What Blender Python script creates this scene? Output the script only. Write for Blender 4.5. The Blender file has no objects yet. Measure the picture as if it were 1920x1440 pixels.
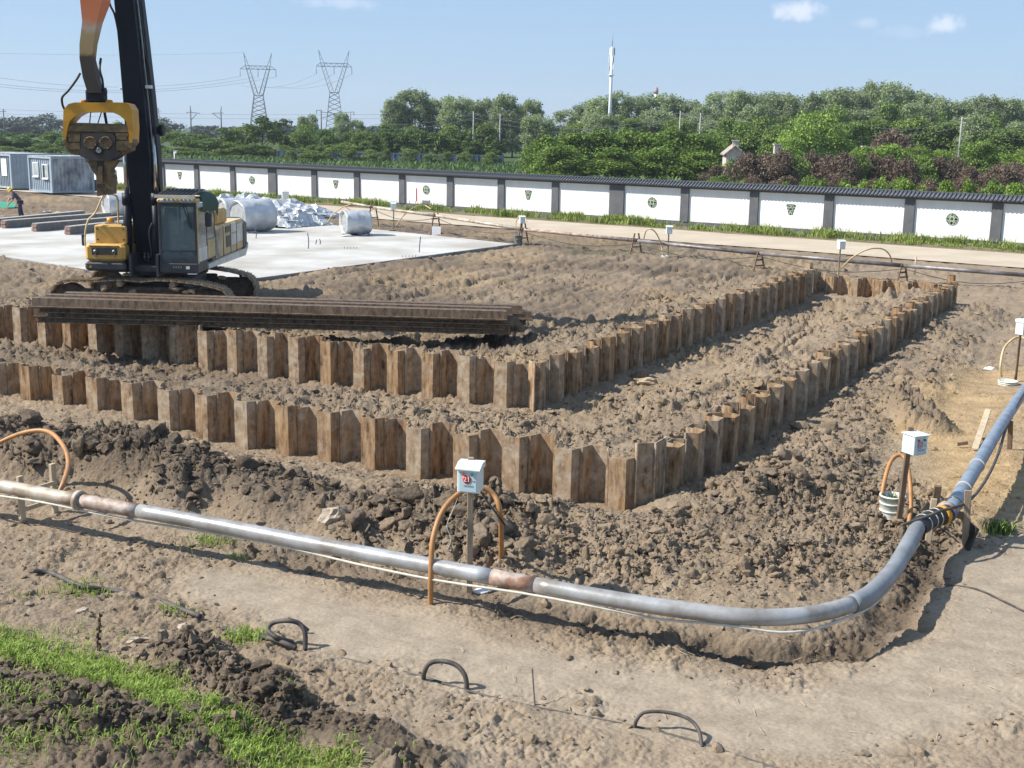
import bpy, bmesh, math, random
import numpy as np
from mathutils import Vector, Matrix
R = math.radians
random.seed(7)
RNG = np.random.default_rng(11)
scene = bpy.context.scene
COL = scene.collection

# ------------------------------------------------------------------ camera
CAM_H, PITCH, ROLL, FPX = 4.85, R(11.7357), R(1.0747), 2274.853
cam_d = bpy.data.cameras.new('camera')
cam_d.sensor_width = 36.0
cam_d.lens = FPX / 1920 * 36.0
cam_d.clip_start = 0.1
cam_d.clip_end = 6000
cam = bpy.data.objects.new('camera', cam_d)
COL.objects.link(cam)
cam.matrix_world = (Matrix.Translation((0, 0, CAM_H)) @ Matrix.Rotation(R(90) - PITCH, 4, 'X')
                    @ Matrix.Rotation(ROLL, 4, 'Z'))
scene.camera = cam

# ------------------------------------------------------------------ sky and sun
SUN_EL, SUN_AZ = R(42), R(184.0)         # azimuth of the sun, counter-clockwise from +X
world = bpy.data.worlds.new('World')
scene.world = world
world.use_nodes = True
nt = world.node_tree
nt.nodes.clear()
w_out = nt.nodes.new('ShaderNodeOutputWorld')
w_bg = nt.nodes.new('ShaderNodeBackground')
w_sky = nt.nodes.new('ShaderNodeTexSky')
w_sky.sky_type = 'NISHITA'
w_sky.sun_disc = False
w_sky.sun_elevation = SUN_EL
w_sky.sun_rotation = R(90) - SUN_AZ      # the node counts clockwise from +Y
w_sky.altitude = 50
w_sky.air_density = 1.0
w_sky.dust_density = 0.3
w_sky.ozone_density = 6.0
w_bg.inputs['Strength'].default_value = 0.088
nt.links.new(w_bg.outputs[0], w_out.inputs[0])
# a few small fair-weather clouds, mixed into the sky by direction
tc = nt.nodes.new('ShaderNodeTexCoord')


def cloud_dir(px, py):
    X, Y = px - 960, py - 720
    c, s = math.cos(ROLL), math.sin(ROLL)
    X, Y = c * X + s * Y, -s * X + c * Y
    return Vector((X, FPX * math.cos(PITCH) - Y * math.sin(PITCH), -FPX * math.sin(PITCH) - Y * math.cos(PITCH))).normalized()


# pale summer haze lightens the whole dome evenly
hz_mix = nt.nodes.new('ShaderNodeMix'); hz_mix.data_type = 'RGBA'
hz_mix.inputs[0].default_value = .66
hz_mix.inputs[7].default_value = (3.15, 4.45, 6.35, 1)
nt.links.new(w_sky.outputs[0], hz_mix.inputs[6])
last = hz_mix.outputs[2]
noise = nt.nodes.new('ShaderNodeTexNoise')
noise.inputs['Scale'].default_value = 70
noise.inputs['Detail'].default_value = 6
noise.inputs['Roughness'].default_value = 0.6
nt.links.new(tc.outputs['Generated'], noise.inputs['Vector'])
for (px, py, rx, rz, amt) in ((1498, 20, .026, .0090, .75), (1776, 48, .020, .0080, .7), (1622, 41, .013, .005, .3),
                              (640, 4, .03, .006, .35), (1700, 60, .02, .006, .15)):
    d = cloud_dir(px, py)
    sub = nt.nodes.new('ShaderNodeVectorMath'); sub.operation = 'SUBTRACT'
    sub.inputs[1].default_value = d
    nt.links.new(tc.outputs['Generated'], sub.inputs[0])
    mul = nt.nodes.new('ShaderNodeVectorMath'); mul.operation = 'MULTIPLY'
    mul.inputs[1].default_value = (1 / rx, 1 / rx, 1 / rz)
    nt.links.new(sub.outputs[0], mul.inputs[0])
    ln = nt.nodes.new('ShaderNodeVectorMath'); ln.operation = 'LENGTH'
    nt.links.new(mul.outputs[0], ln.inputs[0])
    ad = nt.nodes.new('ShaderNodeMath'); ad.operation = 'MULTIPLY_ADD'
    ad.inputs[1].default_value = 2.2; ad.inputs[2].default_value = -1.1
    nt.links.new(noise.outputs[0], ad.inputs[0])
    sm = nt.nodes.new('ShaderNodeMath'); sm.operation = 'SUBTRACT'
    nt.links.new(ln.outputs['Value'], sm.inputs[0]); nt.links.new(ad.outputs[0], sm.inputs[1])
    mr = nt.nodes.new('ShaderNodeMapRange'); mr.interpolation_type = 'SMOOTHSTEP'
    mr.inputs[1].default_value = 1.1; mr.inputs[2].default_value = 0.1
    mr.inputs[3].default_value = 0; mr.inputs[4].default_value = amt
    nt.links.new(sm.outputs[0], mr.inputs[0])
    mx = nt.nodes.new('ShaderNodeMix'); mx.data_type = 'RGBA'
    mx.inputs[7].default_value = (6.6, 7.0, 7.9, 1)
    nt.links.new(mr.outputs[0], mx.inputs[0]); nt.links.new(last, mx.inputs[6])
    last = mx.outputs[2]
nt.links.new(last, w_bg.inputs['Color'])

sun_d = bpy.data.lights.new('sun', 'SUN')
sun_d.energy = 5.0
sun_d.angle = R(0.53)
sun_d.color = (1.0, 0.95, 0.86)
sun = bpy.data.objects.new('sun', sun_d)
COL.objects.link(sun)
to_sun = Vector((math.cos(SUN_EL) * math.cos(SUN_AZ), math.cos(SUN_EL) * math.sin(SUN_AZ), math.sin(SUN_EL)))
sun.rotation_euler = to_sun.to_track_quat('Z', 'Y').to_euler()

scene.view_settings.view_transform = 'Standard'
scene.view_settings.look = 'None'
scene.view_settings.exposure = 0.68
scene.view_settings.gamma = 1
scene.view_settings.use_curve_mapping = False
scene.cycles.max_bounces = 6
scene.cycles.diffuse_bounces = 3
scene.cycles.glossy_bounces = 3
scene.cycles.transparent_max_bounces = 8


# ------------------------------------------------------------------ photo geometry helpers
def pix_ray(px, py):
    X, Y = px - 960, py - 720
    c, s = math.cos(ROLL), math.sin(ROLL)
    X, Y = c * X + s * Y, -s * X + c * Y
    return (X, FPX * math.cos(PITCH) - Y * math.sin(PITCH), -FPX * math.sin(PITCH) - Y * math.cos(PITCH))


def at(px, py, z=0.0):
    d = pix_ray(px, py)
    t = (z - CAM_H) / d[2]
    return Vector((d[0] * t, d[1] * t, z))


def at_y(px, py, Y):
    d = pix_ray(px, py)
    t = Y / d[1]
    return Vector((d[0] * t, Y, CAM_H + d[2] * t))


# ------------------------------------------------------------------ numpy noise
def _hash(ix, iy, seed):
    h = (ix.astype(np.int64) * 374761393 + iy.astype(np.int64) * 668265263 + seed * 974634777) & 0xFFFFFFFF
    h = ((h ^ (h >> 13)) * 1274126177) & 0xFFFFFFFF
    h = ((h ^ (h >> 16)) * 2246822519) & 0xFFFFFFFF
    return ((h ^ (h >> 15)) & 0xFFFFFF) / float(0x1000000)


def vnoise(x, y, seed=0):
    ix, iy = np.floor(x), np.floor(y)
    fx, fy = x - ix, y - iy
    ux, uy = fx * fx * fx * (fx * (fx * 6 - 15) + 10), fy * fy * fy * (fy * (fy * 6 - 15) + 10)
    a, b = _hash(ix, iy, seed), _hash(ix + 1, iy, seed)
    c, d = _hash(ix, iy + 1, seed), _hash(ix + 1, iy + 1, seed)
    return (a + (b - a) * ux + (c - a) * uy + (a - b - c + d) * ux * uy) * 2 - 1


def fbm(x, y, seed=0, octv=4, rough=.5):
    s, a, n = 0, 1, 0
    for i in range(octv):
        s = s + a * vnoise(x * 2 ** i + 17.3 * i, y * 2 ** i - 9.1 * i, seed + i)
        n += a
        a *= rough
    return s / n


def lumps(x, y, seed=0):
    """rounded clods: height 0..1 from the nearest jittered cell centre"""
    ix, iy = np.floor(x), np.floor(y)
    best = np.zeros_like(x)
    for dx in (-1, 0, 1):
        for dy in (-1, 0, 1):
            cx, cy = ix + dx, iy + dy
            px = cx + .15 + .7 * _hash(cx, cy, seed)
            py = cy + .15 + .7 * _hash(cx, cy, seed + 1)
            rr = .35 + .45 * _hash(cx, cy, seed + 2)
            hh = .35 + .65 * _hash(cx, cy, seed + 3)
            d2 = ((x - px) ** 2 + (y - py) ** 2) / (rr * rr)
            best = np.maximum(best, hh * np.sqrt(np.clip(1 - d2, 0, 1)))
    return best


def clay(x, y, seed=0):
    """angular clay pieces with crevices between them: 0..1"""
    ix, iy = np.floor(x), np.floor(y)
    f1 = np.full_like(x, 9.0); f2 = np.full_like(x, 9.0); hc = np.zeros_like(x)
    for dx in (-1, 0, 1):
        for dy in (-1, 0, 1):
            cx, cy = ix + dx, iy + dy
            px = cx + .1 + .8 * _hash(cx, cy, seed)
            py = cy + .1 + .8 * _hash(cx, cy, seed + 1)
            hh = _hash(cx, cy, seed + 2)
            tx, ty = _hash(cx, cy, seed + 3) - .5, _hash(cx, cy, seed + 4) - .5
            d = np.hypot(x - px, y - py)
            v = hh + .9 * (tx * (x - px) + ty * (y - py))
            near = d < f1
            f2 = np.where(near, f1, np.minimum(f2, d))
            hc = np.where(near, v, hc)
            f1 = np.where(near, d, f1)
    edge = np.clip((f2 - f1) * 2.6, 0, 1) ** .6
    return edge * (.35 + .65 * np.clip(hc, 0, 1.2))


def sstep(a, b, x):
    t = np.clip((x - a) / (b - a), 0, 1)
    return t * t * (3 - 2 * t)


def band(x, a, b, soft):
    return sstep(a - soft, a + soft, x) * (1 - sstep(b - soft, b + soft, x))


# ------------------------------------------------------------------ object helpers
def tag(o, label=None, cat=None, group=None, kind=None):
    if label: o['label'] = label
    if cat: o['category'] = cat
    if group: o['group'] = group
    if kind: o['kind'] = kind
    return o


def thing(name, label, cat, loc=(0, 0, 0), rotz=0.0, group=None):
    o = bpy.data.objects.new(name, None)
    o.empty_display_size = .2
    COL.objects.link(o)
    o.location = loc
    o.rotation_euler = (0, 0, rotz)
    return tag(o, label, cat, group)


def put(name, me, parent=None, loc=None, rot=None):
    o = bpy.data.objects.new(name, me)
    COL.objects.link(o)
    if parent is not None: o.parent = parent
    if loc is not None: o.location = loc
    if rot is not None: o.rotation_euler = rot
    return o


def copy_tree(o, parent=None):
    c = o.copy()
    COL.objects.link(c)
    c.parent = parent
    for ch in list(o.children):
        copy_tree(ch, c)
    return c


def np_mesh(name, V, F, mat=None, smooth=False, attr=None):
    """V (n,3); F (m,3) or (m,4) arrays, or a list of such"""
    me = bpy.data.meshes.new(name)
    Fs = F if isinstance(F, list) else [F]
    loops = np.concatenate([f.ravel() for f in Fs]).astype(np.int32)
    tot = np.concatenate([np.full(len(f), f.shape[1], np.int32) for f in Fs])
    start = np.concatenate([[0], np.cumsum(tot)[:-1]]).astype(np.int32)
    me.vertices.add(len(V)); me.loops.add(len(loops)); me.polygons.add(len(tot))
    me.vertices.foreach_set('co', np.asarray(V, np.float32).ravel())
    me.loops.foreach_set('vertex_index', loops)
    me.polygons.foreach_set('loop_start', start)
    me.polygons.foreach_set('loop_total', tot)
    me.polygons.foreach_set('use_smooth', np.full(len(tot), smooth, bool))
    me.update(calc_edges=True)
    if attr is not None:
        for k, v in attr.items():
            a = me.attributes.new(k, 'FLOAT_COLOR', 'POINT')
            a.data.foreach_set('color', np.asarray(v, np.float32).ravel())
    if mat: me.materials.append(mat)
    return me


class MB:
    """collects shapes; build() links them as one mesh object"""
    def __init__(s):
        s.v, s.f, s.sm = [], [], []

    def add(s, vs, fs, smooth=False):
        b = len(s.v)
        s.v += [tuple(v) for v in vs]
        s.f += [tuple(b + i for i in f) for f in fs]
        s.sm += [smooth] * len(fs)
        return s

    def box(s, c, size, rot=None, bev=0.0):
        hx, hy, hz = [a / 2 for a in size]
        if bev > 0:
            b = min(bev, hx * .9, hy * .9, hz * .9)
            vs = []
            for z, i in ((-hz, b), (-hz + b, 0), (hz - b, 0), (hz, b)):
                ax, ay = hx - i, hy - i
                k = b if i == 0 else b * .6
                vs += [(-ax + k, -ay, z), (ax - k, -ay, z), (ax, -ay + k, z), (ax, ay - k, z),
                       (ax - k, ay, z), (-ax + k, ay, z), (-ax, ay - k, z), (-ax, -ay + k, z)]
            fs = [tuple(range(7, -1, -1)), tuple(range(24, 32))]
            for r in range(3):
                for i in range(8):
                    j = (i + 1) % 8
                    fs.append((r * 8 + i, r * 8 + j, r * 8 + 8 + j, r * 8 + 8 + i))
        else:
            vs = [(x, y, z) for z in (-hz, hz) for (x, y) in ((-hx, -hy), (hx, -hy), (hx, hy), (-hx, hy))]
            fs = [(3, 2, 1, 0), (4, 5, 6, 7), (0, 1, 5, 4), (1, 2, 6, 5), (2, 3, 7, 6), (3, 0, 4, 7)]
        M = Matrix.Translation(Vector(c))
        if rot is not None:
            M = M @ (rot if isinstance(rot, Matrix) else Matrix.Rotation(rot, 4, 'Z'))
        return s.add([M @ Vector(v) for v in vs], fs)

    def beam(s, a, b, w, h=None, up=(0, 0, 1), bev=0.0):
        a, b = Vector(a), Vector(b)
        h = w if h is None else h
        d = b - a
        L = d.length
        y = d.normalized()
        u = Vector(up)
        if abs(y.dot(u)) > .98: u = Vector((1, 0, 0))
        x = y.cross(u).normalized()
        z = x.cross(y)
        M = Matrix((x, y, z)).transposed().to_4x4()
        M.translation = (a + b) / 2
        hold = MB().box((0, 0, 0), (w, L, h), None, bev)
        return s.add([M @ Vector(v) for v in hold.v], hold.f)

    def tube(s, path, r, n=8, cap=True, smooth=True):
        P = [Vector(p) for p in path]
        rs = r if isinstance(r, (list, tuple)) else [r] * len(P)
        vs, fs = [], []
        prev = None
        for i, p in enumerate(P):
            d = (P[min(i + 1, len(P) - 1)] - P[max(i - 1, 0)])
            d = d.normalized() if d.length > 1e-9 else Vector((0, 0, 1))
            if prev is None:
                u = d.orthogonal().normalized()
            else:
                u = (prev - d * prev.dot(d))
                u = u.normalized() if u.length > 1e-6 else d.orthogonal().normalized()
            prev = u
            w = d.cross(u)
            for k in range(n):
                a = 2 * math.pi * k / n
                vs.append(p + (u * math.cos(a) + w * math.sin(a)) * rs[i])
        for i in range(len(P) - 1):
            for k in range(n):
                j = (k + 1) % n
                fs.append((i * n + k, i * n + j, i * n + n + j, i * n + n + k))
        s.add(vs, fs, smooth)
        if cap:
            m = len(P) - 1
            b = len(s.v) - len(vs)
            s.f += [tuple(b + k for k in range(n - 1, -1, -1)), tuple(b + m * n + k for k in range(n))]
            s.sm += [False, False]
        return s

    def cyl(s, a, b, r, n=16, r2=None):
        return s.tube([a, b], [r, r if r2 is None else r2], n)

    def lathe(s, prof, n=20, M=None):
        """prof: (r, z) pairs"""
        vs, fs = [], []
        for (r, z) in prof:
            for k in range(n):
                a = 2 * math.pi * k / n
                vs.append((r * math.cos(a), r * math.sin(a), z))
        for i in range(len(prof) - 1):
            for k in range(n):
                j = (k + 1) % n
                fs.append((i * n + k, i * n + j, i * n + n + j, i * n + n + k))
        if M is not None: vs = [M @ Vector(v) for v in vs]
        return s.add(vs, fs, True)

    def prism(s, poly, z0, z1, M=None):
        n = len(poly)
        vs = [(x, y, z0) for x, y in poly] + [(x, y, z1) for x, y in poly]
        fs = [tuple(range(n - 1, -1, -1)), tuple(range(n, 2 * n))]
        for i in range(n):
            j = (i + 1) % n
            fs.append((i, j, n + j, n + i))
        if M is not None: vs = [M @ Vector(v) for v in vs]
        return s.add(vs, fs)

    def loft(s, rings, cap=True, smooth=False):
        n = len(rings[0])
        vs = [v for r in rings for v in r]
        fs = []
        for i in range(len(rings) - 1):
            for k in range(n):
                j = (k + 1) % n
                fs.append((i * n + k, i * n + j, i * n + n + j, i * n + n + k))
        s.add(vs, fs, smooth)
        if cap:
            b = len(s.v) - len(vs)
            m = len(rings) - 1
            s.f += [tuple(b + k for k in range(n - 1, -1, -1)), tuple(b + m * n + k for k in range(n))]
            s.sm += [False, False]
        return s

    def mesh(s, name, mat):
        me = bpy.data.meshes.new(name)
        me.from_pydata(s.v, [], s.f)
        me.polygons.foreach_set('use_smooth', s.sm)
        me.validate(verbose=False)
        bm = bmesh.new(); bm.from_mesh(me)
        bmesh.ops.recalc_face_normals(bm, faces=bm.faces)
        bm.to_mesh(me); bm.free()
        if mat: me.materials.append(mat)
        return me

    def build(s, name, mat, parent=None, org=None, rel=False):
        """rel: coordinates are world ones, make them relative to the (unrotated) parent"""
        o = Vector((0, 0, 0))
        if rel and parent is not None:
            p = parent
            while p is not None:
                o += Vector(p.location); p = p.parent
        if org is not None: o = o + Vector(org)
        if o.length > 0: s.v = [tuple(Vector(v) - o) for v in s.v]
        ob = put(name, s.mesh(name, mat), parent)
        if org is not None: ob.location = org
        return ob


def bez(pts, n=8, closed=False):
    """Catmull-Rom through the points"""
    P = [Vector(p) for p in pts]
    out = []
    for i in range(len(P) - 1):
        p0, p1, p2, p3 = P[max(i - 1, 0)], P[i], P[i + 1], P[min(i + 2, len(P) - 1)]
        for k in range(n):
            t = k / n
            out.append(.5 * ((2 * p1) + (p2 - p0) * t + (2 * p0 - 5 * p1 + 4 * p2 - p3) * t * t
                             + (3 * p1 - p0 - 3 * p2 + p3) * t ** 3))
    out.append(P[-1])
    return out


ONES = ['', 'first', 'second', 'third', 'fourth', 'fifth', 'sixth', 'seventh', 'eighth', 'ninth', 'tenth', 'eleventh', 'twelfth',
        'thirteenth', 'fourteenth', 'fifteenth', 'sixteenth', 'seventeenth', 'eighteenth', 'nineteenth']
CARD = {2: 'twenty', 3: 'thirty', 4: 'forty', 5: 'fifty', 6: 'sixty', 7: 'seventy'}


def nth(n):
    if n < 20: return ONES[n]
    t, u = divmod(n, 10)
    if u == 0: return CARD[t][:-1] + 'ieth'
    return CARD[t] + '-' + ONES[u]

# ------------------------------------------------------------------ materials
def new_mat(name):
    m = bpy.data.materials.new(name)
    m.use_nodes = True
    n = m.node_tree
    b = n.nodes['Principled BSDF']
    return m, n, b


def N(n, t, **kw):
    x = n.nodes.new(t)
    for k, v in kw.items():
        if k.startswith('i_'):
            key = k[2:]
            x.inputs[int(key) if key.isdigit() else key].default_value = v
        else:
            setattr(x, k, v)
    return x


def ramp(n, fac, stops):
    r = n.nodes.new('ShaderNodeValToRGB')
    e = r.color_ramp.elements
    while len(e) < len(stops): e.new(.5)
    for el, (p, c) in zip(e, stops):
        el.position = p
        el.color = (c[0], c[1], c[2], 1) if not isinstance(c, (int, float)) else (c, c, c, 1)
    if fac is not None: n.links.new(fac, r.inputs[0])
    return r


def mixc(n, fac, a, b, blend='MIX'):
    m = n.nodes.new('ShaderNodeMix')
    m.data_type = 'RGBA'
    m.blend_type = blend
    for sock, v in ((m.inputs[0], fac), (m.inputs[6], a), (m.inputs[7], b)):
        if hasattr(v, 'is_linked'): n.links.new(v, sock)
        elif isinstance(v, (int, float)): sock.default_value = v
        else: sock.default_value = (v[0], v[1], v[2], 1)
    return m.outputs[2]


def simple(name, col, rough=.6, metal=0.0, var=.15, scale=6.0, bump=0.0, bscale=40.0, col2=None, spec=None, stretch=(1, 1, 1), detail=5):
    """a paint/metal/wood look: two colours mixed by noise, with fine relief"""
    m, n, b = new_mat(name)
    t = N(n, 'ShaderNodeTexCoord')
    mp = N(n, 'ShaderNodeMapping'); mp.inputs['Scale'].default_value = stretch
    n.links.new(t.outputs['Object'], mp.inputs[0])
    no = N(n, 'ShaderNodeTexNoise', i_Scale=scale, i_Detail=detail, i_Roughness=.6)
    n.links.new(mp.outputs[0], no.inputs['Vector'])
    c2 = col2 if col2 else tuple(c * (1 - var * 2) for c in col)
    r = ramp(n, no.outputs[0], [(.35, c2), (.65, col)])
    n.links.new(r.outputs[0], b.inputs['Base Color'])
    b.inputs['Roughness'].default_value = rough
    b.inputs['Metallic'].default_value = metal
    if spec is not None: b.inputs['Specular IOR Level'].default_value = spec
    if bump > 0:
        n2 = N(n, 'ShaderNodeTexNoise', i_Scale=bscale, i_Detail=4)
        n.links.new(mp.outputs[0], n2.inputs['Vector'])
        bu = N(n, 'ShaderNodeBump', i_Strength=bump, i_Distance=.02)
        n.links.new(n2.outputs[0], bu.inputs['Height'])
        n.links.new(bu.outputs[0], b.inputs['Normal'])
    return m


def mud_mat(name, use_attr):
    """dry tan soil, darker moist clay and yellowish sand, by vertex masks and noise"""
    m, n, b = new_mat(name)
    g = N(n, 'ShaderNodeNewGeometry')
    pos = g.outputs['Position']
    def noise(sc, de=5, ro=.6, v=None):
        x = N(n, 'ShaderNodeTexNoise', i_Scale=sc, i_Detail=de, i_Roughness=ro)
        n.links.new(v or pos, x.inputs['Vector'])
        return x.outputs[0]
    big, mid, fine = noise(.55, 4), noise(3.2, 6, .65), noise(28, 6, .7)
    dry = ramp(n, mid, [(.28, (.160, .118, .080)), (.5, (.275, .210, .146)), (.72, (.42, .335, .238))]).outputs[0]
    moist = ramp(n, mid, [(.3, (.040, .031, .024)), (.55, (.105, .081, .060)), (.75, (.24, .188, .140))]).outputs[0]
    if use_attr:
        a = N(n, 'ShaderNodeAttribute', attribute_name='mask')
        sp = N(n, 'ShaderNodeSeparateColor')
        n.links.new(a.outputs['Color'], sp.inputs[0])
        wet, yel, pth, grn = sp.outputs[0], sp.outputs[1], sp.outputs[2], a.outputs['Alpha']
    else:
        a = N(n, 'ShaderNodeAttribute', attribute_name='mask')
        sp = N(n, 'ShaderNodeSeparateColor')
        n.links.new(a.outputs['Color'], sp.inputs[0])
        wet, yel, pth, grn = sp.outputs[0], sp.outputs[1], None, None
    # wetness breaks up with noise
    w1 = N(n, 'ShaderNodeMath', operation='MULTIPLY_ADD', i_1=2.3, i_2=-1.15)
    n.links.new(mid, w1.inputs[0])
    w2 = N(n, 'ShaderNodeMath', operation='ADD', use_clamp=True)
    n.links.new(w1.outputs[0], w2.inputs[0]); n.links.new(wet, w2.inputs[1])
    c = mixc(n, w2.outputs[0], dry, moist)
    ysand = ramp(n, mid, [(.3, (.26, .175, .09)), (.7, (.44, .32, .18))]).outputs[0]
    c = mixc(n, yel, c, ysand)
    if pth is not None:
        pc = ramp(n, mid, [(.25, (.22, .177, .132)), (.75, (.355, .293, .222))]).outputs[0]
        c = mixc(n, pth, c, pc)
        gc = ramp(n, mid, [(.3, (.035, .06, .018)), (.7, (.075, .115, .035))]).outputs[0]
        c = mixc(n, grn, c, gc)
    f2 = ramp(n, fine, [(.25, .62), (.5, 1.0), (.8, 1.22)]).outputs[0]
    c = mixc(n, .8, c, f2, 'MULTIPLY')
    n.links.new(c, b.inputs['Base Color'])
    b.inputs['Roughness'].default_value = .95
    b.inputs['Specular IOR Level'].default_value = .15
    h1 = noise(16, 8, .7)
    vo = N(n, 'ShaderNodeTexVoronoi', i_Scale=19)
    n.links.new(pos, vo.inputs['Vector'])
    hs = N(n, 'ShaderNodeMath', operation='MULTIPLY_ADD', i_1=-.5)
    n.links.new(vo.outputs['Distance'], hs.inputs[0]); n.links.new(h1, hs.inputs[2])
    bu = N(n, 'ShaderNodeBump', i_Strength=.75, i_Distance=.035)
    if pth is not None:
        bs = N(n, 'ShaderNodeMath', operation='MULTIPLY_ADD', i_1=-.5, i_2=.75)
        n.links.new(pth, bs.inputs[0]); n.links.new(bs.outputs[0], bu.inputs['Strength'])
    n.links.new(hs.outputs[0], bu.inputs['Height'])
    n.links.new(bu.outputs[0], b.inputs['Normal'])
    return m


def pile_mat(name, dark=0.0):
    """rusted rolled steel with a film of dried mud; every pile differs"""
    m, n, b = new_mat(name)
    t = N(n, 'ShaderNodeTexCoord')
    oi = N(n, 'ShaderNodeObjectInfo')
    of = N(n, 'ShaderNodeVectorMath', operation='MULTIPLY_ADD')
    of.inputs[1].default_value = (1, 1, 1)
    cb = N(n, 'ShaderNodeCombineXYZ')
    k = N(n, 'ShaderNodeMath', operation='MULTIPLY', i_1=57.0)
    n.links.new(oi.outputs['Random'], k.inputs[0])
    for i in range(3): n.links.new(k.outputs[0], cb.inputs[i])
    n.links.new(t.outputs['Object'], of.inputs[0]); n.links.new(cb.outputs[0], of.inputs[2])
    mp = N(n, 'ShaderNodeMapping'); mp.inputs['Scale'].default_value = (1, 1, .22)
    n.links.new(of.outputs[0], mp.inputs[0])
    st = N(n, 'ShaderNodeTexNoise', i_Scale=11, i_Detail=6, i_Roughness=.65)
    n.links.new(mp.outputs[0], st.inputs['Vector'])
    bl = N(n, 'ShaderNodeTexNoise', i_Scale=4.5, i_Detail=6, i_Roughness=.7)
    n.links.new(of.outputs[0], bl.inputs['Vector'])
    fi = N(n, 'ShaderNodeTexNoise', i_Scale=45, i_Detail=5, i_Roughness=.7)
    n.links.new(of.outputs[0], fi.inputs['Vector'])
    k1 = 1 - .52 * dark
    rust = ramp(n, st.outputs[0], [(.3, (.085 * k1, .050 * k1, .030 * k1)), (.46, (.22 * k1, .134 * k1, .072 * k1)), (.60, (.36 * k1, .238 * k1, .132 * k1)), (.78, (.46 * k1, .33 * k1, .20 * k1))])
    fm = N(n, 'ShaderNodeTexNoise', i_Scale=9, i_Detail=7, i_Roughness=.62)
    n.links.new(of.outputs[0], fm.inputs['Vector'])
    mudc = ramp(n, fm.outputs[0], [(.3, (.23 * k1, .178 * k1, .128 * k1)), (.7, (.45 * k1, .365 * k1, .268 * k1))])
    # amount of mud film: per pile + patches
    am = N(n, 'ShaderNodeMath', operation='MULTIPLY_ADD', i_1=1.0, i_2=-.62)
    n.links.new(oi.outputs['Random'], am.inputs[0])
    a2 = N(n, 'ShaderNodeMath', operation='MULTIPLY_ADD', i_1=3.6)
    n.links.new(bl.outputs[0], a2.inputs[0])
    a3 = N(n, 'ShaderNodeMath', operation='ADD', i_1=-1.35 - .9 * dark, use_clamp=True)
    n.links.new(am.outputs[0], a2.inputs[2]); n.links.new(a2.outputs[0], a3.inputs[0])
    c = mixc(n, a3.outputs[0], rust.outputs[0], mudc.outputs[0])
    # dark tar-like spots
    sp = ramp(n, st.outputs[0], [(.30, (.30, .28, .27)), (.42, (1, 1, 1))])
    c = mixc(n, .7, c, sp.outputs[0], 'MULTIPLY')
    n.links.new(c, b.inputs['Base Color'])
    b.inputs['Roughness'].default_value = .85 - .3 * dark
    b.inputs['Specular IOR Level'].default_value = .25 + .2 * dark
    bu = N(n, 'ShaderNodeBump', i_Strength=.3, i_Distance=.010)
    n.links.new(fi.outputs[0], bu.inputs['Height'])
    n.links.new(bu.outputs[0], b.inputs['Normal'])
    return m


def leaf_mat(name, lo, hi, trans=.25):
    m, n, b = new_mat(name)
    g = N(n, 'ShaderNodeNewGeometry')
    oi = N(n, 'ShaderNodeObjectInfo')
    no = N(n, 'ShaderNodeTexNoise', i_Scale=.8, i_Detail=3)
    n.links.new(g.outputs['Position'], no.inputs['Vector'])
    ri = N(n, 'ShaderNodeMath', operation='MULTIPLY_ADD', i_1=.5)
    n.links.new(g.outputs['Random Per Island'], ri.inputs[0])
    k = N(n, 'ShaderNodeMath', operation='MULTIPLY', i_1=.5)
    n.links.new(no.outputs[0], k.inputs[0]); n.links.new(k.outputs[0], ri.inputs[2])
    r = ramp(n, ri.outputs[0], [(.2, lo), (.85, hi)])
    hv = N(n, 'ShaderNodeHueSaturation')
    v = N(n, 'ShaderNodeMath', operation='MULTIPLY_ADD', i_1=.35, i_2=.82)
    n.links.new(oi.outputs['Random'], v.inputs[0]); n.links.new(v.outputs[0], hv.inputs['Value'])
    n.links.new(r.outputs[0], hv.inputs['Color'])
    n.links.new(hv.outputs[0], b.inputs['Base Color'])
    b.inputs['Roughness'].default_value = .6
    b.inputs['Specular IOR Level'].default_value = .3
    if trans > 0:
        tr = N(n, 'ShaderNodeBsdfTranslucent')
        n.links.new(hv.outputs[0], tr.inputs['Color'])
        mx = N(n, 'ShaderNodeMixShader', i_0=trans)
        n.links.new(b.outputs[0], mx.inputs[1]); n.links.new(tr.outputs[0], mx.inputs[2])
        n.links.new(mx.outputs[0], n.nodes['Material Output'].inputs[0])
    return m


M = {}
M['mud'] = mud_mat('mud', True)
M['clod'] = mud_mat('clod_mud', False)
M['pile'] = pile_mat('rusty_steel')
M['pile_dark'] = pile_mat('dark_rusty_steel', 1.0)
M['concrete'] = simple('pale_concrete', (.50, .495, .475), .85, col2=(.33, .305, .265), scale=.38, detail=9, bump=.15, bscale=30)
M['slab_edge'] = simple('slab_edge', (.30, .29, .28), .9, col2=(.17, .16, .15), scale=2, bump=.3)
M['road'] = simple('dusty_road_concrete', (.47, .395, .30), .9, col2=(.39, .32, .235), scale=.5, bump=.15, bscale=25)
M['wall_white'] = simple('white_render', (.82, .825, .835), .8, col2=(.755, .755, .76), scale=1.6, stretch=(1, 1, .25), detail=7, bump=.15, bscale=6)
_n = M['wall_white'].node_tree
_b = _n.nodes['Principled BSDF']
_old = _b.inputs['Base Color'].links[0].from_socket
_t = N(_n, 'ShaderNodeTexCoord'); _s = N(_n, 'ShaderNodeSeparateXYZ')
_n.links.new(_t.outputs['Object'], _s.inputs[0])
_no = N(_n, 'ShaderNodeTexNoise', i_Scale=1.8, i_Detail=7, i_Roughness=.7)
_n.links.new(_t.outputs['Object'], _no.inputs['Vector'])
_mr = N(_n, 'ShaderNodeMapRange', i_1=.75, i_2=.10, i_3=0.0, i_4=1.0); _n.links.new(_s.outputs[2], _mr.inputs[0])
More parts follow.
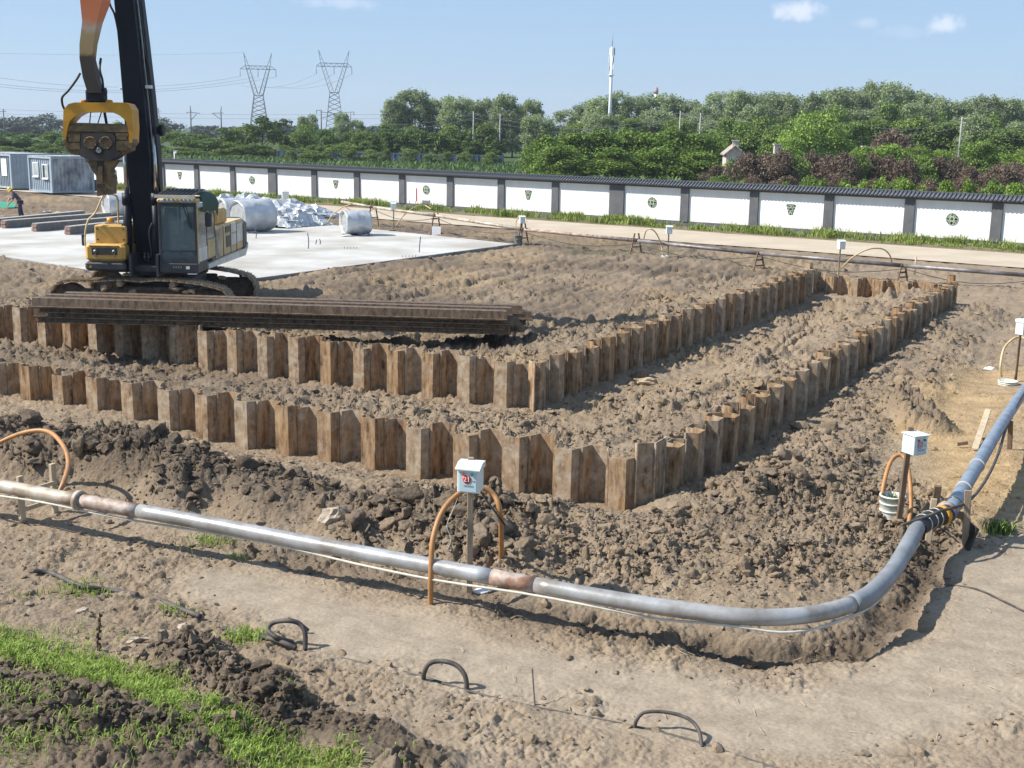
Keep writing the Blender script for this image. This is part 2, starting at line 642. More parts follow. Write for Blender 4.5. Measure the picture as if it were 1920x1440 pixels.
_mu = N(_n, 'ShaderNodeMath', operation='MULTIPLY', use_clamp=True); _n.links.new(_mr.outputs[0], _mu.inputs[0])
_rr = ramp(_n, _no.outputs[0], [(.40, 0.0), (.68, .75)]); _n.links.new(_rr.outputs[0], _mu.inputs[1])
_n.links.new(mixc(_n, _mu.outputs[0], _old, (.50, .44, .36)), _b.inputs['Base Color'])
M['wall_grey'] = simple('dark_grey_paint', (.115, .118, .13), .75, col2=(.085, .087, .095), scale=1.5)
M['tile'] = simple('dark_roof_tile', (.10, .108, .125), .55, col2=(.06, .065, .075), scale=3)
M['lattice_green'] = simple('green_lattice_ground', (.035, .075, .03), .7, col2=(.02, .045, .02), scale=8)
M['lattice_pale'] = simple('pale_lattice_bar', (.66, .72, .58), .7)
M['gal'] = simple('galvanised_pipe', (.42, .43, .44), .40, .25, col2=(.22, .20, .18), scale=2.6, detail=8, bump=.12, bscale=14)
M['pipe_flex'] = simple('grey_plastic_bend', (.235, .25, .27), .42, 0, col2=(.17, .175, .18), scale=4, bump=.1, bscale=16)
M['pipe_blue'] = simple('blue_grey_pipe', (.25, .30, .36), .42, .15, col2=(.17, .20, .25), scale=5, bump=.05)
M['pipe_rust'] = simple('rusty_pipe', (.22, .105, .055), .7, .2, col2=(.42, .38, .35), scale=7)
M['pipe_old'] = simple('weathered_pipe', (.52, .47, .39), .6, .15, col2=(.22, .15, .10), scale=3.2)
M['pipe_dark'] = simple('dark_pipe', (.10, .075, .06), .5, .3, col2=(.26, .25, .26), scale=2.2)
M['black_rubber'] = simple('black_rubber', (.022, .022, .024), .55, var=.2)
M['yellow'] = simple('machine_yellow', (.66, .40, .10), .5, col2=(.50, .29, .07), scale=3)
M['yellow_hi'] = simple('hammer_yellow', (.66, .31, .012), .45, col2=(.52, .23, .01), scale=3)
M['cream'] = simple('faded_machine_cream', (.66, .50, .25), .55, col2=(.50, .36, .17), scale=2.5)
M['cream_pale'] = simple('pale_machine_panel', (.80, .76, .66), .55, col2=(.62, .57, .47), scale=2.5)
M['navy'] = simple('navy_boom_paint', (.009, .013, .027), .5, col2=(.006, .009, .018), scale=2.0, spec=.25)
M['mgrey'] = simple('machine_dark_grey', (.055, .058, .065), .5, col2=(.03, .031, .035), scale=4)
M['chrome'] = simple('chrome_rod', (.72, .72, .72), .22, .9, var=.05)
M['steel'] = simple('bare_steel', (.38, .38, .38), .45, .6, scale=8)
M['hammer'] = simple('muddy_hammer_steel', (.235, .15, .07), .75, col2=(.10, .062, .032), scale=6, bump=.2)
M['hammer_dk'] = simple('dark_hammer_steel', (.07, .052, .042), .6, col2=(.035, .028, .026), scale=5, bump=.15)
M['shoe'] = simple('muddy_track_shoe', (.46, .35, .22), .85, col2=(.18, .13, .085), scale=7, bump=.4)
M['track'] = simple('muddy_track_frame', (.12, .085, .058), .85, col2=(.045, .034, .026), scale=6, bump=.4)
M['hose'] = simple('orange_hose', (.42, .20, .065), .55, col2=(.30, .15, .06), scale=9)
M['hose_pale'] = simple('pale_hose', (.56, .44, .24), .55, col2=(.44, .33, .17), scale=9)
M['wood'] = simple('weathered_timber', (.36, .285, .20), .85, col2=(.20, .15, .10), scale=14, stretch=(1, 1, .15), bump=.2)
M['wood_pale'] = simple('pale_timber', (.52, .43, .30), .85, col2=(.38, .30, .20), scale=14, stretch=(1, 1, .15), bump=.2)
M['wood_brown'] = simple('brown_timber', (.20, .13, .08), .85, col2=(.11, .07, .045), scale=14, stretch=(1, 1, .15), bump=.2)
M['box'] = simple('pale_green_enamel', (.66, .72, .70), .45, col2=(.60, .66, .64), scale=5)
M['box_door'] = simple('pale_blue_door', (.47, .60, .66), .45, col2=(.42, .54, .60), scale=5)
M['red'] = simple('red_print', (.62, .06, .04), .5, var=.1)
M['green_lamp'] = simple('green_lamp', (.02, .22, .12), .3, var=.1)
M['white'] = simple('white_paint', (.80, .80, .80), .5, var=.05)
M['grey_print'] = simple('grey_print', (.28, .33, .36), .6, var=.1)
M['bucket'] = simple('white_plastic_casing', (.66, .69, .63), .5, col2=(.5, .5, .44), scale=7)
M['bucket_grey'] = simple('grey_well_casing', (.20, .21, .215), .6, col2=(.14, .14, .14), scale=6)
M['film'] = simple('silver_plastic_film', (.56, .575, .59), .30, .20, col2=(.40, .415, .43), scale=2.5, bump=.35, bscale=7)
M['film_in'] = simple('duct_inside', (.34, .35, .35), .6, col2=(.22, .23, .23), scale=5)
M['cont'] = simple('grey_blue_container', (.33, .40, .46), .6, col2=(.27, .33, .385), scale=2)
M['cont_dk'] = simple('grey_container_paint', (.22, .27, .315), .6, col2=(.18, .22, .26), scale=2)
M['peel'] = simple('peeling_container_paint', (.44, .47, .50), .7, col2=(.12, .135, .155), scale=1.6, stretch=(1, 1, .6))
M['window_frame'] = simple('window_frame_white', (.72, .72, .72), .5, var=.05)
M['brickdark'] = simple('cement_rendered_brick', (.20, .185, .17), .9, col2=(.13, .12, .11), scale=5, bump=.3)
M['brick_end'] = simple('red_brick_end', (.36, .22, .19), .9, col2=(.25, .16, .14), scale=9, bump=.3)
M['brick_top'] = simple('cement_top', (.42, .40, .37), .9, col2=(.33, .31, .28), scale=5)
M['sand'] = simple('sand_heap', (.44, .34, .22), .95, scale=9, bump=.4)
M['stone'] = simple('pale_stone', (.40, .34, .27), .9, col2=(.27, .22, .165), scale=7, bump=.6, bscale=18)
M['skin'] = simple('skin', (.35, .20, .13), .6, var=.08)
M['cloth_navy'] = simple('navy_workwear', (.03, .035, .07), .9, var=.2)
M['cloth_purple'] = simple('dark_purple_shirt', (.065, .055, .10), .9, var=.2)
M['cloth_black'] = simple('black_clothes', (.014, .014, .018), .9, var=.2)
M['cloth_pale'] = simple('pale_trousers', (.40, .40, .42), .9, var=.1)
M['helmet'] = simple('yellow_helmet', (.75, .47, .02), .35, var=.05)
M['hair'] = simple('black_hair', (.012, .011, .01), .6, var=.1)
M['net_green'] = simple('green_net', (.04, .30, .20), .8, col2=(.03, .22, .15), scale=6)
M['tarp_green'] = simple('dark_green_tarp', (.006, .060, .030), .7, col2=(.004, .04, .02), scale=6, bump=.4, bscale=9)
M['pylon'] = simple('pylon_steel', (.32, .34, .36), .6, .2)
M['pylon_red'] = simple('pylon_red_paint', (.42, .22, .20), .6)
M['mast'] = simple('white_mast', (.74, .76, .78), .5, var=.05)
M['pole'] = simple('grey_concrete_pole', (.36, .36, .35), .8)
M['pole_dk'] = simple('dark_rail_pole', (.13, .14, .15), .7)
M['wire'] = simple('overhead_wire', (.22, .23, .25), .6)
M['bark'] = simple('bark', (.10, .075, .055), .9, bump=.4)
M['fence_blue'] = simple('blue_fence_panel', (.06, .10, .19), .6, col2=(.045, .075, .14))
M['fence_post'] = simple('grey_fence_post', (.26, .31, .36), .7)
M['house_wall'] = simple('pinkish_house_render', (.58, .50, .46), .85, scale=2)
M['roof_red'] = simple('red_brown_roof', (.20, .10, .075), .8, scale=6)
M['cable'] = simple('dusty_cable', (.035, .033, .034), .7, col2=(.10, .085, .07), scale=9)
M['steel_rope'] = simple('pale_rope', (.62, .60, .52), .7)
M['trunk_dry'] = simple('dry_stalk', (.10, .06, .035), .9)
M['lf_dark'] = leaf_mat('dark_leaves', (.04, .082, .020), (.175, .27, .06))
M['lf_mid'] = leaf_mat('mid_green_leaves', (.065, .115, .024), (.28, .38, .085))
M['lf_will'] = leaf_mat('grey_green_leaves', (.11, .155, .07), (.46, .54, .28), .4)
M['lf_lime'] = leaf_mat('bright_green_leaves', (.10, .17, .026), (.30, .42, .075))
M['lf_purp'] = leaf_mat('purple_brown_leaves', (.074, .056, .041), (.265, .19, .138))
M['lf_hedge'] = leaf_mat('hedge_leaves', (.04, .085, .016), (.27, .39, .055))
M['lf_far'] = leaf_mat('distant_leaves', (.05, .075, .05), (.105, .14, .09), 0)
M['crop'] = leaf_mat('crop_leaves', (.045, .085, .025), (.13, .20, .06))
M['grass'] = leaf_mat('fresh_grass', (.15, .23, .035), (.42, .53, .13), .35)
M['verge'] = leaf_mat('verge_grass', (.10, .15, .028), (.34, .40, .10), .3)


def glass_mat(name, tint, rough=.05):
    m, n, b = new_mat(name)
    b.inputs['Base Color'].default_value = (*tint, 1)
    b.inputs['Roughness'].default_value = rough
    b.inputs['Transmission Weight'].default_value = .75
    b.inputs['IOR'].default_value = 1.2
    no = N(n, 'ShaderNodeTexNoise', i_Scale=3.0, i_Detail=4)
    r = ramp(n, no.outputs[0], [(.4, rough), (.7, rough + .15)])
    n.links.new(r.outputs[0], b.inputs['Roughness'])
    return m


M['glass'] = glass_mat('cab_glass', (.36, .45, .49))
M['glass_dk'] = simple('dark_window_glass', (.05, .065, .075), .12, 0, var=.3, scale=3)
M['glass_lt'] = simple('curtained_window', (.42, .47, .49), .25, 0, col2=(.25, .30, .32), scale=3)


def arm_mat():
    """worn arm: orange paint above, a tan repainted band, oil-black lower end"""
    m, n, b = new_mat('worn_orange_arm')
    g = N(n, 'ShaderNodeNewGeometry')
    s = N(n, 'ShaderNodeSeparateXYZ'); n.links.new(g.outputs['Position'], s.inputs[0])
    no = N(n, 'ShaderNodeTexNoise', i_Scale=3.5, i_Detail=5, i_Roughness=.7)
    n.links.new(g.outputs['Position'], no.inputs['Vector'])
    a = N(n, 'ShaderNodeMath', operation='MULTIPLY_ADD', i_1=.5, i_2=-.25); n.links.new(no.outputs[0], a.inputs[0])
    z = N(n, 'ShaderNodeMath', operation='ADD'); n.links.new(s.outputs[2], z.inputs[0]); n.links.new(a.outputs[0], z.inputs[1])
    mr = N(n, 'ShaderNodeMapRange', i_1=5.0, i_2=8.0); n.links.new(z.outputs[0], mr.inputs[0])
    r = ramp(n, mr.outputs[0], [(.0, (.035, .022, .016)), (.44, (.05, .03, .02)), (.475, (.36, .225, .095)), (.61, (.40, .26, .12)), (.66, (.46, .36, .28)), (.72, (.64, .19, .07)), (1, (.62, .13, .04))])
    n.links.new(r.outputs[0], b.inputs['Base Color'])
    b.inputs['Roughness'].default_value = .5
    return m


M['arm'] = arm_mat()

# ------------------------------------------------------------------ layout of the sheet-pile rows (plan)
def frame(ox, oy, deg, side):
    a = R(deg)
    d = np.array((math.cos(a), math.sin(a)))
    n = np.array((d[1], -d[0])) * side
    return np.array((ox, oy)), d, n


FR = frame(-8.648, 20.850, -27.06, 1)      # outer front row: flange line, direction, outward normal (to the camera)
RR = frame(2.414, 16.314, 61.55, 1)        # outer right row
IF = frame(-3.877, 24.083, -27.06, 1)      # inner front row
IR = frame(1.010, 23.123, 61.75, 1)        # inner right row
Q_END = 23.7                               # the back row closes the rows at this distance along
WALL_O, WALL_A = np.array((19.734, 60.498)), R(-36.196)
WD = np.array((math.cos(WALL_A), math.sin(WALL_A)))
WN = np.array((-abs(WD[1]), -WD[0]))       # towards the camera


def uv(fr, x, y):
    o, d, n = fr
    return (x - o[0]) * d[0] + (y - o[1]) * d[1], (x - o[0]) * n[0] + (y - o[1]) * n[1]


def seg_dist(x, y, pts):
    best = np.full_like(x, 1e9)
    for (ax, ay), (bx, by) in zip(pts[:-1], pts[1:]):
        dx, dy = bx - ax, by - ay
        t = np.clip(((x - ax) * dx + (y - ay) * dy) / (dx * dx + dy * dy), 0, 1)
        best = np.minimum(best, np.hypot(x - ax - t * dx, y - ay - t * dy))
    return best


def g2(px, py, z=0.0):
    p = at(px, py, z)
    return (p.x, p.y)


PATH = [g2(430, 1090), g2(640, 1165), g2(900, 1235), g2(1250, 1310), g2(1560, 1350), g2(1780, 1300), g2(1880, 1180), g2(1960, 1040)]
MOUND = [g2(-120, 800, .3), g2(60, 835, .3), g2(220, 850, .25), g2(380, 905, .2), g2(560, 930, .2), g2(740, 975, .15), g2(900, 1010, .12)]
CORNER = [g2(860, 960), g2(1050, 1020), g2(1300, 1040), g2(1520, 1000), g2(1600, 930)]
RIGHT = [g2(1330, 960), g2(1480, 890), g2(1600, 800), g2(1680, 715), g2(1760, 640), g2(1830, 580)]
LUMP = [g2(1700, 770), g2(1740, 800)]
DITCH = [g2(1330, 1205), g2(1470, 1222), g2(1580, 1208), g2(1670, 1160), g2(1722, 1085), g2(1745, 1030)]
UNDERPIPE = [g2(430, 1018), g2(640, 1062), g2(850, 1110), g2(1000, 1150), g2(1250, 1195)]  # strip beneath the front pipe: slightly lower, rougher and darker soil
YELL = [g2(1900, 700), g2(1800, 745), g2(1840, 850), g2(1880, 950)]
BANK = [g2(-100, 1330), g2(150, 1400), g2(420, 1500)]
BANK2 = [g2(360, 1240), g2(560, 1350), g2(760, 1440)]
RUT = np.array(g2(960, 490)) - np.array(g2(560, 575)); RUT /= np.hypot(*RUT)
SLAB = [g2(364, 545), g2(965, 463), g2(545, 399), g2(-260, 448)]
SLAB[2] = (SLAB[1][0] - 19.5, SLAB[1][1] + 18.5)
SLAB[3] = (SLAB[0][0] - 20.5, SLAB[0][1] + 17.0)
HAMP = np.array(g2(640, 330))


def in_quad(x, y, q, m=0.0):
    w = np.full_like(x, 1e9)
    cx, cy = sum(p[0] for p in q) / 4, sum(p[1] for p in q) / 4
    for (ax, ay), (bx, by) in zip(q, q[1:] + q[:1]):
        nx, ny = by - ay, ax - bx
        L = math.hypot(nx, ny)
        sgn = 1 if (cx - ax) * nx + (cy - ay) * ny > 0 else -1
        w = np.minimum(w, sgn * ((x - ax) * nx + (y - ay) * ny) / L)
    return w


def zones(x, y):
    z = {}
    s, t = uv(FR, x, y)
    q, r = uv(RR, x, y)
    si, ti = uv(IF, x, y)
    qi, ri = uv(IR, x, y)
    z['mo'] = np.minimum(np.minimum(-t, -r), Q_END - q)
    z['mi'] = np.minimum(np.minimum(-ti, -ri), Q_END - 6.5 + 6.2 - q)
    z['mi'] = np.minimum(-ti, -ri)
    z['wo'] = sstep(.37, .50, z['mo'])
    z['wi'] = sstep(.38, .54, z['mi'])
    z['mp'] = np.minimum(-t, -r)
    z['q'], z['r'], z['t'], z['s'] = q, r, t, s
    z['path'] = 1 - sstep(.25, .95, seg_dist(x, y, PATH) + .25 * vnoise(x * 1.3, y * 1.3, 5))
    z['mound'] = 1 - sstep(.15, 1.05, seg_dist(x, y, MOUND) + .25 * vnoise(x * 1.6, y * 1.6, 3))
    z['corner'] = 1 - sstep(.6, 1.9, seg_dist(x, y, CORNER) + .3 * vnoise(x * 1.1, y * 1.1, 8))
    z['right'] = (1 - sstep(.35, 1.25, seg_dist(x, y, RIGHT) + .3 * vnoise(x, y, 9)))
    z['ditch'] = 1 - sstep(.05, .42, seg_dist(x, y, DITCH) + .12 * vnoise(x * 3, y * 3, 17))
    z['underpipe'] = 1 - sstep(.08, .40, seg_dist(x, y, UNDERPIPE) + .15 * vnoise(x * 2.5, y * 2.5, 18))
    z['lump'] = 1 - sstep(.1, .65, seg_dist(x, y, LUMP))
    z['yel'] = 1 - sstep(.4, 1.7, seg_dist(x, y, YELL) + .35 * vnoise(x * .9, y * .9, 12))
    z['bank'] = 1 - sstep(.2, 1.3, seg_dist(x, y, BANK) + .2 * vnoise(x * 2, y * 2, 13))
    z['bank2'] = 1 - sstep(.12, .5, seg_dist(x, y, BANK2) + .15 * vnoise(x * 2, y * 2, 14))
    wall = (x - WALL_O[0]) * WN[0] + (y - WALL_O[1]) * WN[1]
    z['wall'] = wall
    z['field'] = 1 - sstep(-1.2, -.4, wall)
    z['road'] = band(wall, ROAD_A, ROAD_B, .1)
    z['slab'] = sstep(-.25, .05, in_quad(x, y, SLAB))
    return z


_o = np.array(g2(1920, 477)); ROAD_A = float((_o - WALL_O) @ WN)
_o = np.array(g2(1920, 503)); ROAD_B = float((_o - WALL_O) @ WN)


def height(x, y, fine=True):
    z = zones(x, y)
    wo, wi = z['wo'], z['wi']
    trench = .44 - .70 * sstep(.7, 3.3, z['mp']) - .10 * sstep(17, 22, z['q'])
    inner = .44 - .34 * sstep(.5, 3.2, z['mi'])
    out = -.13 * sstep(-.6, .2, z['r']) * sstep(-1.5, 1.5, z['q']) * (1 - sstep(2.0, 4.0, z['r']))
    out = out + .07 * (1 - sstep(1.0, 4.0, z['s'])) * (1 - sstep(.2, 1.5, z['t']))
    out = out - .15 * (1 - sstep(.0, 1.1, z['t'])) * sstep(2.0, 5.0, z['s']) * (1 - sstep(-.5, .3, z['r']))
    h = out * (1 - wo) + wo * (trench * (1 - wi) + inner * wi)
    far = 1 - sstep(30, 60, y)
    flat = np.clip(z['path'] * .92 + z['road'] + z['slab'] + z['field'], 0, 1)
    h = h + .05 * fbm(x * .35, y * .35, 21, 3) * (1 - flat * .7)
    # heaps
    h = h + .52 * z['mound'] * (1 - .60 * sstep(-6, 0, x)) + .10 * z['corner'] + .13 * z['right'] + .34 * z['lump'] \
        + .10 * z['bank'] + .10 * z['bank2']
    # a low bank inside the trench beside the right row
    h = h + wo * (1 - wi) * .16 * sstep(-.3, .3, vnoise(x * .8, y * .8, 31)) * sstep(1.1, 1.35, z['mo']) * (1 - sstep(2.0, 2.6, z['mo']))
    h = h - .17 * z['ditch'] - .05 * z['underpipe']
    amp = .040 + .03 * z['ditch'] + .03 * z['underpipe'] + .085 * z['mound'] + .085 * z['corner'] + .060 * z['right'] + .14 * z['lump'] + .055 * z['bank'] + .060 * z['bank2']
    amp = amp + wo * (1 - wi) * .055 + wi * (.022 + .045 * (1 - sstep(1.5, 5.0, z['mi'])))
    amp = amp * (1 - .86 * np.clip(z['path'] + z['road'] + z['slab'] + z['field'], 0, 1)) * (1 - .5 * z['yel'] * (1 - z['lump']))
    amp = amp * (1 + .45 * sstep(20, 34, y) * (1 - sstep(44, 52, y)))
    # broken-up ground: patches of clods with smoother soil between them
    patch = .35 + .65 * sstep(-.35, .35, fbm(x * .9, y * .9, 41, 3))
    wx, wy = x + .10 * vnoise(x * 4, y * 4, 1) + .03 * vnoise(x * 13, y * 13, 4), y + .10 * vnoise(x * 4, y * 4, 2) + .03 * vnoise(x * 13, y * 13, 6)
    rel = lumps(wx * 2.4, wy * 2.4, 50) * .75 + clay(wx * 3.6, wy * 3.6, 55) * .55
    rel = rel + clay(wx * 7.5, wy * 7.5, 60) * .50
    if fine:
        rel = rel + clay(wx * 14, wy * 14, 70) * .34 * far
        rel = rel + lumps(x * 27, y * 27, 80) * .20 * (1 - sstep(14, 30, y))
        rel = rel + .55 * fbm(x * 6, y * 6, 90, 5, .65)
    h = h + amp * patch * (rel - .75) * 1.6
    # wheel and track ruts on the excavator's platform
    al = x * RUT[0] + y * RUT[1]
    ac = -x * RUT[1] + y * RUT[0]
    rut = fbm(al * .22, ac * 1.9, 101, 3) * .13 + fbm(al * .5, ac * 5.2, 111, 3) * .06
    h = h + rut * wi * sstep(1.5, 4, z['mi']) * (1 - np.clip(z['road'] + z['slab'] + z['field'], 0, 1))
    # foreground: shallow ruts along the path
    h = h + .03 * fbm(x * .6 + y * .2, y * 2.4 + x * .9, 121, 3) * (1 - wo) * (1 - sstep(13, 16, y))
    # two straight ruts in the trench
    for a, b in RUTS:
        d = seg_dist(x, y, [a, b])
        h = h - .13 * (1 - sstep(.05, .16, d))
    nr = sstep(-1.5, -.5, z['wall']) * (1 - sstep(ROAD_B + .3, ROAD_B + 3.0, z['wall']))
    h = h * (1 - nr) + nr * .02 * fbm(x * 1.5, y * 1.5, 130, 3) * (1 - z['road'])
    h = h - .10 * z['slab'] - .06 * z['road'] - .17 * (1 - sstep(0, ROAD_A - .4, z['wall'])) * sstep(-1.5, -.2, z['wall'])
    # soil kept off the machine's tracks and pile feet
    return h, z


RUTS = [(g2(1545, 590, .2), g2(1440, 690, .2)), (g2(1520, 578, .2), g2(1425, 668, .2))]


def hz(x, y):
    h, _ = height(np.array([float(x)]), np.array([float(y)]))
    return float(h[0])


# ------------------------------------------------------------------ ground: one sheet, finer near the camera
def build_ground():
    ncol = 840
    p = np.concatenate([np.linspace(1150, 710, 40), np.linspace(709, 60, 700), np.geomspace(59.5, 4.0, 80)])
    d = CAM_H * (FPX / 1.875) / p
    ang = np.linspace(-R(34), R(34), ncol)
    D, A = np.meshgrid(d, ang, indexing='ij')
    X, Y = D * np.tan(A), D
    Z, z = height(X.ravel(), Y.ravel())
    V = np.stack([X.ravel(), Y.ravel(), Z], -1)
    nr = len(d)
    i = (np.arange(nr - 1)[:, None] * ncol + np.arange(ncol - 1)[None]).ravel()
    F = np.stack([i, i + 1, i + ncol + 1, i + ncol], -1)
    x, y = X.ravel(), Y.ravel()
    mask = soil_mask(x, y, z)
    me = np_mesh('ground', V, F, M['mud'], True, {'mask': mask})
    o = put('ground', me)
    tag(o, 'churned tan and dark brown muddy site ground with clods and ruts', 'ground', kind='structure')
    # wide sheet underneath, to the horizon on every side
    v = np.array([(-1600, -200, -1.2), (1600, -200, -1.2), (1600, 1500, -1.2), (-1600, 1500, -1.2)], float)
    me = np_mesh('terrain', v, np.array([[0, 1, 2, 3]]), M['mud'], False, {'mask': np.tile((.2, 0, 0, 1), (4, 1))})
    tag(put('terrain', me), 'flat green farmland reaching to the horizon', 'terrain', kind='structure')


def soil_mask(x, y, z):
    n1 = fbm(x * .7, y * .7, 201, 4)
    left = 1 - sstep(-4.5, 1.0, x)
    wet = .16 + .75 * z['mound'] * (.45 + .55 * left) + .15 * z['corner'] + .16 * z['right'] + .38 * z['lump'] + .75 * z['bank'] + .6 * z['bank2']
    wet = wet + z['wo'] * (1 - z['wi']) * (.10 + .34 * (1 - sstep(-6.0, -1.0, x))) + z['wi'] * (.20 + .30 * sstep(-.3, .3, fbm(x * .25, y * .25, 77, 3)))
    wet = wet + .65 * z['ditch'] + .42 * z['underpipe']  # darker soil colour in the ditch and in the strip beneath the pipe
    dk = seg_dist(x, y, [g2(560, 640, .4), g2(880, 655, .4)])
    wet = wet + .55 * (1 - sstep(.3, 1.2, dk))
    wet = np.clip(wet + .25 * n1, 0, 1) * (1 - .85 * z['path'] * (1 - np.maximum(z['ditch'], z['underpipe'])))
    yel = np.clip(z['yel'] * (.75 + .5 * n1), 0, 1) * (1 - z['lump'])
    yel = np.clip(yel + .25 * z['wo'] * (1 - z['wi']) * sstep(.05, .5, n1) * sstep(2, 6, z['q']), 0, 1)
    yel = np.clip(yel + .3 * z['wi'] * sstep(0, .4, fbm(x * .3, y * .3, 231, 3)), 0, 1)
    # thin weeds
    gr = z['field'].copy()
    for (cx, cy), rad, a in ((g2(1120, 472), 4.5, .35), (g2(60, 500), 2.0, .35), (g2(900, 465), 3.5, .3)):
        gr = np.maximum(gr, a * (1 - sstep(.2, 1, np.hypot((x - cx) / 2.2, y - cy) / rad)) * sstep(-.1, .3, n1))
    verge = band(z['wall'], 0, ROAD_A - .6, .4)
    gr = np.maximum(gr, .5 * verge)
    path = np.clip(z['path'] + .35 * (1 - sstep(9.5, 11, y)) * (1 - z['bank']) * (1 - z['bank2']) * sstep(-3, 0, x), 0, 1)
    path = path * (1 - np.maximum(z['ditch'], z['underpipe']))
    path = np.maximum(path, .5 * z['wo'] * (1 - z['wo']) * 4)
    return np.stack([wet, yel, path, np.clip(gr, 0, 1)], -1)


build_ground()

# ------------------------------------------------------------------ concrete slab and site road
def poly_sheet(name, pts, z0, z1, mat, label, cat, n=1):
    mb = MB()
    mb.prism(pts, z0, z1)
    o = mb.build(name, mat)
    return tag(o, label, cat, kind='structure')


slab = poly_sheet('concrete_slab', SLAB, -.12, .13, M['concrete'], 'pale concrete slab behind the excavator', 'slab')
# darker formed edge along the two near sides
for a, b, nm in ((SLAB[0], SLAB[1], 0), (SLAB[0], SLAB[3], 1)):
    va, vb = Vector((*a, .03)), Vector((*b, .03))
    dd = (vb - va).normalized()
    nn = Vector((dd.y, -dd.x, 0))
    if nn.y > 0: nn = -nn
    mb = MB().beam(va + nn * .045, vb + nn * .045, .08, .22)
    mb.build('slab_kerb', M['slab_edge'], slab)


def wall_pt(s, off, z=0.0):
    p = WALL_O + WD * s + WN * off
    return Vector((p[0], p[1], z))


ss = np.linspace(-90, 70, 60)
v, f = [], []
for i, s_ in enumerate(ss):
    wob = .12 * math.sin(s_ * .7) + .08 * math.sin(s_ * 1.9)
    for off in (ROAD_A + wob, ROAD_B + wob * .6):
        v.append(wall_pt(s_, off, .012))
for i in range(len(ss) - 1):
    f.append((2 * i, 2 * i + 1, 2 * i + 3, 2 * i + 2))
mb = MB(); mb.add(v, f)
tag(mb.build('road', M['road']), 'dusty tan concrete road running along the white wall', 'road', kind='structure')


# ------------------------------------------------------------------ loose clods
def ico(sub, seed, rough=.28):
    bm = bmesh.new()
    bmesh.ops.create_icosphere(bm, subdivisions=sub, radius=1)
    v = np.array([p.co[:] for p in bm.verts]); f = np.array([[q.index for q in p.verts] for p in bm.faces])
    bm.free()
    rg = np.random.default_rng(seed)
    # lumpy: several random dents and bulges
    k = np.ones(len(v))
    for _ in range(9):
        dirv = rg.normal(size=3); dirv /= np.linalg.norm(dirv)
        dot = v @ dirv
        k += rough * rg.uniform(-1, .8) * np.clip(dot - .25, 0, 1)
    k += rg.uniform(-.17, .17, len(v)) if sub == 2 else rg.uniform(-.09, .09, len(v))
    v = v * k[:, None]
    for _ in range(7):      # broken faces
        dirv = rg.normal(size=3); dirv /= np.linalg.norm(dirv)
        over = np.clip(v @ dirv - rg.uniform(.45, .75), 0, None)
        v = v - over[:, None] * dirv
    if sub > 2:
        v = v * (1 + .22 * np.array([vnoise(v[:, 0] * 2.6 + seed, v[:, 1] * 2.6 + v[:, 2] * 2.1, seed)]).T + .10 * np.array([vnoise(v[:, 0] * 6 + v[:, 2] * 3, v[:, 1] * 6 - v[:, 2] * 4, seed + 3)]).T)
    return v * 1.15, f


def scatter_clods(name, n, smin, smax, power, sub, mat, label, dens_fn, seed, smooth=False):
    rg = np.random.default_rng(seed)
    protos = [ico(sub, 100 * seed + i, .45) for i in range(7)]
    # candidates spread evenly in view angle and (mostly) in picture height
    got, need = [], n
    while need > 0:
        m = 60000
        p = rg.uniform(36, 660, m)
        d = CAM_H * (FPX / 1.875) / p
        a = rg.uniform(-R(26), R(26), m)
        x, y = d * np.tan(a), d
        z = zones(x, y)
        w = dens_fn(x, y, z)
        keep = rg.random(m) < w
        got.append(np.stack([x[keep], y[keep]], -1)[:need])
        need -= len(got[-1])
    P = np.concatenate(got)
    h, z = height(P[:, 0], P[:, 1])
    u = rg.random(n)
    size = smin * (1 - u * (1 - (smin / smax) ** power)) ** (-1 / power)
    mask = soil_mask(P[:, 0], P[:, 1], z)
    mask[:, 0] = np.clip(mask[:, 0] + rg.normal(0, .14, n), 0, 1)
    VV, FF, AA = [], [], []
    base = 0
    for k in range(7):
        idx = np.where(np.arange(n) % 7 == k)[0]
        pv, pf = protos[k]
        m = len(idx)
        sc = size[idx][:, None] * rg.uniform(.55, 1.45, (m, 3)) * np.array((1, 1, .75))
        q = rg.normal(size=(m, 4)); q /= np.linalg.norm(q, axis=1)[:, None]
        w, xx, yy, zz = q.T
        Rm = np.stack([1 - 2 * (yy * yy + zz * zz), 2 * (xx * yy - zz * w), 2 * (xx * zz + yy * w),
                       2 * (xx * yy + zz * w), 1 - 2 * (xx * xx + zz * zz), 2 * (yy * zz - xx * w),
                       2 * (xx * zz - yy * w), 2 * (yy * zz + xx * w), 1 - 2 * (xx * xx + yy * yy)], -1).reshape(m, 3, 3)
        loc = np.einsum('mij,nj->mni', Rm, pv) * sc[:, None, :]
        loc[..., 0] += P[idx, 0][:, None]; loc[..., 1] += P[idx, 1][:, None]
        loc[..., 2] += (h[idx] + size[idx] * .12)[:, None]
        VV.append(loc.reshape(-1, 3))
        FF.append((pf[None] + (np.arange(m) * len(pv))[:, None, None] + base).reshape(-1, 3))
        AA.append(np.repeat(mask[idx], len(pv), 0))
        base += m * len(pv)
    me = np_mesh(name, np.concatenate(VV), np.concatenate(FF), mat, smooth, {'mask': np.concatenate(AA)})
    o = put(name, me)
    return tag(o, label, 'clods', kind='stuff')


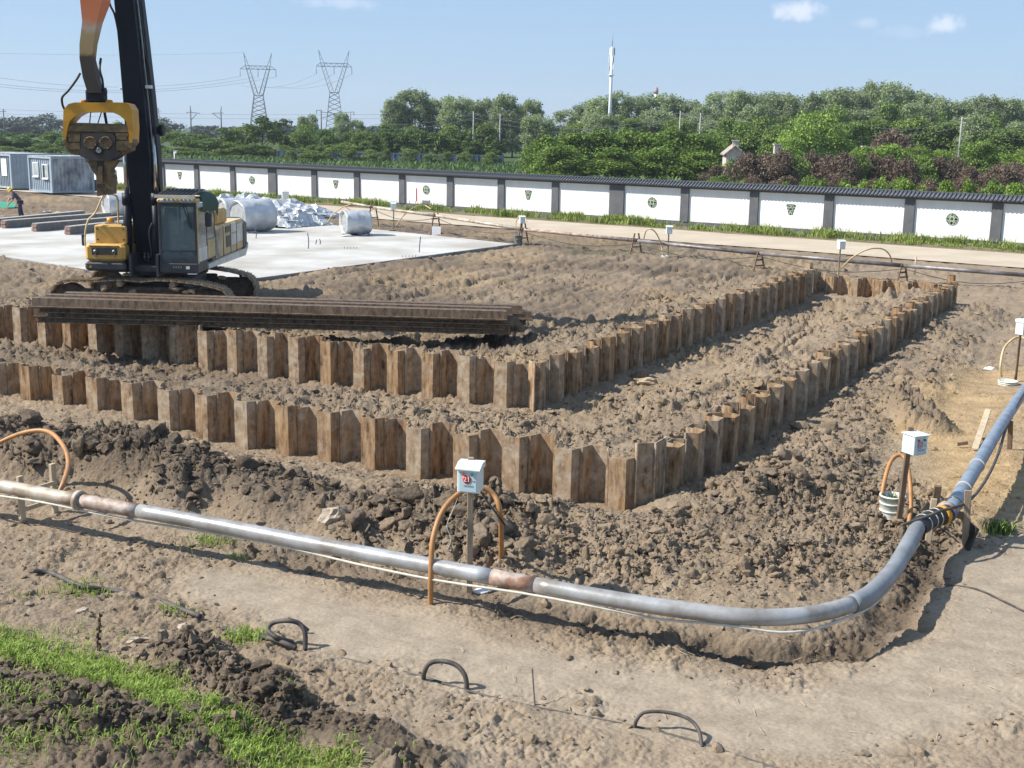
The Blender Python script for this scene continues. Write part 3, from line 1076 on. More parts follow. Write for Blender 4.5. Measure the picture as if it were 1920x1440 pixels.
def dens(x, y, z):
    row = np.clip(1 - np.abs(z['t'] + 0) / .25, 0, 1) * 0
    w = .03 + .09 * sstep(11.5, 14, y) + .95 * z['mound'] + .95 * z['corner'] + .75 * z['right'] + .7 * z['lump'] + .7 * z['bank'] + .8 * z['bank2']
    w = w + z['wo'] * (1 - z['wi']) * .5 + z['wi'] * (.06 + .5 * (1 - sstep(.8, 3.5, z['mi'])))
    w = w * (1 - .97 * np.clip(z['path'] + z['road'] + z['slab'] + z['field'], 0, 1)) * (1 - .6 * z['yel'])
    # keep the sheet-pile line itself clear
    near = np.minimum(np.abs(z['mo']), np.abs(z['mi']))
    return np.clip(w * (.3 + .7 * sstep(-.25, .2, fbm(x * .9, y * .9, 41, 3) + .12)) * sstep(.05, .3, near), 0, 1)


scatter_clods('clods', 38000, .010, .034, 1.5, 1, M['clod'], 'small crumbs of dried mud scattered over the churned ground', dens, 3)
scatter_clods('clods', 7500, .024, .080, 2.2, 2, M['clod'], 'fist-sized lumps of clay heaped along the pile rows', dens, 4)
scatter_clods('clods', 380, .065, .15, 2.4, 3, M['clod'], 'large dark clay clods on the heap before the outer piles',
              lambda x, y, z: np.clip(dens(x, y, z) * (z['mound'] + .35 * z['right'] + .8 * z['lump'] + .1 * z['corner'] + .12 * z['wo'] * (1 - z['wi'])), 0, 1), 5, True)

# ------------------------------------------------------------------ sheet piles
PW, PD, PT = .40, .17, .014      # width, depth of one U pile, plate thickness


def u_outline(sgn):
    mid = [(.0, -.004), (.028, .010), (.078, PD), (.322, PD), (.372, .010), (.40, -.004)]
    mid = [(u, sgn * v) for u, v in mid]
    L, Rr = [], []
    for i, (u, v) in enumerate(mid):
        a, b = mid[max(i - 1, 0)], mid[min(i + 1, len(mid) - 1)]
        dx, dy = b[0] - a[0], b[1] - a[1]
        k = math.hypot(dx, dy)
        nx, ny = -dy / k, dx / k
        L.append((u + nx * PT / 2, v + ny * PT / 2)); Rr.append((u - nx * PT / 2, v - ny * PT / 2))
    return L + Rr[::-1]


def u_mesh(name, sgn, length, mat, horiz=False):
    """pile standing with its top at z=0 (or lying along +Y when horiz)"""
    o = u_outline(sgn)
    n = len(o) // 2
    mb = MB()
    m = len(o)
    rings = [0, -.05, -length] if not horiz else [0, length]
    vs, fs = [], []
    for z in rings:
        vs += [((u, v, z) if not horiz else (u - .2, z, v)) for u, v in o]
    for r in range(len(rings) - 1):
        for i in range(m):
            j = (i + 1) % m
            fs.append((r * m + i, r * m + j, r * m + m + j, r * m + m + i))
    for r in (0, len(rings) - 1):
        for i in range(n - 1):
            fs.append((r * m + i, r * m + i + 1, r * m + m - 2 - i, r * m + m - 1 - i))
    mb.add(vs, fs)
    # interlock bulbs
    for u in (.008, .392):
        if horiz: mb.box((u - .2 + (.022 if u > .2 else -.022), length / 2, -.006 * sgn), (.07, length - .004, .030))
        else: mb.box((u, -.010 * sgn, -length / 2 - .002), (.034, .030, length - .004))
    return mb.mesh(name, mat)


ME_OUT = u_mesh('sheet_pile_out', 1, 2.4, M['pile'])
ME_IN = u_mesh('sheet_pile_in', -1, 2.4, M['pile'])
ROW_TXT = {'outer front': 'outer front row', 'outer right': 'outer right row', 'inner front': 'inner front row',
           'inner right': 'inner right row', 'back': 'short back row'}


def pile(fr, u, out, top, label, group, tilt=0.0):
    """u: distance of the pile's first edge along the row, measured from the first out-flange corner"""
    o, d, n = fr
    p = o + d * u - n * PD
    ob = put('sheet_pile', ME_OUT if out else ME_IN)
    # local x along the row, local y outward
    X = Vector((d[0], d[1], 0)); Y = Vector((n[0], n[1], 0))
    Mx = Matrix((X, Y, X.cross(Y))).transposed()
    if Mx.determinant() < 0: Mx = Matrix((X, Y, -X.cross(Y))).transposed()
    zz = X.cross(Y)
    if zz.z < 0:      # mirror-free frame: run backwards along the row instead
        Mx = Matrix((-X, Y, (-X).cross(Y))).transposed()
        p = p + d * PW
    M4 = Mx.to_4x4()
    M4.translation = (p[0], p[1], top)
    ob.matrix_world = M4 @ Matrix.Rotation(tilt, 4, 'Y')
    tag(ob, label, 'sheet pile', group)
    return ob


def row_z(k, j=.03):
    return .647 + random.gauss(0, j) + .012 * math.sin(k * .7)


# outer front row: out-flange corner i sits at i*.8; numbered from the near corner leftwards
k = 1
for i in range(14, -5, -1):
    u0 = i * .8 - .078
    for out, du in ((False, .40), (True, 0.0)):
        if i == 14 and not out: continue
        top = row_z(i)
        if i == 14: top = .60
        if i == 12 and not out: top = .70
        pile(FR, u0 + du, out, top, f'rusty steel sheet pile in the outer front row, {nth(k)} from the near corner', 'outer front sheet piles', random.gauss(0, .007))
        k += 1
# outer right row: far flange corner j sits at j*.8
k = 1
for j in range(0, 30):
    u0 = j * .8 - .322
    for out, du in ((True, 0.0), (False, .40)):
        top = row_z(j, .035)
        if j >= 27: top = .62
        if j == 29 and out: top = .66
        if j == 29 and not out: top = .80
        pile(RR, u0 + du, out, top, f'rusty steel sheet pile in the outer right row, {nth(k)} from the near corner', 'outer right sheet piles', random.gauss(0, .007))
        k += 1
# inner front row
k = 1
for i in range(6, -14, -1):
    u0 = i * .8 - .078
    for out, du in ((False, .40), (True, 0.0)):
        if i == 6 and out: continue
        if i == 6: continue
        top = row_z(i)
        pile(IF, u0 + du, out, top, f'rusty steel sheet pile in the inner front row, {nth(k)} from the inner corner', 'inner front sheet piles', random.gauss(0, .007))
        k += 1
# inner right row
k = 1
for j in range(-1, 24):
    u0 = j * .8 - .322
    for out, du in ((True, 0.0), (False, .40)):
        top = row_z(j, .035)
        if j == 23 and not out: top = .84
        pile(IR, u0 + du, out, top, f'rusty steel sheet pile in the inner right row, {nth(k)} from the inner corner', 'inner right sheet piles', random.gauss(0, .007))
        k += 1
# corner pieces that close the rows
def corner_pile(fr1, u1, fr2, u2, top, label):
    a = fr1[0] + fr1[1] * u1 - fr1[2] * PD
    b = fr2[0] + fr2[1] * u2 - fr2[2] * PD
    m = (a + b) / 2 + (fr1[2] + fr2[2]) * .10
    mb = MB()
    for p, q in ((a, m), (m, b)):
        mb.beam((p[0], p[1], top - 1.2), (q[0], q[1], top - 1.2), .016, 2.4)
    for p in (a, m, b):
        mb.cyl((p[0], p[1], top - 2.4), (p[0], p[1], top + .001), .022, 8)
    o = mb.build('corner_pile', M['pile'], org=(m[0], m[1], top))
    tag(o, label, 'sheet pile')


corner_pile(FR, 14 * .8 + .322, RR, -.322, .80, 'tall bent corner sheet pile joining the outer front and right rows')
corner_pile(IF, 5 * .8 + .722, IR, -.8 - .322, .69, 'bent corner sheet pile joining the inner front and right rows')
# back row between the inner and outer right rows
bi = IR[0] + IR[1] * (23 * .8 + .48) - IR[2] * PD
bo = RR[0] + RR[1] * (29 * .8 + .48) - RR[2] * PD
bd = bo - bi
BL = math.hypot(*bd); bd = bd / BL
BK = (bi + np.array((bd[1], -bd[0])) * PD, bd, np.array((bd[1], -bd[0])))
nb = int(BL / PW)
for k in range(nb):
    pile(BK, (BL - nb * PW) / 2 + k * PW, k % 2 == 1, .47 + random.uniform(-.02, .02) + (.0 if k else .05),
         f'rusty sheet pile in the short back row of the pit, {nth(k + 1)} from the left', 'back sheet piles')

# ------------------------------------------------------------------ stack of sheet piles lying across the inner row
ME_LIE_N = u_mesh('lying_pile', 1, 10.15, M['pile_dark'], True)
ME_LIE_U = u_mesh('lying_pile_up', -1, 10.6, M['pile_dark'], True)
sL = at(64, 606, .68); sR = at(955, 629, .42)
ax = (sR - sL); ax_len = ax.length
ax.normalize()
side = Vector((-ax.y, ax.x, 0)).normalized()      # away from the camera
upv = side.cross(ax) * -1
if upv.z < 0: upv = -upv
LAY = [  # (row from the front, height index, shift along, flange up)
    (0, 0, .05, 1), (0, 1, -.02, 1), (0, 2, .08, 1), (0, 3, -.04, 1),
    (1, 0, .35, 1), (1, 1, .28, 1), (1, 2, -.10, 1), (1, 3, .10, 1),
    (2, 0, .3, 1), (2, 1, .5, 1), (2, 2, .62, 1), (2, 3, .4, 1)]
names = ['front', 'middle', 'rear']
lay_n = ['bottom', 'second', 'third', 'fourth', 'top']
for (c, l, sh, up) in LAY:
    ob = put('lying_sheet_pile', ME_LIE_N)
    pos = sL + ax * (sh + random.uniform(-.02, .02)) + side * (.21 + c * .43 + random.uniform(-.03, .03) + random.uniform(-.012, .012)) + upv * (.03 + l * .108 + random.uniform(0, .012))
    yaw = random.uniform(-.004, .004)
    Mx = Matrix((-side, ax, upv)).transposed()
    if Mx.determinant() < 0: Mx = Matrix((side, ax, upv)).transposed()
    M4 = Mx.to_4x4(); M4.translation = pos
    ob.matrix_world = M4 @ Matrix.Rotation(yaw, 4, 'Z')
    tag(ob, f'dark rusty sheet pile lying in the stack before the excavator, {lay_n[l]} of its {names[c]} column', 'sheet pile', 'stacked sheet piles')

# ------------------------------------------------------------------ boundary wall
WZ0 = -.05
P_BOT, P_TOP = .165, 1.955            # white panel
wall = thing('boundary_wall', 'long white site wall with dark grey posts and tiled coping', 'wall', wall_pt(0, 0, 0), WALL_A)
# local: x along the wall, -y towards the camera
edges = []        # (panel x0, x1, idx)
PWID, POST, DPOST = 3.66, .48, 1.0
x = 0.0
panels = {0: 0.0}
# to the right: six more panels, double post at the end of the section; to the left the section starts at -16.72
secs = []
x0 = -16.72
seclen = 7 * 3.62 + 6 * .495 + DPOST
for sx, pt in ((-102.9, 4.05), (-74.2, 4.05), (-45.54, 4.05), (-16.72, 4.18), (12.6, 4.2), (42.0, 4.2)):
    for k in range(7):
        secs.append((sx + k * pt, sx + (k + 1) * pt - .5, k))
secs = [s for s in secs if -96 < s[0] < 62]
xs_min, xs_max = secs[0][0] - .98, secs[-1][1] + .5
# continuous base plinth and upper band
MB().box(((xs_min + xs_max) / 2, .10, P_BOT / 2 - .25), (xs_max - xs_min, .26, P_BOT + .5)).build('plinth', M['wall_grey'], wall)
MB().box(((xs_min + xs_max) / 2, .10, P_TOP + .06), (xs_max - xs_min, .26, .12)).build('top_band', M['wall_grey'], wall)
pm = {}
for i, (a, b, k) in enumerate(secs):
    MB().box(((a + b) / 2, .12, (P_BOT + P_TOP) / 2), (b - a + .1, .20, P_TOP - P_BOT + .02)).build('panel', M['wall_white'], wall)
    nxt = secs[i + 1][0] if i + 1 < len(secs) else b + .49
    MB().box(((b + nxt) / 2, .075, (P_BOT + P_TOP) / 2 - .002), (nxt - b, .31, P_TOP - P_BOT + .05)).build('post', M['wall_grey'], wall)
# coping: sloped deck with rows of round tiles
cp = MB()
L = xs_max - xs_min
cp.prism([(-.36, 0), (-.36, .035), (.10, .25), (.16, .25), (.50, .035), (.50, 0)], 0, L,
         Matrix(((0, 0, 1, xs_min), (1, 0, 0, 0), (0, 1, 0, P_TOP + .12), (0, 0, 0, 1))))
cp.build('coping', M['tile'], wall)
cp = MB()
cp.beam((xs_min, .12, P_TOP + .385), (xs_max, .12, P_TOP + .385), .13, .075)
cp.build('ridge', M['tile'], wall)
tm = MB().tube([(0, -.40, P_TOP + .150), (0, .09, P_TOP + .385)], .052, 6).mesh('coping_tile', M['tile'])
n_t = int(L / .2)
# the 300 coping tiles that show largest (right of frame centre first), the rest joined
txs = [xs_min + .1 + i * .2 for i in range(n_t)]
txs = [t for t in txs if t < 8]
near = sorted(txs, key=lambda v: -v)[:300]
for t in near:
    put('coping_tile', tm, wall, (t, 0, 0))
rest = MB()
for t in txs:
    if t < near[-1] - .01:
        rest.tube([(t, -.40, P_TOP + .150), (t, .09, P_TOP + .385)], .052, 5, cap=True)
o = rest.build('coping_tile', M['tile'], wall); o['kind'] = 'stuff'


def round_emblem(cx, cz):
    e = MB().lathe([(.001, 0), (.285, 0), (.285, -.012), (.001, -.012)], 28, Matrix.Translation((cx, .017, cz)) @ Matrix.Rotation(R(-90), 4, 'X')).build('round_lattice', M['lattice_green'], wall)
    b = MB()
    def bar(x0, z0, x1, z1, w=.022):
        b.beam((cx + x0, -.004, cz + z0), (cx + x1, -.004, cz + z1), w, .012, (0, 1, 0))
    q = .085
    for s in (-1, 1):
        bar(-q, s * q, q, s * q); bar(s * q, -q, s * q, q)
    for k in range(4):
        a = k * math.pi / 2
        c, s = math.cos(a), math.sin(a)
        rot = lambda x, z: (x * c - z * s, x * s + z * c)
        for (p0, p1) in (((.085, .085), (.20, .19)), ((.085, .0), (.17, .10)), ((.085, .0), (.17, -.10)), ((.17, .10), (.265, .03)), ((.17, -.10), (.265, -.06))):
            bar(*rot(*p0), *rot(*p1))
    # rim
    rim = [(cx + .288 * math.cos(t), -.002, cz + .288 * math.sin(t)) for t in np.linspace(0, 2 * math.pi, 33)]
    b.tube(rim, .010, 5, cap=False)
    b.build('lattice_bars', M['lattice_pale'], e)


def fan_emblem(cx, cz):
    pts = []
    for t in np.linspace(-1, 1, 9):
        pts.append((.27 * t, .25 + .045 * (1 - t * t)))
    pts += [(.11, -.26), (.0, -.28), (-.11, -.26)]
    e = MB().prism(pts, 0, .012, Matrix(((1, 0, 0, cx), (0, 0, -1, .018), (0, 1, 0, cz), (0, 0, 0, 1)))).build('fan_lattice', M['lattice_green'], wall)
    b = MB()
    for (x0, z0, x1, z1) in ((-.22, .10, .22, .10), (-.17, -.06, .17, -.06), (-.22, .10, -.05, .27), (.22, .10, .05, .27), (-.05, .27, .0, .10), (.05, .27, 0, .10),
                             (-.17, -.06, -.06, .10), (.17, -.06, .06, .10), (0, -.06, -.08, -.26), (0, -.06, .08, -.26), (-.12, -.17, .12, -.17)):
        b.beam((cx + x0, -.002, cz + z0), (cx + x1, -.002, cz + z1), .020, .012, (0, 1, 0))
    b.build('lattice_bars', M['lattice_pale'], e)


# panel whose left edge is near s=0 carries a circle; then none, fan, none, circle ... leftwards
i0 = min(range(len(secs)), key=lambda i: abs(secs[i][0]))
for i, (a, b, k) in enumerate(secs):
    m = (i0 - i) % 4
    if m == 0: round_emblem((a + b) / 2, 1.10)
    elif m == 2: fan_emblem((a + b) / 2, 1.12)

# white notice on legs before the wall
p = wall_pt(-32.3, .55, 0)
sg = thing('notice_board', 'white notice board on legs before the white wall', 'sign', p, WALL_A)
MB().box((0, 0, .78), (.62, .03, .80)).build('board', M['white'], sg)
for s_ in (-.27, .27): MB().box((s_, .02, .2), (.04, .03, .4)).build('leg', M['steel'], sg)
MB().box((.345, .03, .78), (.05, .05, .84)).build('edge_strip', M['red'], sg)
for j in range(4): MB().box((-.05, -.018, 1.0 - j * .11), (.3 - .05 * j, .004, .02)).build('text_line', M['grey_print'], sg)

# slim lamp post before the wall
p = at(329, 345, 0)
lp = thing('street_lamp', 'thin pale street lamp before the white wall beside the boom', 'lamp', p)
MB().cyl((0, 0, 0), (0, 0, 2.75), .045, 8).build('pole', M['white'], lp)
MB().box((.10, 0, 2.78), (.34, .14, .06)).build('arm', M['white'], lp)
MB().lathe([(.01, 2.75), (.09, 2.7), (.11, 2.58), (.05, 2.5)], 10, Matrix.Translation((.14, 0, 0))).build('camera_head', M['white'], lp)

# ------------------------------------------------------------------ pipes
def on_pipe(pts, r, name, mat, label, cat='pipe', n=14, seg=8):
    mb = MB().tube(bez(pts, seg), r, n)
    return mb, pts


fp = thing('header_pipe', 'thick silver pipe curving across the foreground to the right corner', 'pipe', at(1400, 1150, 0))
P1 = [at(-260, 868, .52), at(0, 911, .50), at(130, 935, .49), at(360, 976, .46), at(620, 1026, .43), at(870, 1072, .41), at(1130, 1120, .40),
      at(1290, 1145, .39), at(1410, 1157, .39), at(1520, 1152, .39), at(1612, 1126, .39), at(1668, 1078, .40), at(1704, 1020, .42), at(1722, 985, .45)]
full = bez(P1, 10)


def cut(path, pxa, pxb):
    # part of a dense path by index fraction
    n = len(path)
    return path[int(pxa * (n - 1)):int(pxb * (n - 1)) + 1]


MB().tube(cut(full, 0, .168), .082, 16).build('pipe_length', M['pipe_old'], fp, rel=True)
MB().tube(cut(full, .168, .205), .084, 16).build('rusty_length', M['pipe_rust'], fp, rel=True)
MB().tube(cut(full, .205, .40), .083, 18).build('pipe_length', M['gal'], fp, rel=True)
MB().tube(cut(full, .40, .424), .0832, 16).build('rusty_length', M['pipe_rust'], fp, rel=True)
MB().tube(cut(full, .424, .76), .082, 20).build('pipe_length', M['gal'], fp, rel=True)
MB().tube(cut(full, .76, 1.0), .092, 22).build('flexible_bend', M['pipe_flex'], fp, rel=True)
for fr_ in (.168,):
    c = full[int(fr_ * (len(full) - 1))]; c2 = full[int(fr_ * (len(full) - 1)) + 1]
    d = (c2 - c).normalized() * .03
    MB().cyl(c - d, c + d, .118, 16).build('joint_ring', M['pipe_old'], fp, rel=True)

# thin cable running along under the front pipe
cb = []
for i in range(0, int(.97 * len(full)), 6):
    c = full[i]
    cb.append(c + Vector((.02, -.06 - .035 * math.sin(i * .16), -.10 - .02 * math.sin(i * .31))))
o = MB().tube(bez(cb, 3), .014, 6).build('pipe_cable', M['steel_rope'])
tag(o, 'thin pale cable tied along the underside of the silver pipe', 'cable')

# right pipe
rp = thing('side_pipe', 'blue-grey pipe running away along the right edge of the site', 'pipe', at(1800, 940, 0))
P2 = [at(1778, 965, .47), at(1795, 935, .52), at(1836, 866, .52), at(1880, 792, .52), at(1935, 712, .50), at(2010, 612, .5), at(2120, 520, .5)]
fullr = bez(P2, 10)
MB().tube(fullr, .090, 18).build('pipe_length', M['pipe_blue'], rp, rel=True)
for fr_ in (.14, .22, .32):
    i = int(fr_ * (len(fullr) - 1)); c = fullr[i]; d = (fullr[i + 1] - c).normalized() * .012
    MB().cyl(c - d, c + d, .103, 18).build('wire_band', M['steel_rope'], rp, rel=True)
# coupling between both pipes
cp_ = thing('pipe_coupling', 'black rubber elbow with a yellow band joining the two pipes', 'coupling', at(1750, 990, 0))
e0, e1 = full[-1], fullr[0]
elb = bez([e0 + Vector((-.03, -.06, -.01)), e0 + Vector((.06, .05, .0)), (e0 + e1) / 2 + Vector((.0, .05, 0)), e1 + Vector((-.04, .01, 0)), e1 + Vector((.01, .1, .01))], 8)
MB().tube(elb, .112, 18).build('elbow', M['black_rubber'], cp_, rel=True)
m = elb[22]; d = (elb[23] - elb[21]).normalized() * .035
MB().cyl(m - d, m + d, .120, 18).build('yellow_band', M['yellow_hi'], cp_, rel=True)
m = elb[29]; d = (elb[30] - elb[28]).normalized() * .05
MB().cyl(m - d, m + d, .124, 18).build('rusty_flange', M['pipe_rust'], cp_, rel=True)
for k in (9, 14, 18):
    m = elb[k]; d = (elb[k + 1] - elb[k - 1]).normalized() * .008
    MB().cyl(m - d, m + d, .117, 18).build('wire_tie', M['steel_rope'], cp_, rel=True)

# rope-like cable along the right pipe with its loops
rc = bez([at(1690, 985, .50), at(1728, 972, .55), at(1765, 958, .60), at(1815, 940, .56), at(1848, 900, .50), at(1872, 850, .48), at(1890, 795, .5), at(1925, 730, .58), at(1990, 640, .5)], 10)
tag(MB().tube(rc, .020, 7).build('power_cable', M['cable']), 'dark power cable drooping beside the blue-grey pipe', 'cable')
rc = bez([at(1705, 848, .75), at(1688, 905, .5), at(1693, 940, .35), at(1725, 955, .36), at(1740, 962, .45)], 8)
tag(MB().tube(rc, .010, 6).build('power_cable', M['cable']), 'thin black cable hanging from the box beside the bucket', 'cable')


def stand(name, label, cx, cy, ang, w, h, mat, tall=0.0):
    """timber H-frame that carries a pipe"""
    t = thing(name, label, 'pipe support', (cx, cy, hz(cx, cy) - .05), ang)
    for s_, hh in ((-1, h), (1, h + tall)):
        MB().box((s_ * w / 2, 0, hh / 2), (.075, .05, hh), None, .004).build('post', mat, t)
    MB().box((0, .036, h * .32), (w + .12, .03, .055), None, .003).build('crossbar', mat, t)
    MB().box((0, -.036, h - .20), (w + .04, .03, .05), None, .003).build('crossbar', mat, t)
    return t


q = at(66, 972, .02)
stand('pipe_stand', 'grey timber stand under the pipe at the left edge', q.x + .03, q.y + .05, R(62), .50, .66, M['wood_pale'], .04)
q = at(1770, 1025, .0)
t = thing('pipe_stand', 'pale timber stand holding the elbow beside the yellow band', 'pipe support', (q.x, q.y, hz(q.x, q.y) - .04), R(-12))
MB().box((-.18, 0, .30), (.07, .03, .62), Matrix.Rotation(R(3), 4, 'Y'), .004).build('post', M['wood_pale'], t)
MB().box((.22, -.05, .36), (.08, .035, .80), Matrix.Rotation(R(-2), 4, 'Y'), .004).build('post', M['wood'], t)
MB().box((.02, .10, .42), (.42, .035, .09), Matrix.Rotation(R(8), 4, 'Y'), .004).build('crossbar', M['wood'], t)
MB().box((-.12, .16, .42), (.085, .05, .66), Matrix.Rotation(R(10), 4, 'X'), .004).build('brace', M['wood_brown'], t)
q = at(1800, 1035, .0)
o = MB().box((0, 0, .15), (.03, .30, .34), Matrix.Rotation(R(18), 4, 'Y')).build('black_board', M['black_rubber'], org=None)
o.location = (q.x + .12, q.y + .1, 0); tag(o, 'black rubber sheet leaning under the pipe elbow', 'board')
# loose plank leaning near the right pipe
a, b = at(1828, 842, .02), at(1853, 768, .25)
tag(MB().beam(a, b, .10, .03, bev=.003).build('plank', M['wood_pale']), 'pale plank lying on yellow soil beside the blue-grey pipe', 'plank')
a, b = at(1893, 842, .02), at(1895, 790, .5)
tag(MB().beam(a, b, .07, .05, bev=.003).build('timber_post', M['wood_brown']), 'brown timber prop under the blue-grey pipe', 'post')
a, b = at(1795, 833, .02), at(1815, 830, .06)
tag(MB().beam(a, b, .05, .05).build('timber_offcut', M['wood_brown']), 'short brown timber offcut on yellow soil', 'timber')

# ------------------------------------------------------------------ control boxes on posts
def txt_mesh(body, size, mat, ext=.002):
    cu = bpy.data.curves.new('txt', 'FONT'); cu.body = body; cu.size = size; cu.extrude = ext; cu.align_x = 'CENTER'; cu.align_y = 'CENTER'
    ob = bpy.data.objects.new('txt', cu); COL.objects.link(ob)
    dg = bpy.context.evaluated_depsgraph_get(); dg.update()
    me = bpy.data.meshes.new_from_object(ob.evaluated_get(dg))
    bpy.data.objects.remove(ob)
    me.materials.clear(); me.materials.append(mat)
    return me


def ctrl_box(label, base, top, rz, w=.25, h=.30, dpt=.19, detail=True, number=None, post_mat='wood', postw=.062, tiltx=0.0, lid=True):
    base = Vector(base)
    t = thing('control_box', label, 'control box', base, 0, 'control boxes')
    H = top - base.z
    MB().box((0, .02, (H - .0) / 2 - .1), (postw, postw * .8, H + .26), Matrix.Rotation(tiltx, 4, 'Y'), .004).build('post', M[post_mat], t)
    off = H * math.sin(tiltx)
    b = MB().box((0, 0, 0), (w, dpt, h), None, .006).build('cabinet', M['box'], t)
    b.location = (off, -.04 - dpt / 2 + .05, H - h / 2 - .03); b.rotation_euler = (0, 0, rz)
    if lid:
        MB().prism([(-dpt / 2 - .03, .0), (-dpt / 2 - .03, .012), (-.01, .06), (dpt / 2 + .01, .06), (dpt / 2 + .01, 0)], -w / 2 - .015, w / 2 + .015,
                   Matrix(((0, 0, 1, 0), (1, 0, 0, 0), (0, 1, 0, h / 2 - .022), (0, 0, 0, 1)))).build('lid', M['box'], b)
    else:
        MB().box((0, -.01, h / 2 + .006), (w + .03, dpt + .04, .014), None, .003).build('lid', M['box'], b)
    if detail:
        MB().box((0, -dpt / 2 - .003, -.02), (w * .80, .008, h * .76), None, .003).build('door', M['box_door'], b)
        y = -dpt / 2 - .009
        for x_, mt in ((-.045, 'red'), (.045, 'green_lamp')):
            MB().cyl((x_, y + .004, .068), (x_, y - .012, .068), .014, 12).build('indicator_lamp', M[mt], b)
        if number:
            MB().lathe([(.0005, 0), (.046, 0), (.046, .003), (.0005, .003)], 20, Matrix.Translation((-.008, y, .012)) @ Matrix.Rotation(R(90), 4, 'X')).build('red_disc', M['red'], b)
            o = put('number', txt_mesh(number, .075, M['white']), b, (-.008, y - .005, .012), (R(90), 0, 0))
        else:
            d = MB()
            for k in range(5):
                d.box((-.02 + .008 * (k % 2), y, .045 - k * .018), (.07 - .01 * (k % 3), .004, .006))
            d.box((-.05, y, .01), (.006, .004, .07)); d.box((.02, y, .02), (.006, .004, .05))
            d.build('red_print', M['red'], b)
        d = MB()
        for x_ in (-.03, -.008, .024, .042): d.box((x_, y, -.055), (.026, .004, .012))
        d.build('small_print', M['grey_print'], b)
        MB().box((.062, y, .0), (.022, .004, .014)).build('switch', M['grey_print'], b)
    return t


q = at(880, 1112, 0)
b21 = ctrl_box('white control box numbered 21 on a timber post before the pipe', (q.x, q.y, hz(q.x, q.y) - .05), 1.47, R(-14), w=.235, h=.27, number='21')
q = at(1686, 1012, 0)
b22 = ctrl_box('pale control box with red print on a post beside the white bucket', (q.x, q.y, hz(q.x, q.y)), 1.40, R(24), w=.205, h=.235, dpt=.21, tiltx=R(2.5), post_mat='wood_brown', lid=False)


def hose(label, pts, r, mat, seg=10, name='hose'):
    return tag(MB().tube(bez(pts, seg), r, 9).build(name, M[mat]), label, 'hose')


q = at(808, 1142, 0)
hose('orange hose looping over the silver pipe beside box 21', [at(807, 1142, -.05), at(808, 1075, .36), at(812, 1010, .70), at(832, 955, .95), at(866, 922, 1.08), at(895, 913, 1.10), at(924, 925, 1.03), at(938, 960, .85), at(940, 1015, .45), at(940, 1056, .12), at(940, 1075, -.1)], .030, 'hose')
tag(MB().tube(bez([at(892, 905, 1.15), at(912, 938, .98), at(938, 972, .80), at(947, 985, .70)], 5), .012, 6).build('box_cable', M['black_rubber']), 'black cable slanting down from the box numbered 21', 'cable')
tag(MB().tube(bez([at(862, 925, .9), at(852, 950, .7), at(838, 985, .5), at(846, 1010, .35), at(838, 1032, .2)], 5), .004, 5).build('string', M['steel_rope']), 'thin pale string hanging behind the orange hose', 'string')
hose('orange hose arching out of the mud at the left edge', [at(-60, 870, .45), at(0, 830, .62), at(50, 810, .80), at(92, 810, .85), at(120, 838, .78), at(128, 870, .68), at(120, 902, .58), at(110, 925, .46)], .030, 'hose')
hose('orange hose looping over the white bucket by the right control box', [at(1652, 962, .25), at(1656, 915, .55), at(1668, 870, .80), at(1684, 853, .90), at(1698, 862, .86), at(1706, 900, .68), at(1708, 950, .40), at(1704, 985, .22), at(1712, 998, .1)], .027, 'hose')


def bucket(label, px, py, r, h, mat, filled=False, z=None):
    q = at(px, py, 0)
    z0 = hz(q.x, q.y) - .03 if z is None else z
    t = thing('well_casing', label, 'bucket', (q.x, q.y, z0))
    MB().lathe([(r * .9, 0), (r, h), (r + .012, h), (r + .012, h + .02), (r - .012, h + .02), (r - .02, h * .5), (.001, h * .5)], 22).build('shell', M[mat], t)
    for k in (.35, .7):
        MB().lathe([(r * (.9 + .1 * k) + .002, h * k - .012), (r * (.9 + .1 * k) + .010, h * k - .012), (r * (.9 + .1 * k) + .010, h * k + .012), (r * (.9 + .1 * k) + .002, h * k + .012)], 22).build('ring', M[mat], t)
    return t


bk = bucket('white plastic well bucket with weeds beside the right control box', 1668, 1000, .15, .27, 'bucket')
wd = MB()
for k in range(60):
    a = random.uniform(0, 6.28); r_ = random.uniform(0, .12)
    p0 = Vector((r_ * math.cos(a), r_ * math.sin(a), .22)); p1 = p0 + Vector((random.uniform(-.08, .08), random.uniform(-.08, .08), random.uniform(.04, .12)))
    s_ = Vector((random.uniform(-.01, .01), random.uniform(-.01, .01), .002))
    wd.add([p0 - s_, p0 + s_, p1], [(0, 1, 2)])
wd.build('weeds', M['lf_dark'], bk)
# far right post, hose and ring
q = at(1905, 712, 0)
ctrl_box('white control box on a thin post at the right edge', (q.x, q.y, hz(q.x, q.y)), 1.28, R(30), w=.24, h=.28, detail=False, post_mat='wood_brown', postw=.045)
hose('tan hose arching beside the thin post at the right edge', [at(1878, 706, .05), at(1876, 685, .3), at(1882, 655, .6), at(1896, 638, .8), at(1912, 632, .85), at(1935, 640, .8)], .024, 'hose_pale')
bucket('low white well ring on yellow soil at the right edge', 1890, 716, .19, .10, 'bucket')

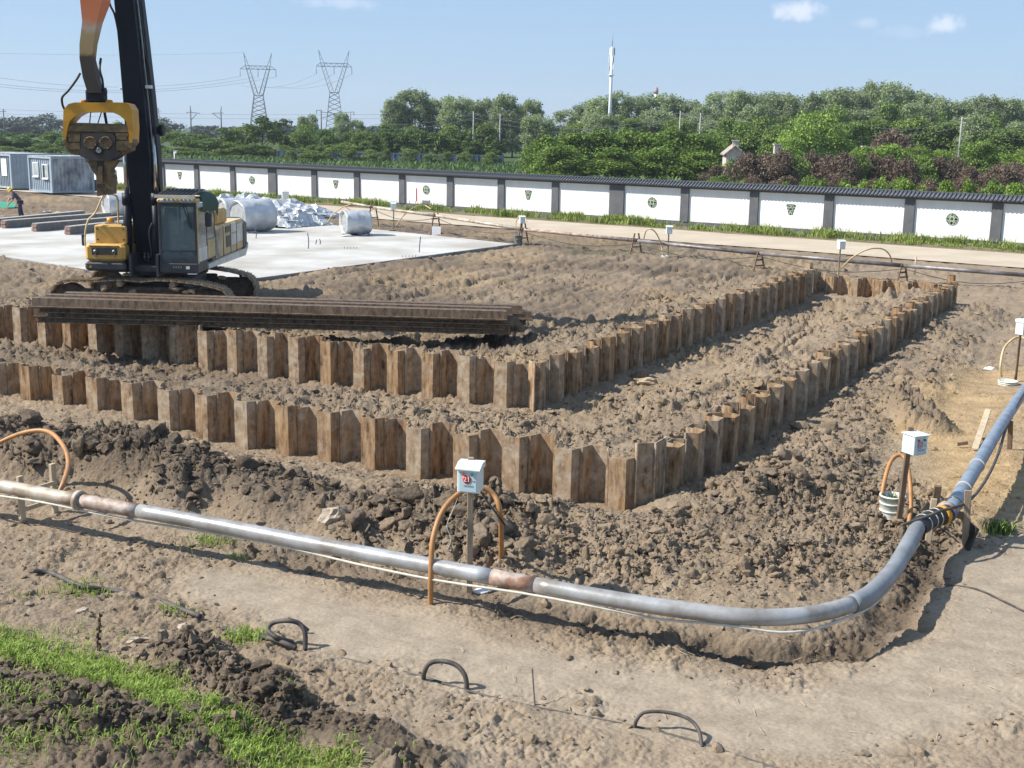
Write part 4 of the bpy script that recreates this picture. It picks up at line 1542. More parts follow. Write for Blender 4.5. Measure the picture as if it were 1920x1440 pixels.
# ------------------------------------------------------------------ pipe along the road at the back
TR = [(700, 428, 1.05), (817, 441, .92), (980, 462, .74), (1192, 479, .60), (1423, 500, .50), (1692, 520, .42)]
bpts = [at_y(600, 369, at(690, 428).y + 3.0)]
bp = thing('back_pipe', 'long weathered pipe on trestles beside the tan road', 'pipe', at(1192, 479, 0))
cen = []
for (px, py, hh) in TR:
    g = at(px, py, 0)
    cen.append(Vector((g.x, g.y, hh)))
d0 = (cen[0] - cen[1]).normalized()
cen = [cen[0] + d0 * 2.6 + Vector((0, 0, .05))] + cen + [Vector((*g2(1925, 541), .36)) + Vector((0.6, .6, 0)), Vector((*g2(2200, 570), .34))]
mats = ['pipe_old', 'pipe_old', 'pipe_old', 'pipe_rust', 'pipe_dark', 'pipe_dark', 'pipe_dark', 'pipe_dark']
for i in range(len(cen) - 1):
    MB().tube([cen[i], (cen[i] + cen[i + 1]) / 2, cen[i + 1]], .076 if i % 2 else .073, 12).build('pipe_length', M[mats[i]], bp, rel=True)
tr_txt = ['behind the silver roll', 'above the white sheet', 'beside the slab corner', 'left of the second back hose', 'left of the back corner piles', 'nearest the right edge']
for (px, py, hh), tx in zip(TR, tr_txt):
    g = at(px, py, 0)
    z0 = hz(g.x, g.y)
    t = thing('trestle', f'brown timber trestle under the back pipe, {tx}', 'trestle', (g.x, g.y, z0 - .05), R(35))
    for s_ in (-1, 1):
        MB().beam((s_ * .30, 0, 0), (s_ * .10, 0, hh + .22), .05, .05).build('leg', M['wood_brown'], t)
    MB().box((0, .04, hh - .07), (.46, .04, .06)).build('crossbar', M['wood_brown'], t)
    MB().box((0, -.04, hh * .45), (.52, .035, .05)).build('crossbar', M['wood_brown'], t)
# sagging cables under the back pipe
for lab, dz, r_ in (('dark cable sagging under the back pipe', -.22, .016), ):
    pts = []
    for i in range(len(cen) - 1):
        a, b = cen[i], cen[i + 1]
        for k in range(6):
            t_ = k / 6
            pts.append(a.lerp(b, t_) + Vector((.02, -.13, -.1 - .32 * math.sin(math.pi * t_))))
    tag(MB().tube(pts, r_, 5).build('sagging_cable', M['cable']), lab, 'cable')
BX = [(738, 437, 1.45, 'left of the white sheet on the slab', 'bucket_grey', .16, .2), (978, 462, 1.32, 'standing in the grey casing at the slab corner', 'bucket_grey', .17, .50),
      (1252, 484, 1.30, 'beyond the bare tan platform', 'bucket', .19, .10), (1572, 518, 1.30, 'beyond the back sheet piles', 'bucket', .20, .10)]
for (px, py, hh, tx, bm_, br, bh) in BX:
    g = at(px, py, 0)
    ctrl_box(f'small white control box on a post {tx}', (g.x, g.y, hz(g.x, g.y)), hh, R(random.uniform(-10, 20)), w=.23, h=.29, detail=False, postw=.055)
    bucket(f'{"grey" if "grey" in bm_ else "pale"} well casing {["left of the white sheet", "at the slab corner", "beyond the tan platform", "beyond the back piles"][[738, 978, 1252, 1572].index(px)]}', px - (3 if px != 978 else 6), py + 1, br, bh, bm_)
g = at(536, 388, 0)
ctrl_box('small white control box on a post behind the silver film', (g.x, g.y, 0), 1.0, R(20), w=.42, h=.45, detail=False, postw=.16)
hose('pale hose arching beside the post beyond the tan platform', [at(1243, 482, .05), at(1240, 460, .5), at(1232, 440, .95), at(1222, 430, 1.18), at(1212, 432, 1.12), at(1207, 448, .75)], .026, 'hose_pale')
hose('pale hose arching from the well casing beyond the back piles', [at(1570, 514, .05), at(1580, 500, .35), at(1602, 480, .80), at(1630, 467, 1.05), at(1655, 467, 1.02), at(1668, 478, .75), at(1672, 492, .45)], .026, 'hose_pale')
hose('pale hose arching at the grey casing by the slab corner', [at(970, 440, .45), at(967, 420, .9), at(972, 407, 1.2), at(982, 404, 1.25), at(988, 416, 1.0)], .022, 'hose_pale')
hose('pale hose arching left of the white sheet', [at(742, 424, .30), at(756, 405, .75), at(775, 390, 1.10), at(795, 385, 1.2), at(808, 392, 1.05)], .026, 'hose_pale')
hose('pale hose at the left end of the back pipe', [at(612, 422, .15), at(622, 405, .55), at(640, 390, .95), at(658, 383, 1.15)], .026, 'hose_pale')
g = at(1715, 512, 0)
tag(MB().cyl((g.x, g.y, -.05), (g.x, g.y, .62), .03, 7).build('stake', M['wood_pale']), 'short pale stake beside the back pipe', 'stake')
g = at(818, 443, 0)
o = MB().box((0, 0, .22), (.42, .03, .44), Matrix.Rotation(R(-14), 4, 'X')).build('white_sheet', M['white']); o.location = (g.x, g.y, 0.02)
tag(o, 'white sheet leaning on the trestle foot behind the slab', 'board')

# ------------------------------------------------------------------ silver wrapped rolls and film on the slab
def wrapped_roll(label, px, py, r, ln, az, seed, collapsed=0.0, ribs=0):
    """cylinder lying on its side wrapped in film; az: direction of its open end"""
    q = at(px, py, .13)
    t = thing('wrapped_roll', label, 'duct roll', (q.x, q.y, .13), az, 'film-wrapped rolls')
    rg = np.random.default_rng(seed)
    n, m = 40, 16
    rings = []
    for j in range(m + 1):
        u = j / m
        ring = []
        for k in range(n):
            a = 2 * math.pi * k / n
            rr = r * (1 + .02 * math.sin(3 * a + 5 * u + seed) + .025 * math.sin(7 * a - 9 * u) + .018 * rg.normal())
            if ribs: rr += .012 * math.sin(u * math.pi * 2 * ribs)
            zz = rr * math.sin(a) * (1 - .08 * collapsed)
            if math.sin(a) < -.6: rr *= 1.0
            ring.append((u * ln - ln, rr * math.cos(a) * (1 + .06 * collapsed), r + max(zz, -r * .97)))
        rings.append(ring)
    # turn the wrap inwards at the mouth
    inner = [(x_ - .06, y_ * .86, r + (z_ - r) * .86) for (x_, y_, z_) in rings[-1]]
    lip = [(x_ + .05, y_ * .95, r + (z_ - r) * .95) for (x_, y_, z_) in rings[-1]]
    deep = [(x_ - ln * .8, y_ * .84, r + (z_ - r) * .84) for (x_, y_, z_) in rings[-1]]
    back = [(x_, y_ * .5, r + (z_ - r) * .5) for (x_, y_, z_) in rings[0]]
    MB().loft([back] + rings + [lip, inner], cap=False, smooth=True).build('film_wrap', M['film'], t)
    MB().loft([inner, deep], cap=True, smooth=True).build('duct_lining', M['film_in'], t)
    # loose film gathered on the ground
    mb = MB()
    for k in range(7):
        y0 = rg.uniform(-r, r); x0 = rg.uniform(-ln, .15)
        v = []
        for i in range(5):
            for j in range(5):
                v.append((x0 + (i - 2) * .13, y0 + (j - 2) * .13, .02 + .12 * rg.random() * (1 - abs(i - 2) / 3) * (1 - abs(j - 2) / 3)))
        mb.add(v, [(i * 5 + j, i * 5 + j + 1, i * 5 + j + 6, i * 5 + j + 5) for i in range(4) for j in range(4)], True)
    mb.build('loose_film', M['film'], t)
    return t


wrapped_roll('silver film-wrapped ribbed roll standing alone on the slab', 645, 441, .58, 1.15, R(205), 2, 1.0, 9)
wrapped_roll('largest silver film-wrapped duct roll beside the cab', 444, 436, .74, 1.75, R(228), 3, .3)
wrapped_roll('silver film-wrapped roll behind the handrail left of the boom', 200, 408, .66, 1.7, R(215), 4, .8)
wrapped_roll('silver film-wrapped roll with dark mouth right behind the engine hood', 415, 424, .66, 1.8, R(222), 5, .2)


def film_heap(label, pts, w, h, seed):
    """crumpled film lying in a long heap along a line of ground points"""
    P = bez([Vector((*g2(*p), .13)) for p in pts], 18)
    rg = np.random.default_rng(seed)
    nn = 25
    v, f = [], []
    for i, c in enumerate(P):
        d = (P[min(i + 1, len(P) - 1)] - P[max(i - 1, 0)]).normalized()
        s_ = Vector((-d.y, d.x, 0))
        end = math.sin(math.pi * min(1, max(0.02, i / (len(P) - 1)))) ** .5
        for j in range(nn):
            u = j / (nn - 1) * 2 - 1
            x_, y_ = c.x + s_.x * u * w, c.y + s_.y * u * w
            b = (1 - abs(u) ** 2.2) * end
            nz = float(fbm(np.array([x_ * 1.7]), np.array([y_ * 1.7]), seed, 3)[0])
            n2 = abs(float(vnoise(np.array([x_ * 3.1]), np.array([y_ * 3.1]), seed + 5)[0]))
            v.append((x_ + .05 * rg.normal(), y_ + .05 * rg.normal(), .14 + max(0, b * (h * (.75 + .6 * nz) - .18 * n2)) + .02 * rg.random()))
    for i in range(len(P) - 1):
        for j in range(nn - 1):
            f.append((i * nn + j, i * nn + j + 1, i * nn + nn + j + 1, i * nn + nn + j))
    o = MB().add(v, f, False).build('plastic_film', M['film'])
    return tag(o, label, 'plastic film')


film_heap('long heap of crumpled silver film right of the largest roll', [(505, 432), (545, 428), (598, 424)], 1.1, .85, 31)
film_heap('silver film spread over rolls behind the cab', [(330, 398), (400, 398), (470, 402), (560, 410), (610, 414)], 1.9, 1.0, 33)
# rebar stubs on the slab
for i, (px, py, hh) in enumerate([(578, 466, .62), (592, 458, .2), (600, 458, .22), (786, 473, .62), (480, 447, .45)]):
    g = at(px, py, .13)
    mb = MB().tube(bez([g, g + Vector((.02, 0, hh * .5)), g + Vector((.05 if i % 2 else -.02, 0, hh))], 4), .022, 6)
    tag(mb.build('rebar_stub', M['pole_dk']), ['bent rebar stub upright near the middle of the slab', 'left short rebar stub of the pair on the slab', 'right short rebar stub of the pair on the slab', 'curved rebar stub near the right slab corner', 'rebar stub before the largest silver roll'][i], 'rebar')
for (px, py) in ((646, 466), (755, 482)):
    g = at(px, py, .13)
    mb = MB()
    for k in range(5): mb.cyl((g.x + k * .12, g.y + .03 * k, .12), (g.x + k * .12, g.y + .03 * k, .20), .012, 5)
    tag(mb.build('rebar_row', M['wood_brown']), f'row of tiny rebar ends in the slab {"near its middle" if px == 646 else "near its right edge"}', 'rebar')

# ------------------------------------------------------------------ low cement-rendered footing walls
FW = [((0, 424), (155, 408), 'farthest'), ((8, 428), (205, 412), 'second nearest the wrapped roll'), ((66, 434), (232, 419), 'third from the back'), ((128, 440), (240, 427), 'nearest the camera')]
for i, (a, b, tx) in enumerate(FW):
    A, B = at(*a, .13), at(*b, .13)
    if i == 0: A = A + (A - B).normalized() * 3
    d = (B - A).normalized()
    t = thing('footing_wall', f'low grey rendered brick footing wall on the slab, {tx}', 'low wall', A, 0, 'low footing walls')
    L = (B - A).length
    hh = .34
    MB().beam((0, 0, hh / 2), (d.x * L, d.y * L, hh / 2), .30, hh).build('rendered_side', M['brickdark'], t)
    MB().beam((0, 0, hh + .012), (d.x * L, d.y * L, hh + .012), .31, .025).build('cement_top', M['brick_top'], t)
    for k in range(4):
        MB().box((-d.x * .012 + d.y * (.07 if k % 2 else -.07), -d.y * .012 - d.x * (.07 if k % 2 else -.07), .05 + .155 * (k // 2) + .04), (.13, .13, .12), math.atan2(d.y, d.x)).build('brick', M['brick_end'], t)
g = at(110, 411, .13)
mb = MB().lathe([(.6, 0), (.42, .16), (.2, .34), (.02, .42)], 14); o = mb.build('sand_heap', M['sand']); o.location = g
tag(o, 'small cone of tan sand behind a footing wall', 'sand heap')
g = at(90, 412, .13)
o = MB().lathe([(.16, 0), (.21, .4), (.225, .4), (.225, .43), (.19, .43), (.17, .1), (.001, .1)], 14).build('metal_bucket', M['steel']); o.location = g
tag(o, 'grey metal bucket left of the sand cone', 'bucket')
g = at(137, 412, .13)
o = MB().lathe([(.35, 0), (.25, .16), (.02, .22)], 10).build('cement_bag', M['white']); o.location = g
tag(o, 'white cement bag right of the sand cone', 'bag')
g = at(2, 392, 0)
o = MB().add([(-1.6, .5, .45), (-.9, .5, .62), (-.2, .4, .40), (.75, .3, .38), (.85, -.2, .12), (-.2, -.3, .1), (-.9, -.3, .15), (-1.6, -.3, .1)], [(0, 1, 6, 7), (1, 2, 5, 6), (2, 3, 4, 5)]).build('green_net', M['net_green']); o.location = g
tag(o, 'strip of green netting at the left edge behind the worker', 'netting')

# ------------------------------------------------------------------ site containers
def container(label, cx, cy, rz, L, W, H, mat, end_mat, windows, notice):
    t = thing('site_container', label, 'container', (cx, cy, .12), rz, 'site containers')
    # long side faces -y (camera), end faces +x
    def corrug(n, length):
        pts = []
        for k in range(n):
            a = k * length / n
            s = length / n
            pts += [(a, 0), (a + s * .35, 0), (a + s * .5, -.05), (a + s * .85, -.05)]
        return pts + [(length, 0)]
    def sheet(pts, z0, z1, f):
        v = [f(x_, y_, z0) for x_, y_ in pts] + [f(x_, y_, z1) for x_, y_ in pts]
        n = len(pts)
        return v, [(i, i + 1, n + i + 1, n + i) for i in range(n - 1)]
    mb = MB(); mb.add(*sheet(corrug(int(L / .27), L), .12, H - .1, lambda x_, y_, z_: (x_ - L, -W / 2 + y_ + .06, z_))); mb.build('long_side', M[mat], t)
    mb = MB(); mb.add(*sheet(corrug(int(W / .27), W), .12, H - .1, lambda x_, y_, z_: (-y_ - .06, x_ - W / 2, z_))); mb.build('end_wall', M[end_mat], t)
    MB().box((-L / 2, .05, H / 2 + .02), (L - .16, W - .22, H - .2)).build('core', M[mat], t)
    fr = MB()
    for x_ in (-.05, -L + .05):
        for y_ in (-W / 2 + .0, W / 2): fr.box((x_, y_, H / 2), (.16, .16, H))
    for z_ in (.06, H - .06):
        fr.box((-L / 2, -W / 2, z_), (L, .14, .13)); fr.box((-.05, 0, z_), (.14, W - .16, .13))
    fr.build('corner_frame', M['cont'], t)
    MB().box((-L / 2, 0, H + .03), (L + .02, W + .1, .05)).build('roof', M['peel'], t)
    for (wx, wz, ww, wh, gm) in windows:
        w = MB().box((wx, -W / 2 - .03, wz), (ww, .06, wh)).build('window', M['window_frame'], t)
        MB().box((wx - ww * .22, -W / 2 - .064, wz), (ww * .38, .01, wh - .16)).build('pane', M[gm], w)
        MB().box((wx + ww * .22, -W / 2 - .064, wz), (ww * .38, .01, wh - .16)).build('pane', M['glass_lt'], w)
        MB().box((wx, -W / 2 - .08, wz - wh / 2 - .03), (ww + .1, .10, .05)).build('sill', M['window_frame'], w)
    if notice:
        n = MB().box((notice[0], -W / 2 - .02, notice[1]), (notice[2], .03, notice[3])).build('notice_sheet', M['white'], t)
        for k in range(6): MB().box((notice[0], -W / 2 - .038, notice[1] + notice[3] * (.36 - k * .14)), (notice[2] * .7, .004, .03)).build('text_line', M['grey_print'], n)
    return t


A = at(127, 366, 0); Bp = at(42, 357.5, 0)
ang = math.atan2(A.y - Bp.y, A.x - Bp.x)
c1 = container('grey-blue corrugated site container with two windows and peeling end', A.x, A.y + 1.2, ang, 3.4, 3.0, 2.45, 'cont', 'peel',
               [(-1.9 - .45, 1.55, .78, 1.0, 'glass_lt'), (-.95, 1.45, .78, 1.0, 'glass_dk')], None)
c2 = container('grey corrugated site container with a white notice at the left edge', Bp.x + .2, Bp.y + 1.35, ang, 6.0, 2.9, 2.45, 'cont_dk', 'cont', [], (-1.2, 1.5, .85, 1.25))
g = at(158, 360, 0)
o = MB().box((0, 0, .45), (.55, .4, .75)).box((.0, -.21, .5), (.35, .04, .35)).build('red_cabinet', M['pipe_rust']); o.location = (g.x - .2, g.y - .3, .05)
tag(o, 'small rust-red cabinet against the peeling container end', 'cabinet')
g = at(170, 362, 0)
o = MB().box((0, 0, .5), (.7, .5, .8), None, .05).cyl((-.2, -.3, .3), (.3, -.35, .35), .2, 10).build('generator', M['cloth_navy']); o.location = (g.x + .1, g.y - .1, .05)
tag(o, 'dark blue machine beside the peeling container end', 'generator')

# ------------------------------------------------------------------ stones, litter and cables in the foreground
def stone(label, px, py, sx, sy, sz, mat, seed, z=None, name='stone'):
    q = at(px, py, 0 if z is None else z)
    v, f = ico(3, seed, .55)
    n = np.array([vnoise(v[:, 0] * 2.2 + seed, v[:, 1] * 2.2 + v[:, 2] * 1.7, seed)]).T
    v = v * (1 + .10 * n) * np.array((sx, sy, sz))
    o = put(name, np_mesh(name, v, f, M[mat], False), None, (q.x, q.y, hz(q.x, q.y) + sz * .35 if z is None else z))
    return tag(o, label, 'stone')


stone('pale boulder beside the rusty patch of the silver pipe', 630, 996, .17, .13, .14, 'stone', 71)
stone('pale grey clay slab lying before the outer front piles', 455, 902, .20, .12, .06, 'stone', 72)
stone('white stone under the pipe right of box 21', 912, 1110, .10, .06, .05, 'white', 73)
stone('small white stone on bare soil at the left', 152, 1148, .06, .05, .04, 'stone', 74)
stone('small pale stone behind the fresh grass', 255, 1210, .07, .05, .05, 'stone', 75)
stone('small pale stone by the black cable end', 340, 1178, .07, .05, .04, 'stone', 76)
stone('reddish brick piece under the silver pipe', 742, 1066, .07, .05, .04, 'brick_end', 77)
stone('yellowish clay block on the trench floor beside the inner right row', 1215, 700, .30, .16, .10, 'sand', 78, name='clay_block')
stone('dark brown chunk at the foot of the inner right row', 1203, 690, .26, .2, .16, 'wood_brown', 79, name='clay_block')
stone('white bag scrap on yellow soil at the right', 1857, 684, .16, .06, .05, 'white', 80, name='plastic_scrap')


def gcab(label, pts, r=.017, lift=.012, seg=8, name='ground_cable'):
    P = []
    for (px, py, zz) in pts:
        q = at(px, py, 0)
        h0 = hz(q.x, q.y)
        q = at(px, py, h0 + zz)
        P.append(q + Vector((0, 0, lift)))
    return tag(MB().tube(bez(P, seg), r, 8).build(name, M['cable']), label, 'cable')


gcab('dusty black cable lying on bare soil at the left', [(62, 1072, 0), (100, 1078, .02), (150, 1100, .01), (205, 1108, .02), (258, 1117, .01)], .027)
gcab('short black cable piece right of the dusty cable', [(290, 1122, .01), (325, 1138, .02), (376, 1158, .01)], .027)
gcab('black cable leading from thin grass into the coiled hoop', [(418, 1180, .0), (470, 1190, .01), (520, 1203, .03), (555, 1218, .01)], .025)
gcab('coiled black cable hoop on the path', [(548, 1206, .0), (520, 1198, .05), (503, 1184, .12), (512, 1170, .20), (540, 1166, .23), (562, 1172, .21), (572, 1190, .13), (572, 1220, .0)], .024)
gcab('small black cable end beside the coiled hoop', [(540, 1162, .12), (560, 1170, .1), (578, 1184, .02)], .018)
gcab('thin dark cable lying along the bare path', [(575, 1220, .0), (680, 1243, .0), (790, 1268, .0), (880, 1296, 0), (1005, 1326, 0), (1190, 1362, 0), (1310, 1392, 0), (1440, 1436, 0), (1600, 1480, 0)], .013, -.002)
gcab('brown cable hoop standing on the path', [(794, 1276, -.02), (796, 1262, .08), (806, 1246, .16), (830, 1242, .19), (856, 1250, .18), (872, 1270, .11), (876, 1298, -.02)], .022)
gcab('low dark cable hoop at the lower right of the path', [(1190, 1368, -.02), (1194, 1352, .06), (1210, 1338, .12), (1250, 1338, .13), (1290, 1350, .12), (1310, 1372, .08), (1316, 1404, -.02)], .016)
gcab('thin dark stick upright on the path cable', [(1003, 1328, -.02), (1001, 1300, .1), (998, 1256, .26)], .006)
gcab('thin dark wire on the smooth soil at the right', [(1770, 1098, 0), (1830, 1106, 0), (1880, 1128, .01), (1925, 1150, 0)], .010)
a = at(183, 1228, 0)
mb = MB().tube(bez([a, a + Vector((.01, .0, .14)), a + Vector((.03, .02, .30)), a + Vector((.04, .0, .42))], 4), .008, 5)
for k in range(14): 
    p0 = a + Vector((.02 + .001 * k, 0, .06 + .025 * k)); mb.box(p0 + Vector((random.uniform(-.02, .02), random.uniform(-.02, .02), 0)), (.02, .015, .025), random.uniform(0, 3))
tag(mb.build('dry_stalk', M['trunk_dry']), 'dry dark brown weed stalk beside the fresh grass', 'weed')

# ------------------------------------------------------------------ excavator with vibratory pile hammer
EX, EY, EZ = -9.15, 31.5, .16
ex = thing('excavator', 'yellow and cream crawler excavator with navy boom carrying a vibratory pile hammer', 'excavator', (EX, EY, EZ))


def track_loop():
    """closed path of the track in its plane (x along, z up), with a slight sag on top"""
    pts = []
    r = .43
    for a in np.linspace(90, 270, 13):
        pts.append((-1.83 + r * math.cos(R(a)), .44 + r * math.sin(R(a))))
    for x_ in np.linspace(-1.6, 1.6, 15): pts.append((x_, .01))
    for a in np.linspace(-90, 78, 13):
        pts.append((1.80 + (r - .05) * math.cos(R(a)), .39 + (r - .05) * math.sin(R(a))))
    for x_, z_ in ((1.55, .84), (1.2, .89), (.8, .93), (.4, .94), (0, .90), (-.4, .93), (-.8, .92), (-1.2, .88), (-1.55, .88)):
        pts.append((x_, z_))
    return pts


LOOP = track_loop()
# resample evenly into shoes
seg = [math.dist(LOOP[i], LOOP[(i + 1) % len(LOOP)]) for i in range(len(LOOP))]
tot = sum(seg); NS = 52


def loop_at(s):
    s %= tot
    for i, l in enumerate(seg):
        if s <= l:
            a, b = LOOP[i], LOOP[(i + 1) % len(LOOP)]
            return (a[0] + (b[0] - a[0]) * s / l, a[1] + (b[1] - a[1]) * s / l), math.atan2(b[1] - a[1], b[0] - a[0])
        s -= l
    return LOOP[0], 0


shoe = MB().box((0, 0, 0), (tot / NS * .95, .60, .028))
for gx in (-.055, 0, .055): shoe.box((gx, 0, -.03), (.014, .60, .036))
ME_SHOE = shoe.mesh('track_shoe', M['shoe'])
for ly, nm in ((-1.45, 'near track'), (1.45, 'far track')):
    tr = MB()
    tr.box((0, 0, .46), (3.5, .34, .42), None, .06)
    tr.box((.3, 0, .70), (1.6, .26, .12), None, .03)
    track = tr.build('track', M['track'], ex)
    track.location = (-.05, ly, 0)
    for k in range(NS):
        (x_, z_), a = loop_at(k * tot / NS)
        o = put('track_shoe', ME_SHOE, track, (x_, 0, z_), (0, -a, 0))
    for x_ in np.linspace(-1.45, 1.35, 8):
        MB().cyl((x_, -.20, .16), (x_, .20, .16), .11, 12).build('roller', M['track'], track)
    for x_ in (-.55, .75):
        MB().cyl((x_, -.22, .83), (x_, .22, .83), .075, 12).build('carrier_roller', M['shoe'], track)
    MB().cyl((-1.83, -.13, .44), (-1.83, .13, .44), .37, 22).cyl((-1.83, -.22, .44), (-1.83, .22, .44), .14, 14).build('idler', M['track'], track)
    sp = MB().cyl((1.80, -.12, .39), (1.80, .12, .39), .30, 22).cyl((1.80, -.26, .39), (1.80, .26, .39), .19, 14)
    for k in range(11):
        a = k * 2 * math.pi / 11
        sp.box((1.80 + .32 * math.cos(a), 0, .39 + .32 * math.sin(a)), (.09, .08, .07), Matrix.Rotation(-a, 4, 'Y'))
    sp.build('sprocket', M['track'], track)
    # caked mud on the frame
    for k in range(26):
        v, f = ico(2, 300 + k, .4)
        v = v * np.array((random.uniform(.06, .16), random.uniform(.04, .10), random.uniform(.04, .09))) + np.array((random.uniform(-1.5, 1.4), -.2 * (1 if ly < 0 else 1) + random.uniform(-.04, .04), random.uniform(.28, .74)))
        if k == 0: cv, cf = v, f
        else: cf = np.concatenate([cf, f + len(cv)]); cv = np.concatenate([cv, v])
    put('caked_mud', np_mesh('caked_mud', cv, cf, M['shoe']), track)['kind'] = 'stuff'

# chassis and turntable
MB().box((0, 0, .72), (1.7, 2.4, .34), None, .05).lathe([(.001, .88), (.72, .88), (.72, 1.08), (.001, 1.08)], 28).build('chassis', M['mgrey'], ex)
up = MB()
up.box((0, .9, 1.18), (2.5, 4.6, .18), None, .03)
up.box((-.30, -.6, 1.30), (.06, 2.2, .55)).box((.36, -.6, 1.30), (.06, 2.2, .55))
up.build('deck_frame', M['mgrey'], ex)
# boom-foot machinery between toolbox and cab
mc = MB()
mc.box((.02, .55, 1.75), (.66, .5, .9), None, .04)
mc.box((0, -.45, 1.36), (.6, .6, .2), None, .03)
for k, x_ in enumerate((-.16, -.07, .12, .22)):
    mc.tube(bez([(x_, -.55, 1.38), (x_ + .03, -.72, 1.65), (x_ - .01 * k, -.60, 1.95), (x_ + .05, -.3, 2.1)], 5), .024, 7)
mc.build('valve_block', M['mgrey'], ex)
hs = MB()
for k, x_ in enumerate((-.20, -.10, .07, .17)):
    hs.tube(bez([(x_, -.78, 1.32), (x_ + .01, -.86, 1.55), (x_ + .04, -.80, 1.80), (x_ + .02, -.6, 2.0)], 6), .022, 8)
    for z_ in (1.42, 1.72): hs.cyl((x_ + .01, -.87, z_ - .03), (x_ + .015, -.87, z_ + .03), .033, 8)
hs.build('hydraulic_hoses', M['steel'], ex)
MB().tube([(.28 * math.cos(a) + .02, -.55, 2.2 + .28 * math.sin(a)) for a in np.linspace(0, 2 * math.pi, 25)], .03, 7, cap=False).build('hose_loop', M['black_rubber'], ex)
MB().lathe([(.001, 0), (.24, 0), (.24, .05), (.001, .05)], 20, Matrix.Translation((.03, -.05, 2.22)) @ Matrix.Rotation(R(90), 4, 'X')).build('swing_motor_cover', M['yellow'], ex)

# right-hand toolbox side (left in the picture)
tb = MB()
tb.box((-.90, -1.25, 1.60), (.98, 1.0, .42), None, .07)
toolbox = tb.build('toolbox', M['yellow'], ex)
MB().box((-.90, -1.27, 1.27), (1.0, 1.02, .24), None, .06).build('bumper', M['mgrey'], toolbox)
MB().box((-.90, -1.762, 1.64), (.62, .02, .17)).build('grille', M['hammer_dk'], toolbox)
MB().box((-.90, -1.76, 1.765), (.74, .03, .03)).build('grille_trim', M['hammer'], toolbox)
for x_ in (-1.12, -.66):
    MB().lathe([(.001, -.02), (.035, -.02), (.045, .01), (.02, .03)], 10, Matrix.Translation((x_, -1.78, 1.64)) @ Matrix.Rotation(R(90), 4, 'X')).box((x_, -1.77, 1.60), (.02, .03, .2)).build('work_lamp', M['steel'], toolbox)
MB().box((-1.25, -1.79, 1.26), (.06, .02, .05)).build('corner_lamp', M['yellow_hi'], toolbox)
MB().box((-.84, -.95, 2.02), (.80, .95, .46), None, .03).build('upper_box', M['yellow'], toolbox)
bl = MB()
for x_ in (-1.16, -.52):
    for z_ in (1.90, 2.16): bl.cyl((x_, -1.44, z_), (x_, -1.41, z_), .022, 8)
bl.build('bolt', M['mgrey'], toolbox)
MB().box((-.82, -.75, 2.27), (.55, .6, .04)).build('tank_lid', M['steel'], toolbox)
MB().cyl((-.98, -.95, 2.28), (-.98, -.95, 2.40), .09, 14).build('filler_cap', M['yellow_hi'], toolbox)
MB().box((-.90, .95, 1.75), (.95, 2.2, .75), None, .05).build('side_tank', M['cream'], ex)
hr = MB()
hr.tube(bez([(-1.36, -1.62, 1.50), (-1.42, -1.60, 1.9), (-1.36, -1.5, 2.35), (-1.20, -1.40, 2.55), (-1.02, -1.32, 2.95), (-.95, -1.25, 3.00), (-.72, -1.2, 2.95), (-.72, -1.15, 2.6), (-.74, -1.1, 2.27)], 6), .022, 7)
hr.build('handrail', M['cream'], ex)
MB().box((-1.47, -1.55, 1.90), (.08, .10, .30), None, .02).build('mirror', M['mgrey'], ex)

# cab
CX0, CX1, CY0, CY1, CZ0, CZ1 = .40, 1.34, -1.60, .25, 1.12, 2.93
cab = MB()
# pillars and frame
fw = .07
for (x_, y_) in ((CX0 + fw / 2, CY0 + fw / 2), (CX1 - fw / 2, CY0 + fw / 2), (CX0 + fw / 2, CY1 - fw / 2), (CX1 - fw / 2, CY1 - fw / 2), (CX1 - fw / 2, -.62)):
    cab.box((x_, y_, 2.1), (fw, fw, 1.5), None, .012)
cab.box(((CX0 + CX1) / 2, CY0 + fw / 2 + .001, 2.80), (CX1 - CX0 - fw * 2, fw, .10))
cab.box(((CX0 + CX1) / 2, CY0 + fw / 2 + .001, 1.43), (CX1 - CX0 - fw * 2, fw, .12))
cab.box(((CX0 + CX1) / 2, (CY0 + CY1) / 2, 1.37), (CX1 - CX0 - .01, CY1 - CY0 - .01, .05))
cab_o = cab.build('cab', M['mgrey'], ex)
MB().box(((CX0 + CX1) / 2, (CY0 + CY1) / 2, 2.89), (CX1 - CX0 + .03, CY1 - CY0 + .03, .10), None, .03).build('cab_roof', M['cream'], cab_o)
sk = MB().box(((CX0 + CX1) / 2, CY0 + .45, 1.24), (CX1 - CX0 + .02, .95, .24), None, .015).build('cab_skirt', M['mgrey'], cab_o)
MB().box((CX1 - .24, CY0 - .034, 1.26), (.09, .012, .07)).build('plate', M['white'], cab_o)
lt = MB()
for x_ in (.60, .66, .72, .78): lt.box((CX0 + x_ - .25, CY0 - .034, 1.27 + .01 * ((x_ * 100) % 3)), (.022, .012, .05))
lt.build('worn_lettering', M['steel'], cab_o)
MB().box((CX1 - .15, CY0 + .05, 1.105), (.22, .12, .03)).build('step_light', M['white'], cab_o)
MB().box(((CX0 + CX1) / 2, CY0 + .02, 2.22), (CX1 - CX0 - fw * 2 + .01, .012, 1.10)).build('windscreen', M['glass'], cab_o)
MB().box(((CX0 + CX1) / 2, CY0 + .02, 1.58), (CX1 - CX0 - fw * 2 + .01, .012, .20)).build('lower_screen', M['glass'], cab_o)
MB().box(((CX0 + CX1) / 2, CY0 + .005, 1.675), (CX1 - CX0 - fw * 2, .02, .03)).build('screen_bar', M['mgrey'], cab_o)
